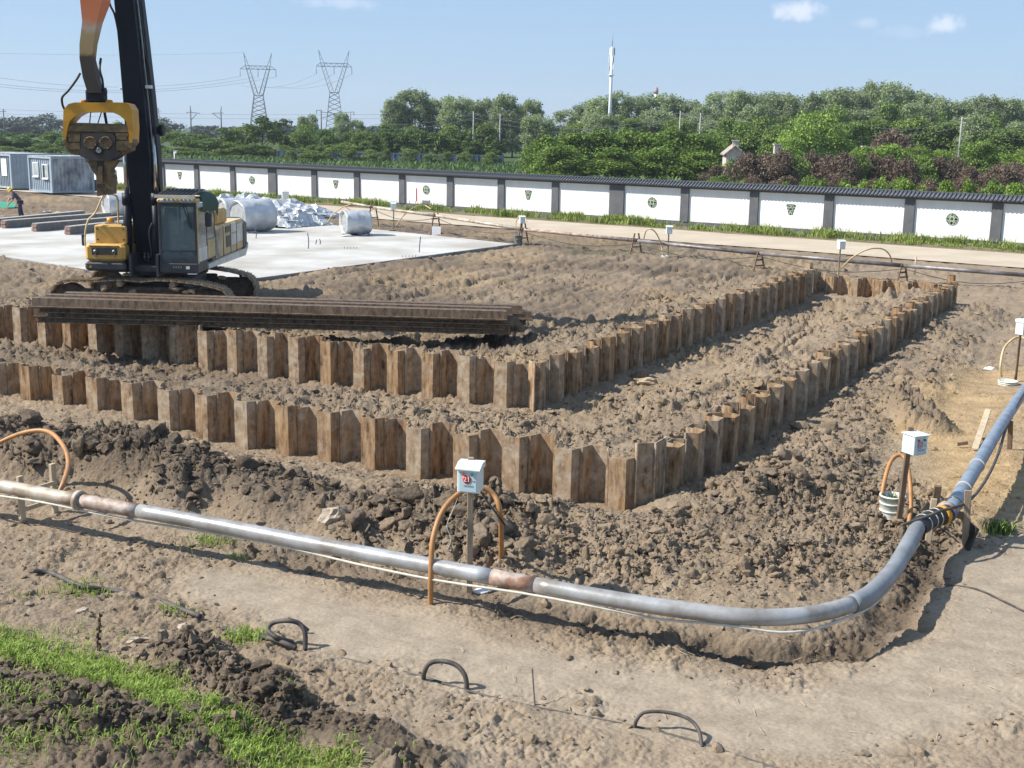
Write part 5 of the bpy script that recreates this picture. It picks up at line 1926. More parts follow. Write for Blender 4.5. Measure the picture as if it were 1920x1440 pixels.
MB().box((CX0 + .012, (CY0 + CY1) / 2, 2.15), (.012, CY1 - CY0 - .2, 1.2)).build('side_glass', M['glass'], cab_o)
MB().box((CX1 - .012, -1.06, 2.22), (.012, .78, 1.0)).build('door_glass', M['glass'], cab_o)
MB().box((CX1 - .012, -.20, 2.30), (.012, .72, .84)).build('rear_side_glass', M['glass'], cab_o)
MB().box(((CX0 + CX1) / 2, CY1 - .03, 2.2), (CX1 - CX0 - .14, .012, 1.1)).build('rear_glass', M['glass'], cab_o)
MB().box((CX1 - .015, -1.06, 1.55), (.05, .80, .34), None, .01).build('door_panel', M['cream_pale'], cab_o)
MB().box((CX1 - .015, -.20, 1.62), (.05, .76, .48), None, .01).build('rear_panel', M['cream'], cab_o)
MB().box((CX1 + .012, CY0 + .035, 2.1), (.03, .05, 1.5), None, .01).build('door_pillar', M['cream'], cab_o)
st = MB().box((.88, -.55, 1.62), (.5, .5, .12), None, .04).box((.88, -.28, 1.98), (.46, .12, .7), None, .05).box((.88, -.27, 2.42), (.26, .1, .18), None, .04)
st.build('seat', M['black_rubber'], cab_o)
MB().box((.66, -1.1, 1.75), (.14, .3, .5), None, .03).box((1.12, -1.0, 1.7), (.12, .3, .36), None, .03).build('console', M['mgrey'], cab_o)
MB().box((CX0 + .30, CY0 + .10, 2.55), (.30, .02, .34)).build('monitor_panel', M['black_rubber'], cab_o)
wp = MB().beam((1.02, CY0 - .03, 2.82), (1.20, CY0 - .02, 2.22), .018, .018).beam((1.09, CY0 - .03, 2.82), (1.23, CY0 - .02, 2.25), .012, .012)
wp.build('wiper', M['black_rubber'], cab_o)
# roof guard of slats
guard = MB().beam((CX0 - .02, CY0 - .16, 3.00), (CX1 + .02, CY0 - .16, 3.00), .05, .07).build('roof_guard', M['cream_pale'], cab_o)
MB().beam((CX0 - .02, -.75, 3.12), (CX1 + .02, -.75, 3.12), .05, .06).build('rear_bar', M['cream_pale'], guard)
for k in range(9):
    x_ = CX0 + .06 + k * .102
    MB().beam((x_, CY0 - .15, 3.02), (x_ + .02, -.76, 3.13), .022, .05).build('slat', M['mgrey'], guard)
# lamps under the guard
MB().box((CX0 + .25, CY0 - .03, 2.88), (.34, .05, .07), None, .015).box((CX1 - .22, CY0 - .03, 2.88), (.26, .05, .07), None, .015).build('roof_lamp', M['glass_lt'], cab_o)
# green tarp thrown over the roof
tp = []
for i, (y_, zc) in enumerate(((CY0 + .35, 3.03), (-1.0, 3.06), (-.6, 3.08), (-.1, 3.06), (.3, 2.98))):
    row = []
    for j, (x_, dz) in enumerate(((1.0, .0), (1.15, .01), (1.34, -.02), (1.41, -.14), (1.43, -.26 - .06 * (i % 2)), (1.42, -.36 - .16 * (i / 4) - .06 * ((i + 1) % 2)))):
        row.append((x_ + random.uniform(-.02, .02), y_, zc + dz))
    tp.append(row)
v = [p for r_ in tp for p in r_]
MB().add(v, [(i * 6 + j, i * 6 + j + 1, i * 6 + j + 7, i * 6 + j + 6) for i in range(4) for j in range(5)], True).build('green_tarp', M['tarp_green'], cab_o)
MB().box((1.56, -1.3, 2.42), (.16, .10, .34), None, .03).beam((1.36, -1.4, 2.66), (1.56, -1.32, 2.6), .025, .025).build('cab_mirror', M['mgrey'], cab_o)

# engine house on the picture's right side
eh = MB().box((.80, 2.05, 1.68), (1.00, 3.55, .86), None, .05)
house = eh.build('engine_house', M['cream'], ex)
MB().box((0, 2.6, 1.72), (.62, 2.4, .9), None, .05).build('engine_cover', M['cream'], house)
MB().box((.86, 1.35, 2.32), (.80, 1.2, .42), None, .06).build('raised_hood', M['yellow'], house)
MB().box((1.305, .65, 1.85), (.02, .5, .34)).box((1.305, .65, 1.48), (.02, .5, .36)).build('vent_grille', M['pipe_old'], house)
MB().box((1.307, 1.75, 1.95), (.02, .5, .16)).box((1.307, 1.80, 1.62), (.02, .42, .30)).build('dark_vent', M['mgrey'], house)
for y_, z_, w_, h_ in ((2.45, 1.95, .60, .26), (2.45, 1.62, .60, .30), (3.2, 1.75, .7, .5)):
    MB().box((1.306, y_, z_), (.02, w_, h_), None, .006).build('side_panel', M['cream_pale'], house)
for y_ in (.30, 1.25, 2.10, 2.80): MB().box((1.304, y_, 1.68), (.018, .015, .80)).build('panel_gap', M['mgrey'], house)
# pale lower skirt and counterweight
MB().prism([(-.60, 1.13), (-.60, 1.24), (3.9, 1.24), (4.05, 1.40), (4.05, 1.28), (3.7, 1.05)], 1.20, 1.36,
           Matrix(((0, 0, 1, 0), (1, 0, 0, 0), (0, 1, 0, 0), (0, 0, 0, 1)))).build('side_skirt', M['cream_pale'], house)
MB().box((0, 3.85, 1.62), (2.64, .75, 1.0), None, .16).build('counterweight', M['mgrey'], house)

# boom
def bp_(px, py, ly):
    p = at_y(px, py, EY + ly)
    return Vector((p.x - EX, ly, p.z - EZ))


def boom_ring(cx, cy, cz, w, d, tilt=0.0):
    return [Vector((cx + sx * w / 2, cy + sy * d / 2, cz + sy * d / 2 * tilt)) for sx, sy in ((-1, -1), (1, -1), (1, 1), (-1, 1))]


BM = [(277, 470, -.70, .40, .50), (276, 420, -.78, .48, .75), (275, 360, -.85, .56, .95), (271, 290, -.92, .54, 1.05), (262, 180, -1.02, .50, 1.05), (252, 80, -1.12, .47, 1.0), (243, 0, -1.22, .45, .95)]
rings = []
for (px, py, ly, w, d) in BM:
    c = bp_(px, py, ly)
    rings.append(boom_ring(c.x, ly, c.z, w, d))
top = bp_(243, 0, -1.22)
for (dy, dz, d) in ((-.25, 1.6, .9), (-.9, 3.0, .8), (-2.2, 3.9, .7)):
    rings.append([Vector((top.x + sx * .21, top.y + dy + sy * d / 2, top.z + dz + sy * (.35 if dy < -.5 else 0))) for sx, sy in ((-1, -1), (1, -1), (1, 1), (-1, 1))])
boom = MB().loft(rings).build('boom', M['navy'], ex)
fk = bp_(277, 470, -.7)
MB().cyl((fk.x - .42, -.55, 1.95), (fk.x + .42, -.55, 1.95), .12, 16).box((fk.x - .33, -.45, 1.62), (.07, .7, .75), None, .02).box((fk.x + .33, -.45, 1.62), (.07, .7, .75), None, .02).build('boom_foot', M['navy'], boom)
# reinforcing plate and pin
c = bp_(262, 225, -.95)
MB().box((c.x + .0, -1.52, c.z), (.30, .03, .55)).build('plate', M['mgrey'], boom)
c = bp_(276, 244, -.85)
MB().cyl((c.x - .50, -1.15, c.z), (c.x + .46, -1.15, c.z), .10, 16).cyl((c.x + .40, -1.15, c.z), (c.x + .50, -1.15, c.z), .14, 16).build('cylinder_pin', M['navy'], boom)
PINZ = c.z
# boom work lamps
c = bp_(232, 166, -1.4); MB().box(c, (.17, .12, .06), None, .01).build('boom_lamp', M['white'], boom)
c = bp_(279, 163, -1.4); MB().box(c, (.16, .12, .08), None, .01).build('boom_lamp', M['white'], boom)
# steel lines and hoses up the right side of the boom
for k in range(3):
    pts = []
    for (px, py, ly, w, d) in BM[2:]:
        c = bp_(px, py, ly)
        pts.append((c.x + w / 2 + .035, ly - d / 2 + .22 + k * .16, c.z))
    MB().tube(bez(pts, 5), .024, 7).build('hydraulic_line', M['mgrey' if k else 'steel'], boom)
pts = [bp_(288, 395, -1.1), bp_(297, 330, -1.3), bp_(291, 250, -1.4), bp_(283, 170, -1.3), bp_(277, 120, -1.35), bp_(262, 60, -1.35), bp_(256, 10, -1.3)]
MB().tube(bez(pts, 7), .026, 7).build('hydraulic_hose', M['black_rubber'], boom)
pts = [bp_(222, 60, -1.4), bp_(215, 28, -1.8), bp_(206, 8, -2.4), bp_(200, -20, -3)]
MB().tube(bez(pts, 7), .026, 7).build('hydraulic_hose', M['black_rubber'], boom)
# boom cylinders
for (bx, tx, nm) in ((238, 232, 0), (292, 287, 1)):
    b0 = bp_(bx + 3, 490, -1.30); b1 = bp_(bx, 362, -1.28); t1 = bp_(tx, 244, -1.15)
    cyl = MB().cyl(b0, b1, .105, 18).cyl(b1 + (b0 - b1).normalized() * .28, b1, .125, 18).build('lift_cylinder', M['navy'], ex)
    MB().cyl(b1, t1, .058, 16).build('rod', M['chrome'], cyl)
    MB().tube(bez([b0 + Vector((-.12, -.02, .1)), b0 + Vector((-.16, -.05, .7)), b0 + Vector((-.06, -.1, .95))], 6), .02, 6).build('hose', M['mgrey'], cyl)

# arm
AY = 28.1 - EY
ARM = [(150, 193, -160, .45), (150, 192, 0, .42), (154, 181, 40, .40), (149, 175, 82, .40), (149, 173, 110, .42), (155, 180, 145, .45), (164, 189, 174, .40)]
rings = []
for (x0_, x1_, py, d) in ARM:
    a, b = bp_(x0_, py, AY), bp_(x1_, py, AY)
    dd = {(-160): .62, 0: .62, 40: .48, 82: .34, 110: .30, 145: .36, 174: .22}[py]
    rings.append([Vector((a.x, AY, a.z)), Vector((b.x, AY, b.z)), Vector((b.x - .02, AY + dd, b.z)), Vector((a.x + .02, AY + dd, a.z))])
arm = MB().loft(rings).build('arm', M['arm'], ex)
a = bp_(150, 0, AY)
# unseen upper arm up to the boom tip
MB().loft([[Vector((a.x - .1, AY - .1, a.z + 1.4)), Vector((a.x + .45, AY - .1, a.z + 1.4)), Vector((a.x + .45, AY + .5, a.z + 1.4)), Vector((a.x - .1, AY + .5, a.z + 1.4))],
           [Vector((top.x - .3, top.y - 2.2, top.z + 4.1)), Vector((top.x + .2, top.y - 2.2, top.z + 4.1)), Vector((top.x + .2, top.y - 1.5, top.z + 4.2)), Vector((top.x - .3, top.y - 1.5, top.z + 4.2))]]).build('upper_arm', M['arm'], arm)
pts = [bp_(189, 110, AY + .2), bp_(187, 130, AY - .05), bp_(192, 150, AY), bp_(194, 170, AY + .1)]
MB().tube(bez(pts, 6), .028, 7).build('hose', M['black_rubber'], arm)

# vibratory hammer
hp = lambda px, py, ly=0.0: bp_(px, py, AY + .15 + ly)
ham = MB()
def slab_poly(pts, y0, y1):
    """polygon given in photograph points, made a solid of real thickness"""
    mb = MB()
    A = [hp(*p, y0) for p in pts]
    B = [Vector((v_.x, v_.y + (y1 - y0), v_.z)) for v_ in A]
    n = len(pts)
    mb.add(A + B, [tuple(range(n)), tuple(range(2 * n - 1, n - 1, -1))] + [(i, (i + 1) % n, n + (i + 1) % n, n + i) for i in range(n)])
    return mb
ham = slab_poly([(124, 250), (126, 233), (146, 230), (240, 233), (245, 250), (246, 282), (232, 288), (220, 292), (210, 300), (165, 300), (150, 292), (132, 288), (124, 278)], 0, .34).build('vibratory_hammer', M['hammer'], ex)
yoke = [(118, 240), (119, 206), (128, 195), (140, 192), (226, 192), (240, 195), (247, 206), (249, 245), (247, 268), (243, 266), (240, 238), (236, 226), (226, 218), (212, 211), (150, 211), (138, 217), (129, 226), (126, 240), (122, 262), (119, 260)]
def yoke_solid(y0, y1):
    # strip of quads so that the arch stays an open shape
    out = [(118, 262), (118, 236), (119, 206), (128, 195), (140, 192), (183, 192), (226, 192), (240, 195), (247, 206), (249, 240), (248, 268)]
    inn = [(123, 262), (127, 238), (130, 228), (139, 218), (152, 211), (183, 210), (212, 211), (225, 217), (235, 226), (240, 240), (243, 268)]
    mb = MB()
    n = len(out)
    v = [hp(*p, y0) for p in out] + [hp(*p, y0) for p in inn]
    v += [Vector((p.x, p.y + y1 - y0, p.z)) for p in v]
    f = []
    for i in range(n - 1):
        f += [(i, i + 1, n + i + 1, n + i), (2 * n + i + 1, 2 * n + i, 3 * n + i, 3 * n + i + 1), (i + 1, i, 2 * n + i, 2 * n + i + 1), (n + i, n + i + 1, 3 * n + i + 1, 3 * n + i)]
    for i in (0, n - 1): f.append((i, n + i, 3 * n + i, 2 * n + i))
    mb.add(v, f)
    return mb
yk = yoke_solid(-.08, .42).build('yoke', M['yellow_hi'], ham)
for px in (158, 205): MB().box(hp(px, 190, .12), (.11, .2, .07), None, .02).build('lug', M['yellow_hi'], ham)
MB().box(hp(181, 180, .12), (.40, .36, .30), None, .04).cyl(hp(164, 172, .12), hp(199, 172, .12), .09, 14).build('head_bracket', M['navy'], ham)
slab_poly([(128, 236), (126, 246), (243, 248), (242, 236)], -.05, 0).build('top_plate', M['hammer'], ham)
for pts in ([(126, 252), (150, 252), (150, 266), (126, 266)], [(119, 256), (128, 256), (128, 280), (120, 275)], [(127, 268), (150, 268), (150, 280), (127, 280)], [(217, 250), (240, 250), (240, 262), (217, 262)], [(217, 264), (238, 264), (238, 282), (217, 282)], [(238, 256), (248, 258), (250, 270), (244, 278), (238, 278)]):
    slab_poly(pts, -.07, .30).build('rubber_block', M['hammer'], ham)
slab_poly([(152, 256), (156, 250), (211, 250), (215, 256), (216, 280), (226, 287), (218, 296), (206, 301), (168, 301), (154, 294), (146, 288), (151, 280)], -.10, .34).build('gearbox', M['hammer_dk'], ham)
for (px, py, r_) in ((170, 268, .145), (199, 268, .145), (186, 282, .06)):
    c = hp(px, py, -.10)
    cov = MB().lathe([(.001, .0), (r_ * .78, .0), (r_ * .8, .015), (r_ * .98, .015), (r_, .0), (r_, -.05)], 22, Matrix.Translation(c + Vector((0, -.03, 0))) @ Matrix.Rotation(R(90), 4, 'X')).build('bearing_cover', M['hammer'] if r_ > .1 else M['steel'], ham)
    if r_ > .1:
        for k in range(8):
            a = k * math.pi / 4
            MB().cyl(c + Vector((r_ * .88 * math.cos(a), -.03, r_ * .88 * math.sin(a))), c + Vector((r_ * .88 * math.cos(a), -.065, r_ * .88 * math.sin(a))), .012, 6).build('bolt', M['hammer_dk'], cov)
    else:
        MB().lathe([(.07, 0), (.10, 0), (.10, .02), (.07, .02)], 16, Matrix.Translation(c + Vector((0, -.02, 0))) @ Matrix.Rotation(R(90), 4, 'X')).build('ring', M['black_rubber'], ham)
slab_poly([(160, 301), (222, 301), (216, 306), (205, 322), (212, 330), (212, 364), (182, 368), (180, 330), (172, 318), (166, 306)], 0, .26).build('clamp_neck', M['hammer'], ham)
slab_poly([(182, 303), (194, 303), (194, 322), (182, 320)], -.03, 0).build('clamp_slot', M['black_rubber'], ham)
slab_poly([(184, 312), (192, 312), (192, 345), (183, 345)], -.07, -.03).build('clamp_jaw', M['hammer'], ham)
slab_poly([(181, 345), (196, 345), (194, 352), (182, 352)], -.02, 0).build('clamp_shadow_gap', M['hammer_dk'], ham)
pts = [hp(150, 138, .3), hp(143, 150, .1), hp(128, 170, -.05), hp(117, 182, -.1), hp(117, 195, -.05), hp(121, 205, .05)]
MB().tube(bez(pts, 8), .027, 7).build('hose', M['black_rubber'], ham)
for px0, px1 in ((170, 168), (190, 183), (196, 200)):
    MB().cyl(hp(px0, 211, .2), hp(px1, 233, .2), .014 if px0 != 196 else .035, 6).build('hose', M['black_rubber'], ham)

# ------------------------------------------------------------------ people
def skin_body(name, joints, bones, mat, parent, sub=2):
    me = bpy.data.meshes.new(name)
    keys = list(joints)
    me.from_pydata([joints[k][0] for k in keys], [(keys.index(a), keys.index(b)) for a, b in bones], [])
    o = put(name, me, parent)
    md = o.modifiers.new('skin', 'SKIN')
    md.use_smooth_shade = True
    for k, sv in zip(keys, me.skin_vertices[0].data if me.skin_vertices else []):
        sv.radius = joints[k][1] if isinstance(joints[k][1], tuple) else (joints[k][1], joints[k][1])
        sv.use_root = (k == keys[0])
    sd = o.modifiers.new('sub', 'SUBSURF'); sd.levels = 1; sd.render_levels = sub
    me.materials.append(mat)
    return o


def make_person(label, loc, rz, lean, mats, helmet, shovel=False, stride=.18, arms=None, scale=1.0):
    """figure facing local -y; lean: forward bend of the trunk in radians"""
    t = thing('person', label, 'person', loc, rz)
    t.scale = (scale,) * 3
    hip = Vector((0, 0, .92))
    up_ = Vector((0, -math.sin(lean), math.cos(lean)))
    chest = hip + up_ * .42; neck = hip + up_ * .56
    fwd = Vector((0, -math.cos(lean), -math.sin(lean)))
    head = neck + (up_ * .8 + Vector((0, -.25 * math.sin(lean), 0))).normalized() * .17
    sh = {s: chest + up_ * .07 + Vector((s * .19, 0, 0)) for s in (-1, 1)}
    J = {'hip': (hip, (.13, .10)), 'belly': (hip + up_ * .2, (.13, .10)), 'chest': (chest, (.16, .105)), 'neck': (neck, .052), 'head': (head, (.085, .10)), 'crown': (head + (head - neck).normalized() * .09, (.07, .085))}
    Bn = [('hip', 'belly'), ('belly', 'chest'), ('chest', 'neck'), ('neck', 'head'), ('head', 'crown')]
    for s, sd in ((-1, 'l'), (1, 'r')):
        st_ = stride * s
        J['thigh' + sd] = (hip + Vector((s * .10, 0, -.06)), .085); J['knee' + sd] = (Vector((s * .11, -.03 - st_ * .5, .49)), .062)
        J['ankle' + sd] = (Vector((s * .12, st_ * -.9 + .03, .08)), .042); J['toe' + sd] = (Vector((s * .13, st_ * -.9 - .15, .035)), .035)
        Bn += [('hip', 'thigh' + sd), ('thigh' + sd, 'knee' + sd), ('knee' + sd, 'ankle' + sd), ('ankle' + sd, 'toe' + sd)]
        hand = arms[sd] if arms else sh[s] + Vector((s * .06, -.08, -.56))
        hand = Vector(hand)
        el = (sh[s] + hand) / 2 + Vector((s * .05, .06, -.02))
        J['sh' + sd] = (sh[s], .062); J['el' + sd] = (el, .045); J['wr' + sd] = (hand, .032); J['hd' + sd] = (hand + (hand - el).normalized() * .09, .038)
        Bn += [('chest', 'sh' + sd), ('sh' + sd, 'el' + sd), ('el' + sd, 'wr' + sd), ('wr' + sd, 'hd' + sd)]
    skin_body('body', J, Bn, M['skin'], t)
    grow = lambda k, g: (J[k][0], tuple(r + g for r in J[k][1]) if isinstance(J[k][1], tuple) else J[k][1] + g)
    SJ = {k: grow(k, .022) for k in ('belly', 'hip', 'chest', 'shl', 'shr', 'ell', 'elr')}
    skin_body('shirt', SJ, [('belly', 'hip'), ('belly', 'chest'), ('chest', 'shl'), ('chest', 'shr'), ('shl', 'ell'), ('shr', 'elr')], M[mats[0]], t)
    TJ = {k: grow(k, .024) for k in ('hip', 'thighl', 'thighr', 'kneel', 'kneer', 'anklel', 'ankler')}
    skin_body('trousers', TJ, [('hip', 'thighl'), ('hip', 'thighr'), ('thighl', 'kneel'), ('thighr', 'kneer'), ('kneel', 'anklel'), ('kneer', 'ankler')], M[mats[1]], t)
    for s, sd in ((-1, 'l'), (1, 'r')):
        a = J['toe' + sd][0]
        MB().box(a + Vector((0, .07, .01)), (.10, .27, .09), None, .03).build('shoe', M['cloth_black'], t)
    hq = (head - neck).normalized().to_track_quat('Z', 'Y').to_matrix().to_4x4()
    Mh = Matrix.Translation(head + (head - neck).normalized() * .035) @ hq
    if helmet:
        MB().lathe([(.165, 0), (.135, .015), (.132, .05), (.11, .11), (.06, .145), (.001, .155)], 18, Mh).build('helmet', M['helmet'], t)
    else:
        MB().lathe([(.10, -.04), (.118, .02), (.11, .09), (.06, .14), (.001, .15)], 16, Mh).build('hair', M['hair'], t)
    return t, J


g = at(40, 414, 0)
w1, J = make_person('worker in dark clothes and yellow helmet bending over a shovel', (g.x, g.y, .14), R(-62), .62, ('cloth_purple', 'cloth_navy'), True, stride=.10,
                    arms={'l': (-.12, -.55, .95), 'r': (.12, -.62, .72)}, scale=.93)
sv = thing('shovel', 'long-handled shovel held by the bending worker', 'shovel', (g.x, g.y, .14), R(-62))
sv.scale = (.93,) * 3
MB().cyl((-.16, -.52, 1.12), (.17, -.78, .18), .018, 8).build('handle', M['wood_pale'], sv)
MB().prism([(-.10, 0), (.10, 0), (.11, .22), (0, .30), (-.11, .22)], -.008, .008, Matrix.Translation((.165, -.77, .20)) @ Matrix.Rotation(R(200), 4, 'X')).build('blade', M['steel'], sv)
g = at(215, 367, 0)
make_person('person in black clothes walking away before the white wall', (g.x, g.y, 0), R(150), .05, ('cloth_black', 'cloth_black'), False, stride=.12)
g = at(204, 368, 0)
make_person('person in black top stooping beside the hammer clamp', (g.x, g.y, 0), R(120), .45, ('cloth_black', 'cloth_pale'), False, stride=.10)

# ------------------------------------------------------------------ vegetation
def leaf_cards(P, Nrm, size, rg, bend=.3):
    """one small two-triangle leaf per point, facing roughly along Nrm"""
    n = len(P)
    up_ = rg.normal(size=(n, 3))
    u = np.cross(Nrm, up_); u /= np.linalg.norm(u, axis=1)[:, None] + 1e-9
    w = np.cross(Nrm, u); w /= np.linalg.norm(w, axis=1)[:, None] + 1e-9
    s = (size * rg.uniform(.6, 1.35, n))[:, None]
    asp = rg.uniform(.45, .75, n)[:, None]
    tip = P + u * s
    tail = P - u * s
    a = P + w * s * asp + Nrm * s * bend
    b = P - w * s * asp + Nrm * s * bend
    V = np.stack([tail, a, tip, b], 1).reshape(-1, 3)
    i = np.arange(n) * 4
    F = np.stack([i, i + 1, i + 2, i + 3], -1)
    return V, F


def crown_mesh(name, mat, seed, hgt, rad, shape, nleaf, lsize, trunk_h=.25, lean=(0, 0), nl=26):
    """crown as many leafy clumps on limbs; uneven outline with gaps"""
    rg = np.random.default_rng(seed)
    Vs, Fs, base = [], [], 0
    lobes = []
    for k in range(nl):
        u = rg.uniform(0, 1)
        zc = trunk_h + (1 - trunk_h) * (u ** .85)
        if shape == 'poplar': rr = .55 + .45 * math.sin(math.pi * min(1, (1 - (zc - trunk_h) / (1 - trunk_h)) * .75 + .12))
        elif shape == 'round': rr = math.sqrt(max(0.05, 1 - (2 * (zc - trunk_h) / (1 - trunk_h) - 1) ** 2))
        elif shape == 'bush': rr = math.sqrt(max(0.04, 1 - ((zc - trunk_h) / (1 - trunk_h)) ** 2.4))
        elif shape == 'column': rr = .9 * math.sin(math.pi * (.12 + .8 * (zc - trunk_h) / (1 - trunk_h))) ** .5
        else: rr = 1
        a = rg.uniform(0, 2 * math.pi)
        r_ = rad * rr * math.sqrt(rg.uniform(.05, 1)) * .82
        lr = rad * (rg.uniform(.12, .27) if shape == 'poplar' else rg.uniform(.18, .38)) * (.65 + .5 * rr)
        c = np.array((r_ * math.cos(a) + lean[0] * zc * hgt, r_ * math.sin(a) + lean[1] * zc * hgt, zc * hgt - lr * .35))
        lobes.append((c, lr))
    tot = sum(l[1] ** 2 for l in lobes)
    for c, lr in lobes:
        m = max(12, int(nleaf * lr ** 2 / tot))
        d = rg.normal(size=(m, 3)); d /= np.linalg.norm(d, axis=1)[:, None]
        d[:, 2] = np.where(d[:, 2] < -.35, -d[:, 2] * .6, d[:, 2])
        rr = lr * (.35 + .65 * rg.uniform(.05, 1.0, m) ** .5 + np.abs(rg.normal(0, .16, m)))[:, None]
        stretch = np.array((1, 1, 1.7 if shape == 'poplar' else 1.3 if shape == 'column' else .9))
        P = c + d * rr * stretch
        P[:, 2] = np.maximum(P[:, 2], .05)
        nr = d * .8 + np.array((0, 0, .25)) + rg.normal(0, .75, (m, 3)); nr /= np.linalg.norm(nr, axis=1)[:, None]
        V, F = leaf_cards(P, nr, lsize, rg)
        Vs.append(V); Fs.append(F + base); base += len(V)
    return np_mesh(name, np.concatenate(Vs), np.concatenate(Fs), mat), lobes


def trunk_mesh(name, hgt, rad, lobes, th):
    mb = MB()
    r0 = max(.05, hgt * .018)
    mb.tube([(0, 0, -.3), (0, 0, th * hgt), (0, 0, .75 * hgt)], [r0 * 1.3, r0, r0 * .4], 7)
    for c, lr in lobes[:9]:
        z0 = max(th * hgt * .7, c[2] * .55)
        mb.tube([(0, 0, min(z0, .7 * hgt)), (c[0] * .5, c[1] * .5, (z0 + c[2]) / 2), tuple(c)], [r0 * .6, r0 * .4, r0 * .15], 5)
    return mb.mesh(name, M['bark'])


PROTO = {}
def proto(kind, mat, shape, hgt, rad, nleaf, lsize, nvar, th=.25, nl=26, lean=(0, 0)):
    PROTO[kind] = []
    for v in range(nvar):
        seed = (hash(shape) * 0 + sum(ord(c) for c in kind)) * 31 + v
        me, lobes = crown_mesh(kind + '_crown', M[mat], seed, hgt, rad, shape, nleaf, lsize, th, lean, nl)
        PROTO[kind].append((me, trunk_mesh(kind + '_trunk', hgt, rad, lobes, th), hgt, rad))


proto('far_round', 'lf_dark', 'round', 6.0, 2.6, 4200, .17, 4, .08, 30)
proto('far_mid', 'lf_mid', 'round', 6.0, 2.8, 4200, .17, 3, .08, 30)
proto('willow', 'lf_will', 'poplar', 12.0, 3.4, 9000, .19, 6, .12, 95, (.06, 0))
proto('dark_column', 'lf_dark', 'column', 7.0, 1.7, 3200, .17, 3, .06, 26)
proto('hedge', 'lf_hedge', 'bush', 6.0, 3.6, 8000, .17, 4, .0, 50)
proto('mid_tree', 'lf_mid', 'round', 8.0, 3.8, 7000, .19, 4, .12, 46)
proto('lime_tree', 'lf_lime', 'round', 8.0, 4.6, 8000, .20, 2, .1, 46)
proto('purple_bush', 'lf_purp', 'bush', 3.8, 2.8, 5200, .13, 4, .0, 40)
proto('green_bush', 'lf_mid', 'bush', 3.4, 2.6, 4600, .13, 3, .0, 36)
proto('lime_bush', 'lf_lime', 'bush', 2.2, 1.7, 2600, .11, 3, .0, 30)
proto('hazy_tree', 'lf_far', 'round', 9.0, 6.0, 2200, .42, 3, .0, 30)


def plant(kind, px, ytop, Y, wpx, label, group, cat='tree', flatten=1.0):
    """tree whose crown top shows at (px, ytop) and stands at distance Y, wpx photograph pixels wide"""
    p = at_y(px, ytop, Y)
    me, tk, h0, r0 = random.choice(PROTO[kind])
    H = p.z + .1
    W = wpx / FPX * Y / 2
    name = {'lime_bush': 'bush', 'green_bush': 'bush', 'purple_bush': 'bush', 'hedge': 'hedge_bush'}.get(kind, 'tree')
    t = thing(name, label, cat, (p.x, Y, -.1), random.uniform(0, 6.28) if kind != 'willow' else random.uniform(-.5, .5), group)
    t.scale = (W / r0, W / r0 * flatten, H / h0)
    put('crown', me, t)
    if kind not in ('lime_bush', 'purple_bush', 'green_bush', 'hazy_tree', 'hedge'): put('trunk', tk, t)
    else: put('stem', tk, t)
    return t


random.seed(21)
# hazy trees far behind, left
for i, (px, yt) in enumerate([(-30, 219), (30, 221), (85, 216), (300, 224), (390, 236), (450, 238), (520, 234), (560, 236), (690, 238), (1000, 232), (1040, 236)]):
    plant('hazy_tree', px, yt, 420 + 12 * (i % 3), 90, f'pale hazy far tree on the horizon, {nth(i + 1)} from the left', 'hazy horizon trees')
# dark row beyond the field, left to the middle
row = []
px = -30
while px < 745:
    row.append(px); px += random.uniform(34, 46)
for i, px in enumerate(row):
    yt = 236 + 10 * math.sin(px * .021) + random.uniform(-7, 7) + (6 if px < 250 else 0)
    plant('far_round' if i % 3 else 'far_mid', px, yt, 196 + random.uniform(-6, 8), random.uniform(62, 84), f'rounded green tree in the row beyond the field, {nth(i + 1)} from the left', 'trees beyond the field')
low = []
px = 10
while px < 740:
    low.append(px); px += random.uniform(50, 80)
for i, px in enumerate(low):
    plant('far_mid', px, 268 + random.uniform(-5, 8), 188 + random.uniform(-3, 3), random.uniform(50, 80), f'low green bush at the foot of the far tree row, {nth(i + 1)} from the left', 'low bushes beyond the field', 'bush')
for i, (px, yt, w) in enumerate([(565, 222, 26), (580, 218, 34), (636, 214, 40), (665, 228, 40)]):
    plant('willow', px, yt, 240, w, f'slim grey-green tree rising behind the far row by the pylons, {nth(i + 1)} from the left', 'slim trees by the pylons')
# tall grey-green cluster, middle
for i, (px, yt, w) in enumerate([(738, 192, 60), (766, 174, 92), (812, 190, 60), (848, 186, 74), (885, 192, 60), (915, 190, 60), (942, 182, 62), (962, 200, 48), (992, 192, 56)]):
    plant('willow', px, yt, 232 + 4 * (i % 3), w, f'tall grey-green windblown tree in the middle cluster, {nth(i + 1)} from the left', 'tall middle trees')
for i, (px, yt, w) in enumerate([(700, 256, 60), (728, 246, 50), (758, 250, 46), (790, 244, 48), (822, 250, 56), (860, 248, 50), (892, 252, 50), (925, 256, 50), (905, 232, 70), (840, 235, 66), (775, 236, 66)]):
    plant('dark_column' if i < 8 else 'far_mid', px, yt, 186 + 5 * (i % 2) + (14 if i > 7 else 0), w, f'dark upright tree before the tall middle cluster, {nth(i + 1)} counted from the left', 'dark upright trees')
plant('willow', 1000, 222, 170, 74, 'grey-green tree at the left end of the dark hedge', 'hedge end tree')
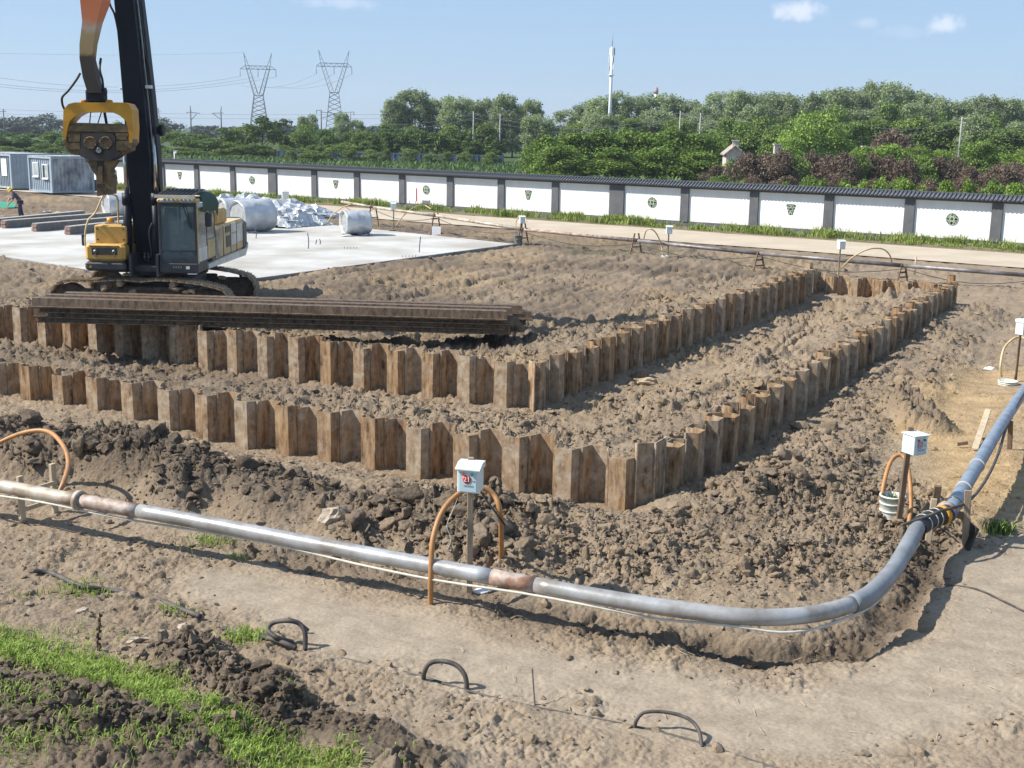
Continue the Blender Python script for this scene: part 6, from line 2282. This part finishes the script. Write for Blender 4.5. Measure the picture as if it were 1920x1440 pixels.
# big dark hedge
for i, (px, yt, w) in enumerate([(1028, 258, 110), (1078, 250, 120), (1125, 248, 130), (1172, 246, 130), (1218, 250, 130), (1265, 246, 130), (1305, 252, 120), (1338, 262, 100), (1050, 275, 120), (1150, 280, 130), (1240, 282, 130), (1310, 285, 110)]):
    plant('hedge', px, yt, 138 + (4 if i < 8 else -3) + random.uniform(-1, 1), w, f'dense dark green hedge bush {"at the back" if i < 8 else "in front"} of the big hedge, {nth(i + 1 if i < 8 else i - 7)} from the left', 'dark hedge bushes', 'bush')
# back row of tall trees, right
px = 1058; i = 0
prof = lambda x: np.interp(x, [1050, 1090, 1150, 1215, 1300, 1400, 1445, 1500, 1560, 1640, 1720, 1760, 1800, 1860, 1900, 1960], [208, 185, 180, 178, 196, 172, 176, 190, 168, 160, 166, 178, 196, 172, 182, 215])
while px < 1950:
    plant('willow', px, float(prof(px)) + random.uniform(-3, 14), 232 + random.uniform(-8, 22), random.uniform(62, 92), f'tall grey-green windblown tree in the far right row, {nth(i + 1)} from the left', 'tall right trees')
    px += random.uniform(22, 36); i += 1
px = 1080; i = 0
while px < 1950:
    plant('willow' if i % 2 else 'mid_tree', px, float(prof(px)) + random.uniform(28, 48), 205 + random.uniform(-6, 10), random.uniform(70, 100), f'grey-green tree below the tall right row, {nth(i + 1)} from the left', 'second row right trees')
    px += random.uniform(42, 60); i += 1
# mid trees right
for i, (px, yt, w, Y, kd) in enumerate([(1370, 226, 110, 168, 'mid_tree'), (1425, 222, 110, 165, 'mid_tree'), (1462, 236, 80, 160, 'mid_tree'), (1600, 232, 90, 165, 'mid_tree'), (1640, 228, 110, 172, 'mid_tree'),
                                        (1715, 226, 120, 172, 'mid_tree'), (1775, 232, 120, 170, 'mid_tree'), (1820, 218, 70, 165, 'willow'), (1850, 240, 120, 165, 'mid_tree'), (1905, 246, 120, 160, 'mid_tree'), (1950, 240, 120, 160, 'mid_tree')]):
    plant(kd, px, yt, Y, w, f'mid-green leafy tree behind the purple hedge, {nth(i + 1)} from the left', 'mid green trees')
plant('lime_tree', 1533, 217, 150, 135, 'large bright green rounded tree behind the purple hedge', None)
plant('lime_tree', 1480, 262, 146, 66, 'small bright green tree left of the large bright one', None)
for i, (px, yt, w) in enumerate([(1622, 278, 70), (1668, 274, 90), (1720, 278, 80), (1765, 284, 70), (1880, 290, 80), (1930, 286, 80)]):
    plant('lime_tree', px, yt, 130, w, f'bright yellow-green shrub above the purple hedge, {nth(i + 1)} from the left', 'bright shrubs', 'bush')
plant('mid_tree', 1838, 268, 118, 86, 'green conical tree standing in the purple hedge', None)
plant('purple_bush', 1665, 250, 138, 100, 'dark purple tree rising behind the bright shrubs', None)
plant('purple_bush', 1700, 258, 137, 70, 'smaller dark purple tree right of its larger neighbour', None)
# purple-leaved hedge
px = 1345; i = 0
while px < 1960:
    yt = float(np.interp(px, [1330, 1380, 1450, 1560, 1650, 1800, 1830, 1920], [322, 300, 286, 292, 298, 302, 318, 310])) + random.uniform(-5, 5)
    plant('purple_bush' if (i % 4 != 1) else 'green_bush', px, yt, 104 + random.uniform(-3, 6), random.uniform(66, 96), f'purple-brown hedge bush above the right half of the wall, {nth(i + 1)} from the left', 'purple hedge bushes', 'bush')
    px += random.uniform(24, 34); i += 1
px = 1350; i = 0
while px < 1960:
    yt = float(np.interp(px, [1330, 1500, 1920], [330, 328, 340])) + random.uniform(-4, 6)
    plant('purple_bush' if i % 3 else 'green_bush', px, yt, 92 + random.uniform(-2, 2), random.uniform(50, 80), f'low mixed bush before the purple hedge, {nth(i + 1)} from the left', 'low mixed bushes', 'bush')
    px += random.uniform(48, 70); i += 1
# bright low shrubs just behind the wall
px = 1392; i = 0
while px < 1950:
    yt = float(np.interp(px, [1390, 1500, 1700, 1920], [342, 343, 342, 348])) + random.uniform(-5, 6)
    plant('lime_bush', px, yt, 74 + random.uniform(-2, 4), random.uniform(44, 70), f'bright green low shrub just behind the wall coping, {nth(i + 1)} from the left', 'bright low shrubs', 'bush')
    px += random.uniform(28, 46); i += 1


# ------------------------------------------------------------------ crop field, verge and foreground grass
def blade_mesh(name, P, hgt, wid, mat, seed, lean=.5, curl=True):
    """tapered bent blades (two segments)"""
    rg = np.random.default_rng(seed)
    n = len(P)
    a = rg.uniform(0, 2 * math.pi, n)
    dx, dy = np.cos(a), np.sin(a)
    h = hgt * rg.uniform(.45, 1.2, n); w = wid * rg.uniform(.6, 1.3, n)
    ln = rg.uniform(.1, 1, n) * lean
    side = np.stack([-dy, dx, np.zeros(n)], -1) * w[:, None]
    fw = np.stack([dx, dy, np.zeros(n)], -1)
    b0, b1 = P - side * .6, P + side * .6
    mid = P + fw * (h * ln * .35)[:, None] + np.stack([np.zeros(n), np.zeros(n), h * .62], -1)
    m0, m1 = mid - side * .8, mid + side * .8
    tip = P + fw * (h * ln)[:, None] + np.stack([np.zeros(n), np.zeros(n), h * (1 - .25 * ln)], -1)
    V = np.stack([b0, b1, m1, m0, tip], 1).reshape(-1, 3)
    i = np.arange(n) * 5
    return np_mesh(name, V, [np.stack([i, i + 1, i + 2, i + 3], -1), np.stack([i + 3, i + 2, i + 4], -1)], mat)


rg = np.random.default_rng(5)
# crop rows
n = 26000
s_ = rg.uniform(-150, 75, n); off = -1.6 - 130 * rg.random(n) ** 1.6
off = np.round(off / .7) * .7 + rg.normal(0, .08, n)
PX = WALL_O[0] + WD[0] * s_ + WN[0] * off; PY = WALL_O[1] + WD[1] * s_ + WN[1] * off
k = (PY < 188) & (np.abs(PX / PY) < .60) & ~((PX > .135 * PY) & (PY > 96)) & ~((PX > .02 * PY) & (PY > 128))
P = np.stack([PX[k], PY[k], np.full(k.sum(), -.02)], -1)
P = np.repeat(P, 3, 0) + rg.normal(0, .10, (k.sum() * 3, 3)) * np.array((1, 1, 0))
o = put('crop_plants', blade_mesh('crop_plants', P, .85, .11, M['crop'], 6, 1.0))
tag(o, 'rows of green crop plants in the field behind the wall', 'crop', kind='stuff')
# verge grass along the wall foot
n = 75000
s_ = rg.uniform(-80, 16, n); off = .25 + (ROAD_A - .95) * rg.beta(1.5, 1.5, n)
cl = fbm(s_ * .5, off * .8, 301, 3)
k = rg.random(n) < sstep(-.35, .35, cl) * (.35 + .65 * sstep(-.3, .3, fbm(s_ * 1.7, off * 2, 305, 2)))
s_, off, cl = s_[k], off[k], cl[k]
P = np.stack([WALL_O[0] + WD[0] * s_ + WN[0] * off, WALL_O[1] + WD[1] * s_ + WN[1] * off, -.12 + .10 * off / ROAD_A], -1)
o = put('verge_grass', blade_mesh('verge_grass', P, .20 + .36 * sstep(-.3, .4, fbm(s_ * .9, off * 1.2, 307, 3)), .030, M['verge'], 7, .8))
tag(o, 'green weeds and grass along the foot of the white wall', 'grass', kind='stuff')
# low soil ridge of the verge
mb = MB(); vv = []; ff = []
ns = 260
for i in range(ns):
    s = -85 + i * 100 / ns
    for j in range(7):
        u = j / 6
        o_ = .02 + u * (ROAD_A - .15)
        b = math.sin(math.pi * min(1, u * 1.02)) * .10 + .06 * float(vnoise(np.array([s * 1.1]), np.array([u * 3.]), 8)[0])
        vv.append(wall_pt(s, o_, b - .15 * (1 - u) - .03))
for i in range(ns - 1):
    for j in range(6): ff.append((i * 7 + j, i * 7 + j + 1, i * 7 + 8 + j, i * 7 + 7 + j))
me = np_mesh('verge_bank', np.array([tuple(p) for p in vv]), np.array(ff), M['mud'], True, {'mask': np.tile((.3, .15, 0, .35), (len(vv), 1))})
tag(put('verge_bank', me), 'low earth bank between the wall and the road', 'bank', kind='structure')

# fresh grass, foreground left
BANDL = [g2(-140, 1170), g2(0, 1212), g2(150, 1262), g2(270, 1292), g2(340, 1335), g2(420, 1385), g2(520, 1440), g2(640, 1500)]
n = 150000
x = rg.uniform(-5.2, -.2, n); y = rg.uniform(7.6, 12.2, n)
d = seg_dist(x, y, BANDL) + .10 * fbm(x * 2.5, y * 2.5, 311, 3)
dens_ = 1.3 * (1 - sstep(.10, .36, d)) * (.5 + .5 * sstep(-.35, .25, fbm(x * 3.5, y * 3.5, 331, 3))) + .05 * sstep(.15, .5, fbm(x * 2.2, y * 2.2, 321, 3)) * (1 - sstep(.5, 1.6, d))
k = rg.random(n) < dens_ * .62
x, y = x[k], y[k]
hh, _ = height(x, y)
P = np.stack([x, y, hh - .005], -1)
o = put('grass', blade_mesh('grass', P, .085, .0062, M['grass'], 9, 1.0))
tag(o, 'band of fresh bright green grass at the lower left', 'grass', kind='stuff')
# sparse seedlings on the dark bank and thin weeds near the cables
pts = []
for (px, py, r_, m) in ((60, 1330, .5, 260), (160, 1400, .5, 260), (300, 1420, .4, 160), (40, 1420, .3, 120), (460, 1196, .22, 240), (150, 1112, .3, 160), (330, 1150, .2, 60), (400, 1015, .35, 160), (445, 1045, .12, 50), (210, 870, .2, 40), (640, 1440, .2, 160)):
    c = g2(px, py)
    pts.append(np.stack([rg.normal(c[0], r_ * .55, m), rg.normal(c[1], r_ * .4, m)], -1))
pts = np.concatenate(pts)
hh, _ = height(pts[:, 0], pts[:, 1])
o = put('weed_seedlings', blade_mesh('weed_seedlings', np.stack([pts[:, 0], pts[:, 1], hh], -1), .09, .007, M['grass'], 10, 1.1))
tag(o, 'sparse green seedlings sprouting from bare soil', 'weeds', kind='stuff')
q = g2(1872, 1000)
wp_ = np.stack([rg.normal(q[0], .09, 220), rg.normal(q[1], .07, 220)], -1)
hh, _ = height(wp_[:, 0], wp_[:, 1])
o = put('weed_tuft', blade_mesh('weed_tuft', np.stack([wp_[:, 0], wp_[:, 1], hh], -1), .16, .010, M['lf_mid'], 12, 1.2))
tag(o, 'lone green weed tuft on yellow soil beside the pipe elbow', 'weed')

# straw and twigs lying about
m_ = 420
pz = rg.uniform(60, 640, m_); dd_ = CAM_H * (FPX / 1.875) / pz
aa = rg.uniform(-R(24), R(24), m_)
sx_, sy_ = dd_ * np.tan(aa), dd_
zn = zones(sx_, sy_)
kk = (zn['slab'] + zn['road'] + zn['field'] < .1) & (sy_ < 45)
sx_, sy_ = sx_[kk], sy_[kk]
hh, _ = height(sx_, sy_)
st_b = MB()
for x_, y_, h_ in zip(sx_, sy_, hh):
    a_ = random.uniform(0, 3.14); l_ = random.uniform(.015, .055); w_ = random.uniform(.0025, .005)
    st_b.beam((x_ - l_ * math.cos(a_), y_ - l_ * math.sin(a_), h_ + .012), (x_ + l_ * math.cos(a_), y_ + l_ * math.sin(a_), h_ + random.uniform(.01, .04)), w_, w_)
tag(st_b.build('straw_bits', M['wood_pale']), 'pale straw and twig bits scattered over the soil', 'straw', kind='stuff')

# ------------------------------------------------------------------ blue fence beyond the field
fc = at_y(760, 300, 184); fa = at_y(520, 296, 186); fb = at_y(945, 304, 180)
fence = thing('blue_fence', 'dark blue panel fence with pale posts below the far trees', 'fence', (fa.x, fa.y, 0))
nf = 44
for i in range(nf):
    a = Vector((fa.x + (fb.x - fa.x) * i / nf, fa.y + (fb.y - fa.y) * i / nf, 0)); b = Vector((fa.x + (fb.x - fa.x) * (i + 1) / nf, fa.y + (fb.y - fa.y) * (i + 1) / nf, 0))
    a -= Vector((fa.x, fa.y, 0)); b -= Vector((fa.x, fa.y, 0))
    MB().beam(a + Vector((0, 0, .75)), b + Vector((0, 0, .75)), .04, 1.25).build('panel', M['fence_blue'], fence)
    MB().box(a + Vector((0, -.06, .75)), (.11, .09, 1.6)).build('post', M['fence_post'], fence)
MB().beam((0, -.03, 1.42), (fb.x - fa.x, fb.y - fa.y - .03, 1.42), .06, .06).build('rail', M['fence_post'], fence)

for i in range(11):
    plant('far_mid', 540 + i * 38 + random.uniform(-10, 10), 284 + random.uniform(-5, 5), 176 + random.uniform(-2, 3), random.uniform(24, 52), f'low bush growing through the blue fence, {nth(i + 1)} from the left', 'bushes at the blue fence', 'bush')
# ------------------------------------------------------------------ houses half hidden by the trees
def house(label, px, pytop, Y, w, rz, gable=True, chimney=(0, .3)):
    p = at_y(px, pytop, Y)
    t = thing('house', label, 'house', (p.x, Y, 0), rz)
    H = p.z; e = H - w * .42
    MB().prism([(-w / 2, 0), (w / 2, 0), (w / 2, e), (0, H), (-w / 2, e)], 0, 6, Matrix(((1, 0, 0, 0), (0, 0, 1, 0), (0, 1, 0, 0), (0, 0, 0, 1)))).build('wall', M['house_wall'], t)
    rf = MB()
    for s in (-1, 1):
        rf.add([(0, -.25, H + .13), (s * (w / 2 + .25), -.25, e - .1), (s * (w / 2 + .25), 6.3, e - .1), (0, 6.3, H + .13),
                (0, -.25, H + .01), (s * (w / 2 + .25), -.25, e - .22), (s * (w / 2 + .25), 6.3, e - .22), (0, 6.3, H + .01)],
               [(0, 1, 2, 3), (4, 5, 6, 7), (0, 1, 5, 4), (1, 2, 6, 5), (2, 3, 7, 6)])
    r_ = rf.build('roof', M['pipe_old'], t)
    MB().box((chimney[0], .8, H + chimney[1]), (.6, .6, .9)).box((chimney[0], .8, H + chimney[1] + .45), (.75, .75, .12)).build('chimney', M['house_wall'], r_)
    return t


house('pinkish gabled house peeping out of the hedge', 1379, 274, 126, 1.75, R(-6), True, (.05, .1))
house('low house with a pale chimney behind the purple hedge', 1459, 298, 122, 1.4, R(0), True, (0, .95))
house('low house with pale chimney beside the purple tree', 1624, 296, 134, 1.6, R(0), True, (0, .75))

# ------------------------------------------------------------------ pylons, poles, mast and wires
def pylon(label, px, ytop, ybase_w, Y, wtop):
    """cat-head lattice tower: px centre, ytop photograph row of the horns"""
    p = at_y(px, ytop, Y)
    t = thing('pylon', label, 'pylon', (p.x, Y, 0), R(8), 'lattice pylons')
    H = p.z
    s = FPX / Y
    hw = wtop / 2 / s               # half-width of the horns
    r = .16
    zw = H * .47 + 0                # waist
    zw = H - 75 / s
    zc = H - 26 / s                 # cross-arm level
    bw = 18.5 / s; ww = 8 / s
    body = MB(); red = MB()
    def leg(z):
        k = z / zw
        return bw + (ww - bw) * k
    zs = np.linspace(0, zw, 11)
    for sx in (-1, 1):
        for sy in (-1, 1):
            body.beam((sx * bw, sy * bw, 0), (sx * ww, sy * ww, zw), r * 1.6, r * 1.6)
    for i in range(len(zs) - 1):
        a, b = leg(zs[i]), leg(zs[i + 1])
        tgt = red if 5 <= i <= 8 and 'left' in label else body
        for (u0, v0, u1, v1) in ((-1, -1, 1, -1), (1, -1, 1, 1), (1, 1, -1, 1), (-1, 1, -1, -1)):
            tgt.beam((u0 * a, v0 * a, zs[i]), (u1 * b, v1 * b, zs[i + 1]), r, r)
            body.beam((u1 * a, v1 * a, zs[i]), (u0 * b, v0 * b, zs[i + 1]), r, r)
    for sy in (-1, 1): body.beam((-ww, sy * ww, zw), (ww, sy * ww, zw), r * 1.6, r * 1.6)
    body.build('lattice_body', M['pylon'], t)
    if 'left' in label: red.build('painted_bracing', M['pylon_red'], t)
    arms = MB()
    for sx in (-1, 1):
        xi0, xo0 = sx * ww * .15, sx * ww
        top_ = Vector((sx * hw, 0, H)); mid = Vector((sx * hw * .78, 0, zc))
        for sy in (-1, 1):
            arms.beam((xo0, sy * ww, zw), (sx * hw * .86, sy * .5, zc), r * 1.4, r * 1.4)
            arms.beam((xi0, sy * ww, zw + 2 / s), (sx * hw * .62, sy * .5, zc), r * 1.2, r * 1.2)
            arms.beam((sx * hw * .86, sy * .5, zc), top_, r, r); arms.beam((sx * hw * .62, sy * .5, zc), top_, r, r)
        n_ = 7
        for i in range(n_):
            k0, k1 = i / n_, (i + 1) / n_
            o0 = Vector((xo0 + (sx * hw * .86 - xo0) * k0, -ww * (1 - k0), zw + (zc - zw) * k0)); i1 = Vector((xi0 + (sx * hw * .62 - xi0) * k1, -ww * (1 - k1), zw + (zc - zw) * k1))
            arms.beam(o0, i1, r * .8, r * .8)
        for k0 in (.3, .6):
            arms.beam(Vector((sx * hw * .86, 0, zc)).lerp(top_, k0), Vector((sx * hw * .62, 0, zc)).lerp(top_, k0 + .2), r * .8, r * .8)
    arms.build('horn', M['pylon'], t)
    ca = MB()
    tipx = 32 / s
    for z_ in (zc + 3 / s, zc - 3 / s):
        ca.beam((-hw * .9, 0, z_), (hw * .9, 0, z_), r * 1.5, r * 1.5)
    for sx in (-1, 1):
        ca.beam((sx * hw * .9, 0, zc + 3 / s), (sx * tipx, 0, zc - 3 / s), r * 1.3, r * 1.3); ca.beam((sx * hw * .9, 0, zc - 3 / s), (sx * tipx, 0, zc - 3 / s), r * 1.3, r * 1.3)
    for i in range(10):
        x0_ = -hw * .9 + i * hw * .18
        ca.beam((x0_, 0, zc - 3 / s if i % 2 else zc + 3 / s), (x0_ + hw * .18, 0, zc + 3 / s if i % 2 else zc - 3 / s), r, r)
    ca.build('cross_arm', M['pylon'], t)
    for x_ in (-tipx, 0, tipx):
        MB().cyl((x_, 0, zc - 3 / s), (x_, 0, zc - 16 / s), r * .8, 6).build('insulator', M['pylon'], t)
    return [Vector((p.x + x_, Y, zc - 16 / s)) for x_ in (-tipx, 0, tipx)] + [Vector((p.x - hw, Y, H)), Vector((p.x + hw, Y, H))]


A1 = pylon('lattice power pylon, left one of the two', 483, 99, 36, 560, 50)
A2 = pylon('lattice power pylon, right one of the two', 626, 94, 36, 548, 55)


def wire(label, a, b, sag, r=.06, n=24):
    pts = [a.lerp(b, k / n) - Vector((0, 0, sag * 4 * (k / n) * (1 - k / n))) for k in range(n + 1)]
    tag(MB().tube(pts, r, 4).build('overhead_wire', M['wire']), label, 'wire')


ends = [at_y(-60, y_, 470) for y_ in (136, 150, 156)]
for i, (p, e) in enumerate(zip(A1[:3], ends)):
    wire(f'thin power line sagging left from the left pylon, {["upper", "middle", "lower"][i]} strand', p, e, 5)
for i, (p, e) in enumerate(zip(A2[:3], A1[:3])):
    wire(f'thin power line between both pylons, {["left", "middle", "right"][i]} phase', p, e + Vector((0, 0, -4)), 3)
wire('earth wire leading left from the left pylon tip', A1[3], at_y(-60, 98, 470), 1, .04)


def pole(label, px, ytop, Y, arms, mat='pole', r=.14, name='utility_pole', lean=0):
    p = at_y(px, ytop, Y)
    t = thing(name, label, 'pole', (p.x, Y, 0))
    MB().cyl((0, 0, -.2), (0, 0, p.z), r * 1.2, 8, r * .8).build('shaft', M[mat], t)
    for (dx0, dz0, dx1, dz1) in arms:
        MB().beam((dx0, 0, p.z + dz0), (dx1, 0, p.z + dz1), .10, .10).build('arm', M[mat], t)
    return p


# railway poles on the left
k = 250 / FPX
P1_ = pole('dark railway mast left of the left pylon, nearer the boom', 357, 203, 250, [(-.9, -.9, .2, -.7), (.0, -.8, 1.9, -.95), (0, -2.4, 1.2, -1.1), (0, .0, .0, .5)], 'pole_dk')
P2_ = pole('dark railway mast left of the left pylon, nearer the pylon', 414, 205, 250, [(-1.8, -.8, .5, -.7), (0, -2.0, -1.6, -.9), (.1, 0, .1, .6)], 'pole_dk')
P3_ = pole('dark railway mast just left of the right pylon foot', 602, 206, 250, [(-.9, -.1, .1, -.1), (-.9, -.1, -.9, -.8), (0, -.4, 3, -.7), (.2, -1.6, 3, -.7)], 'pole_dk')
P4_ = pole('pale railway mast just right of the right pylon foot', 657, 209, 250, [(-2.6, -.3, .7, -.1), (.7, -.1, .7, -.8)], 'pole')
wire('railway contact wire along the left skyline, upper', at_y(-40, 204, 250), at_y(760, 214, 250), .5, .03)
wire('railway contact wire along the left skyline, lower', at_y(-40, 212, 250), at_y(760, 222, 250), .5, .03)
pole('dark railway mast at the left edge of the sky', 6, 204, 250, [(-1.2, -.6, .6, -.5)], 'pole_dk')
for (px, yt, lab) in ((296, 202, 'tiny far lattice mast beside the boom'), (529, 224, 'tiny far mast between the two pylons')):
    p = at_y(px, yt, 600)
    t = thing('far_mast', lab, 'mast', (p.x, 600, 0))
    m_ = MB()
    for s in (-1, 1): m_.beam((s * 1.0, 0, 0), (s * .25, 0, p.z), .22, .22)
    for i in range(8): m_.beam((-1 + .75 * i / 8, 0, p.z * i / 8), (1 - .75 * (i + 1) / 8, 0, p.z * (i + 1) / 8), .14, .14)
    m_.beam((-1.6, 0, p.z * .88), (1.6, 0, p.z * .88), .2, .2)
    m_.build('lattice', M['pylon'], t)
# concrete poles among the trees
Q = []
for i, (px, yt, Y, lab) in enumerate([(888, 209, 196, 'left one of the pair in the middle cluster'), (938, 213, 196, 'right one of the pair in the middle cluster'), (1276, 208, 178, 'left one of the pair right of the mast'), (1314, 212, 178, 'right one of the pair right of the mast'), (1804, 220, 150, 'near the right edge')]):
    Q.append(pole(f'pale concrete pole rising from the trees, {lab}', px, yt, Y, [(-.9, -.35, .9, -.35)], 'pole', .12))
for i, (a, b) in enumerate(((at_y(700, 230, 196), Q[0]), (Q[0], at_y(1140, 240, 190)), (at_y(1060, 238, 180), Q[2]), (Q[2], at_y(1450, 232, 170)), (at_y(1640, 234, 152), Q[4]), (Q[4], at_y(1960, 245, 150)))):
    for k, dz in enumerate((-.3, -1.0)):
        wire(f'pale overhead wire before the trees, span {nth(i + 1)} from the left, {"upper" if k == 0 else "lower"}', a + Vector((0, 0, dz)), b + Vector((0, 0, dz)), .6, .035)

# telecom monopole
p = at_y(1149, 88, 205)
s = FPX / 205
mast = thing('telecom_mast', 'white telecom monopole with antennas above the hedge', 'mast', (p.x - .1, 205, 0))
H = p.z
MB().cyl((0, 0, 0), (0, 0, H), .36, 14, .19).build('shaft', M['mast'], mast)
MB().cyl((0, 0, H), (.05, 0, H + 23 / s), .05, 6).build('lightning_rod', M['pylon'], mast)
for k, (z_, n_) in enumerate(((H - 8 / s, 3), (H - 22 / s, 3), (H - 36 / s, 3))):
    for j in range(n_):
        a = j * 2 * math.pi / n_ + k * .5 + .3
        MB().box((.42 * math.cos(a), .42 * math.sin(a), z_), (.18, .11, 1.2 - .2 * k), a, .03).build('antenna_panel', M['mast' if j else 'pylon'], mast)
        MB().beam((0, 0, z_), (.4 * math.cos(a), .4 * math.sin(a), z_), .05, .05).build('bracket', M['pylon'], mast)
MB().lathe([(.25, H - 50 / s), (.52, H - 50 / s), (.52, H - 49 / s), (.25, H - 49 / s)], 14).build('platform', M['mast'], mast)
# far chimney
p = at_y(1231, 166, 520)
ch = thing('chimney_stack', 'small red and white chimney tip above the trees', 'chimney', (p.x, 520, 0))
MB().cyl((0, 0, 0), (0, 0, p.z - 1.0), 1.1, 12, .75).build('shaft', M['white'], ch)
MB().cyl((0, 0, p.z - 2.2), (0, 0, p.z), .82, 12, .76).build('red_band', M['pylon_red'], ch)
MB().cyl((0, 0, p.z - .2), (0, 0, p.z + .5), .5, 12).build('cap', M['pylon'], ch)

# ------------------------------------------------------------------ summer haze
m = bpy.data.materials.new('haze')
m.use_nodes = True
hn = m.node_tree
hn.nodes.clear()
ho = hn.nodes.new('ShaderNodeOutputMaterial')
pv = hn.nodes.new('ShaderNodeVolumePrincipled')
pv.inputs['Color'].default_value = (.80, .88, 1.0, 1)
pv.inputs['Density'].default_value = .00022
pv.inputs['Anisotropy'].default_value = .2
hn.links.new(pv.outputs[0], ho.inputs['Volume'])
hb = MB().box((0, 650, 26), (3400, 1900, 56)).build('haze', m)
tag(hb, 'thin pale blue haze over the fields', 'haze', kind='stuff')
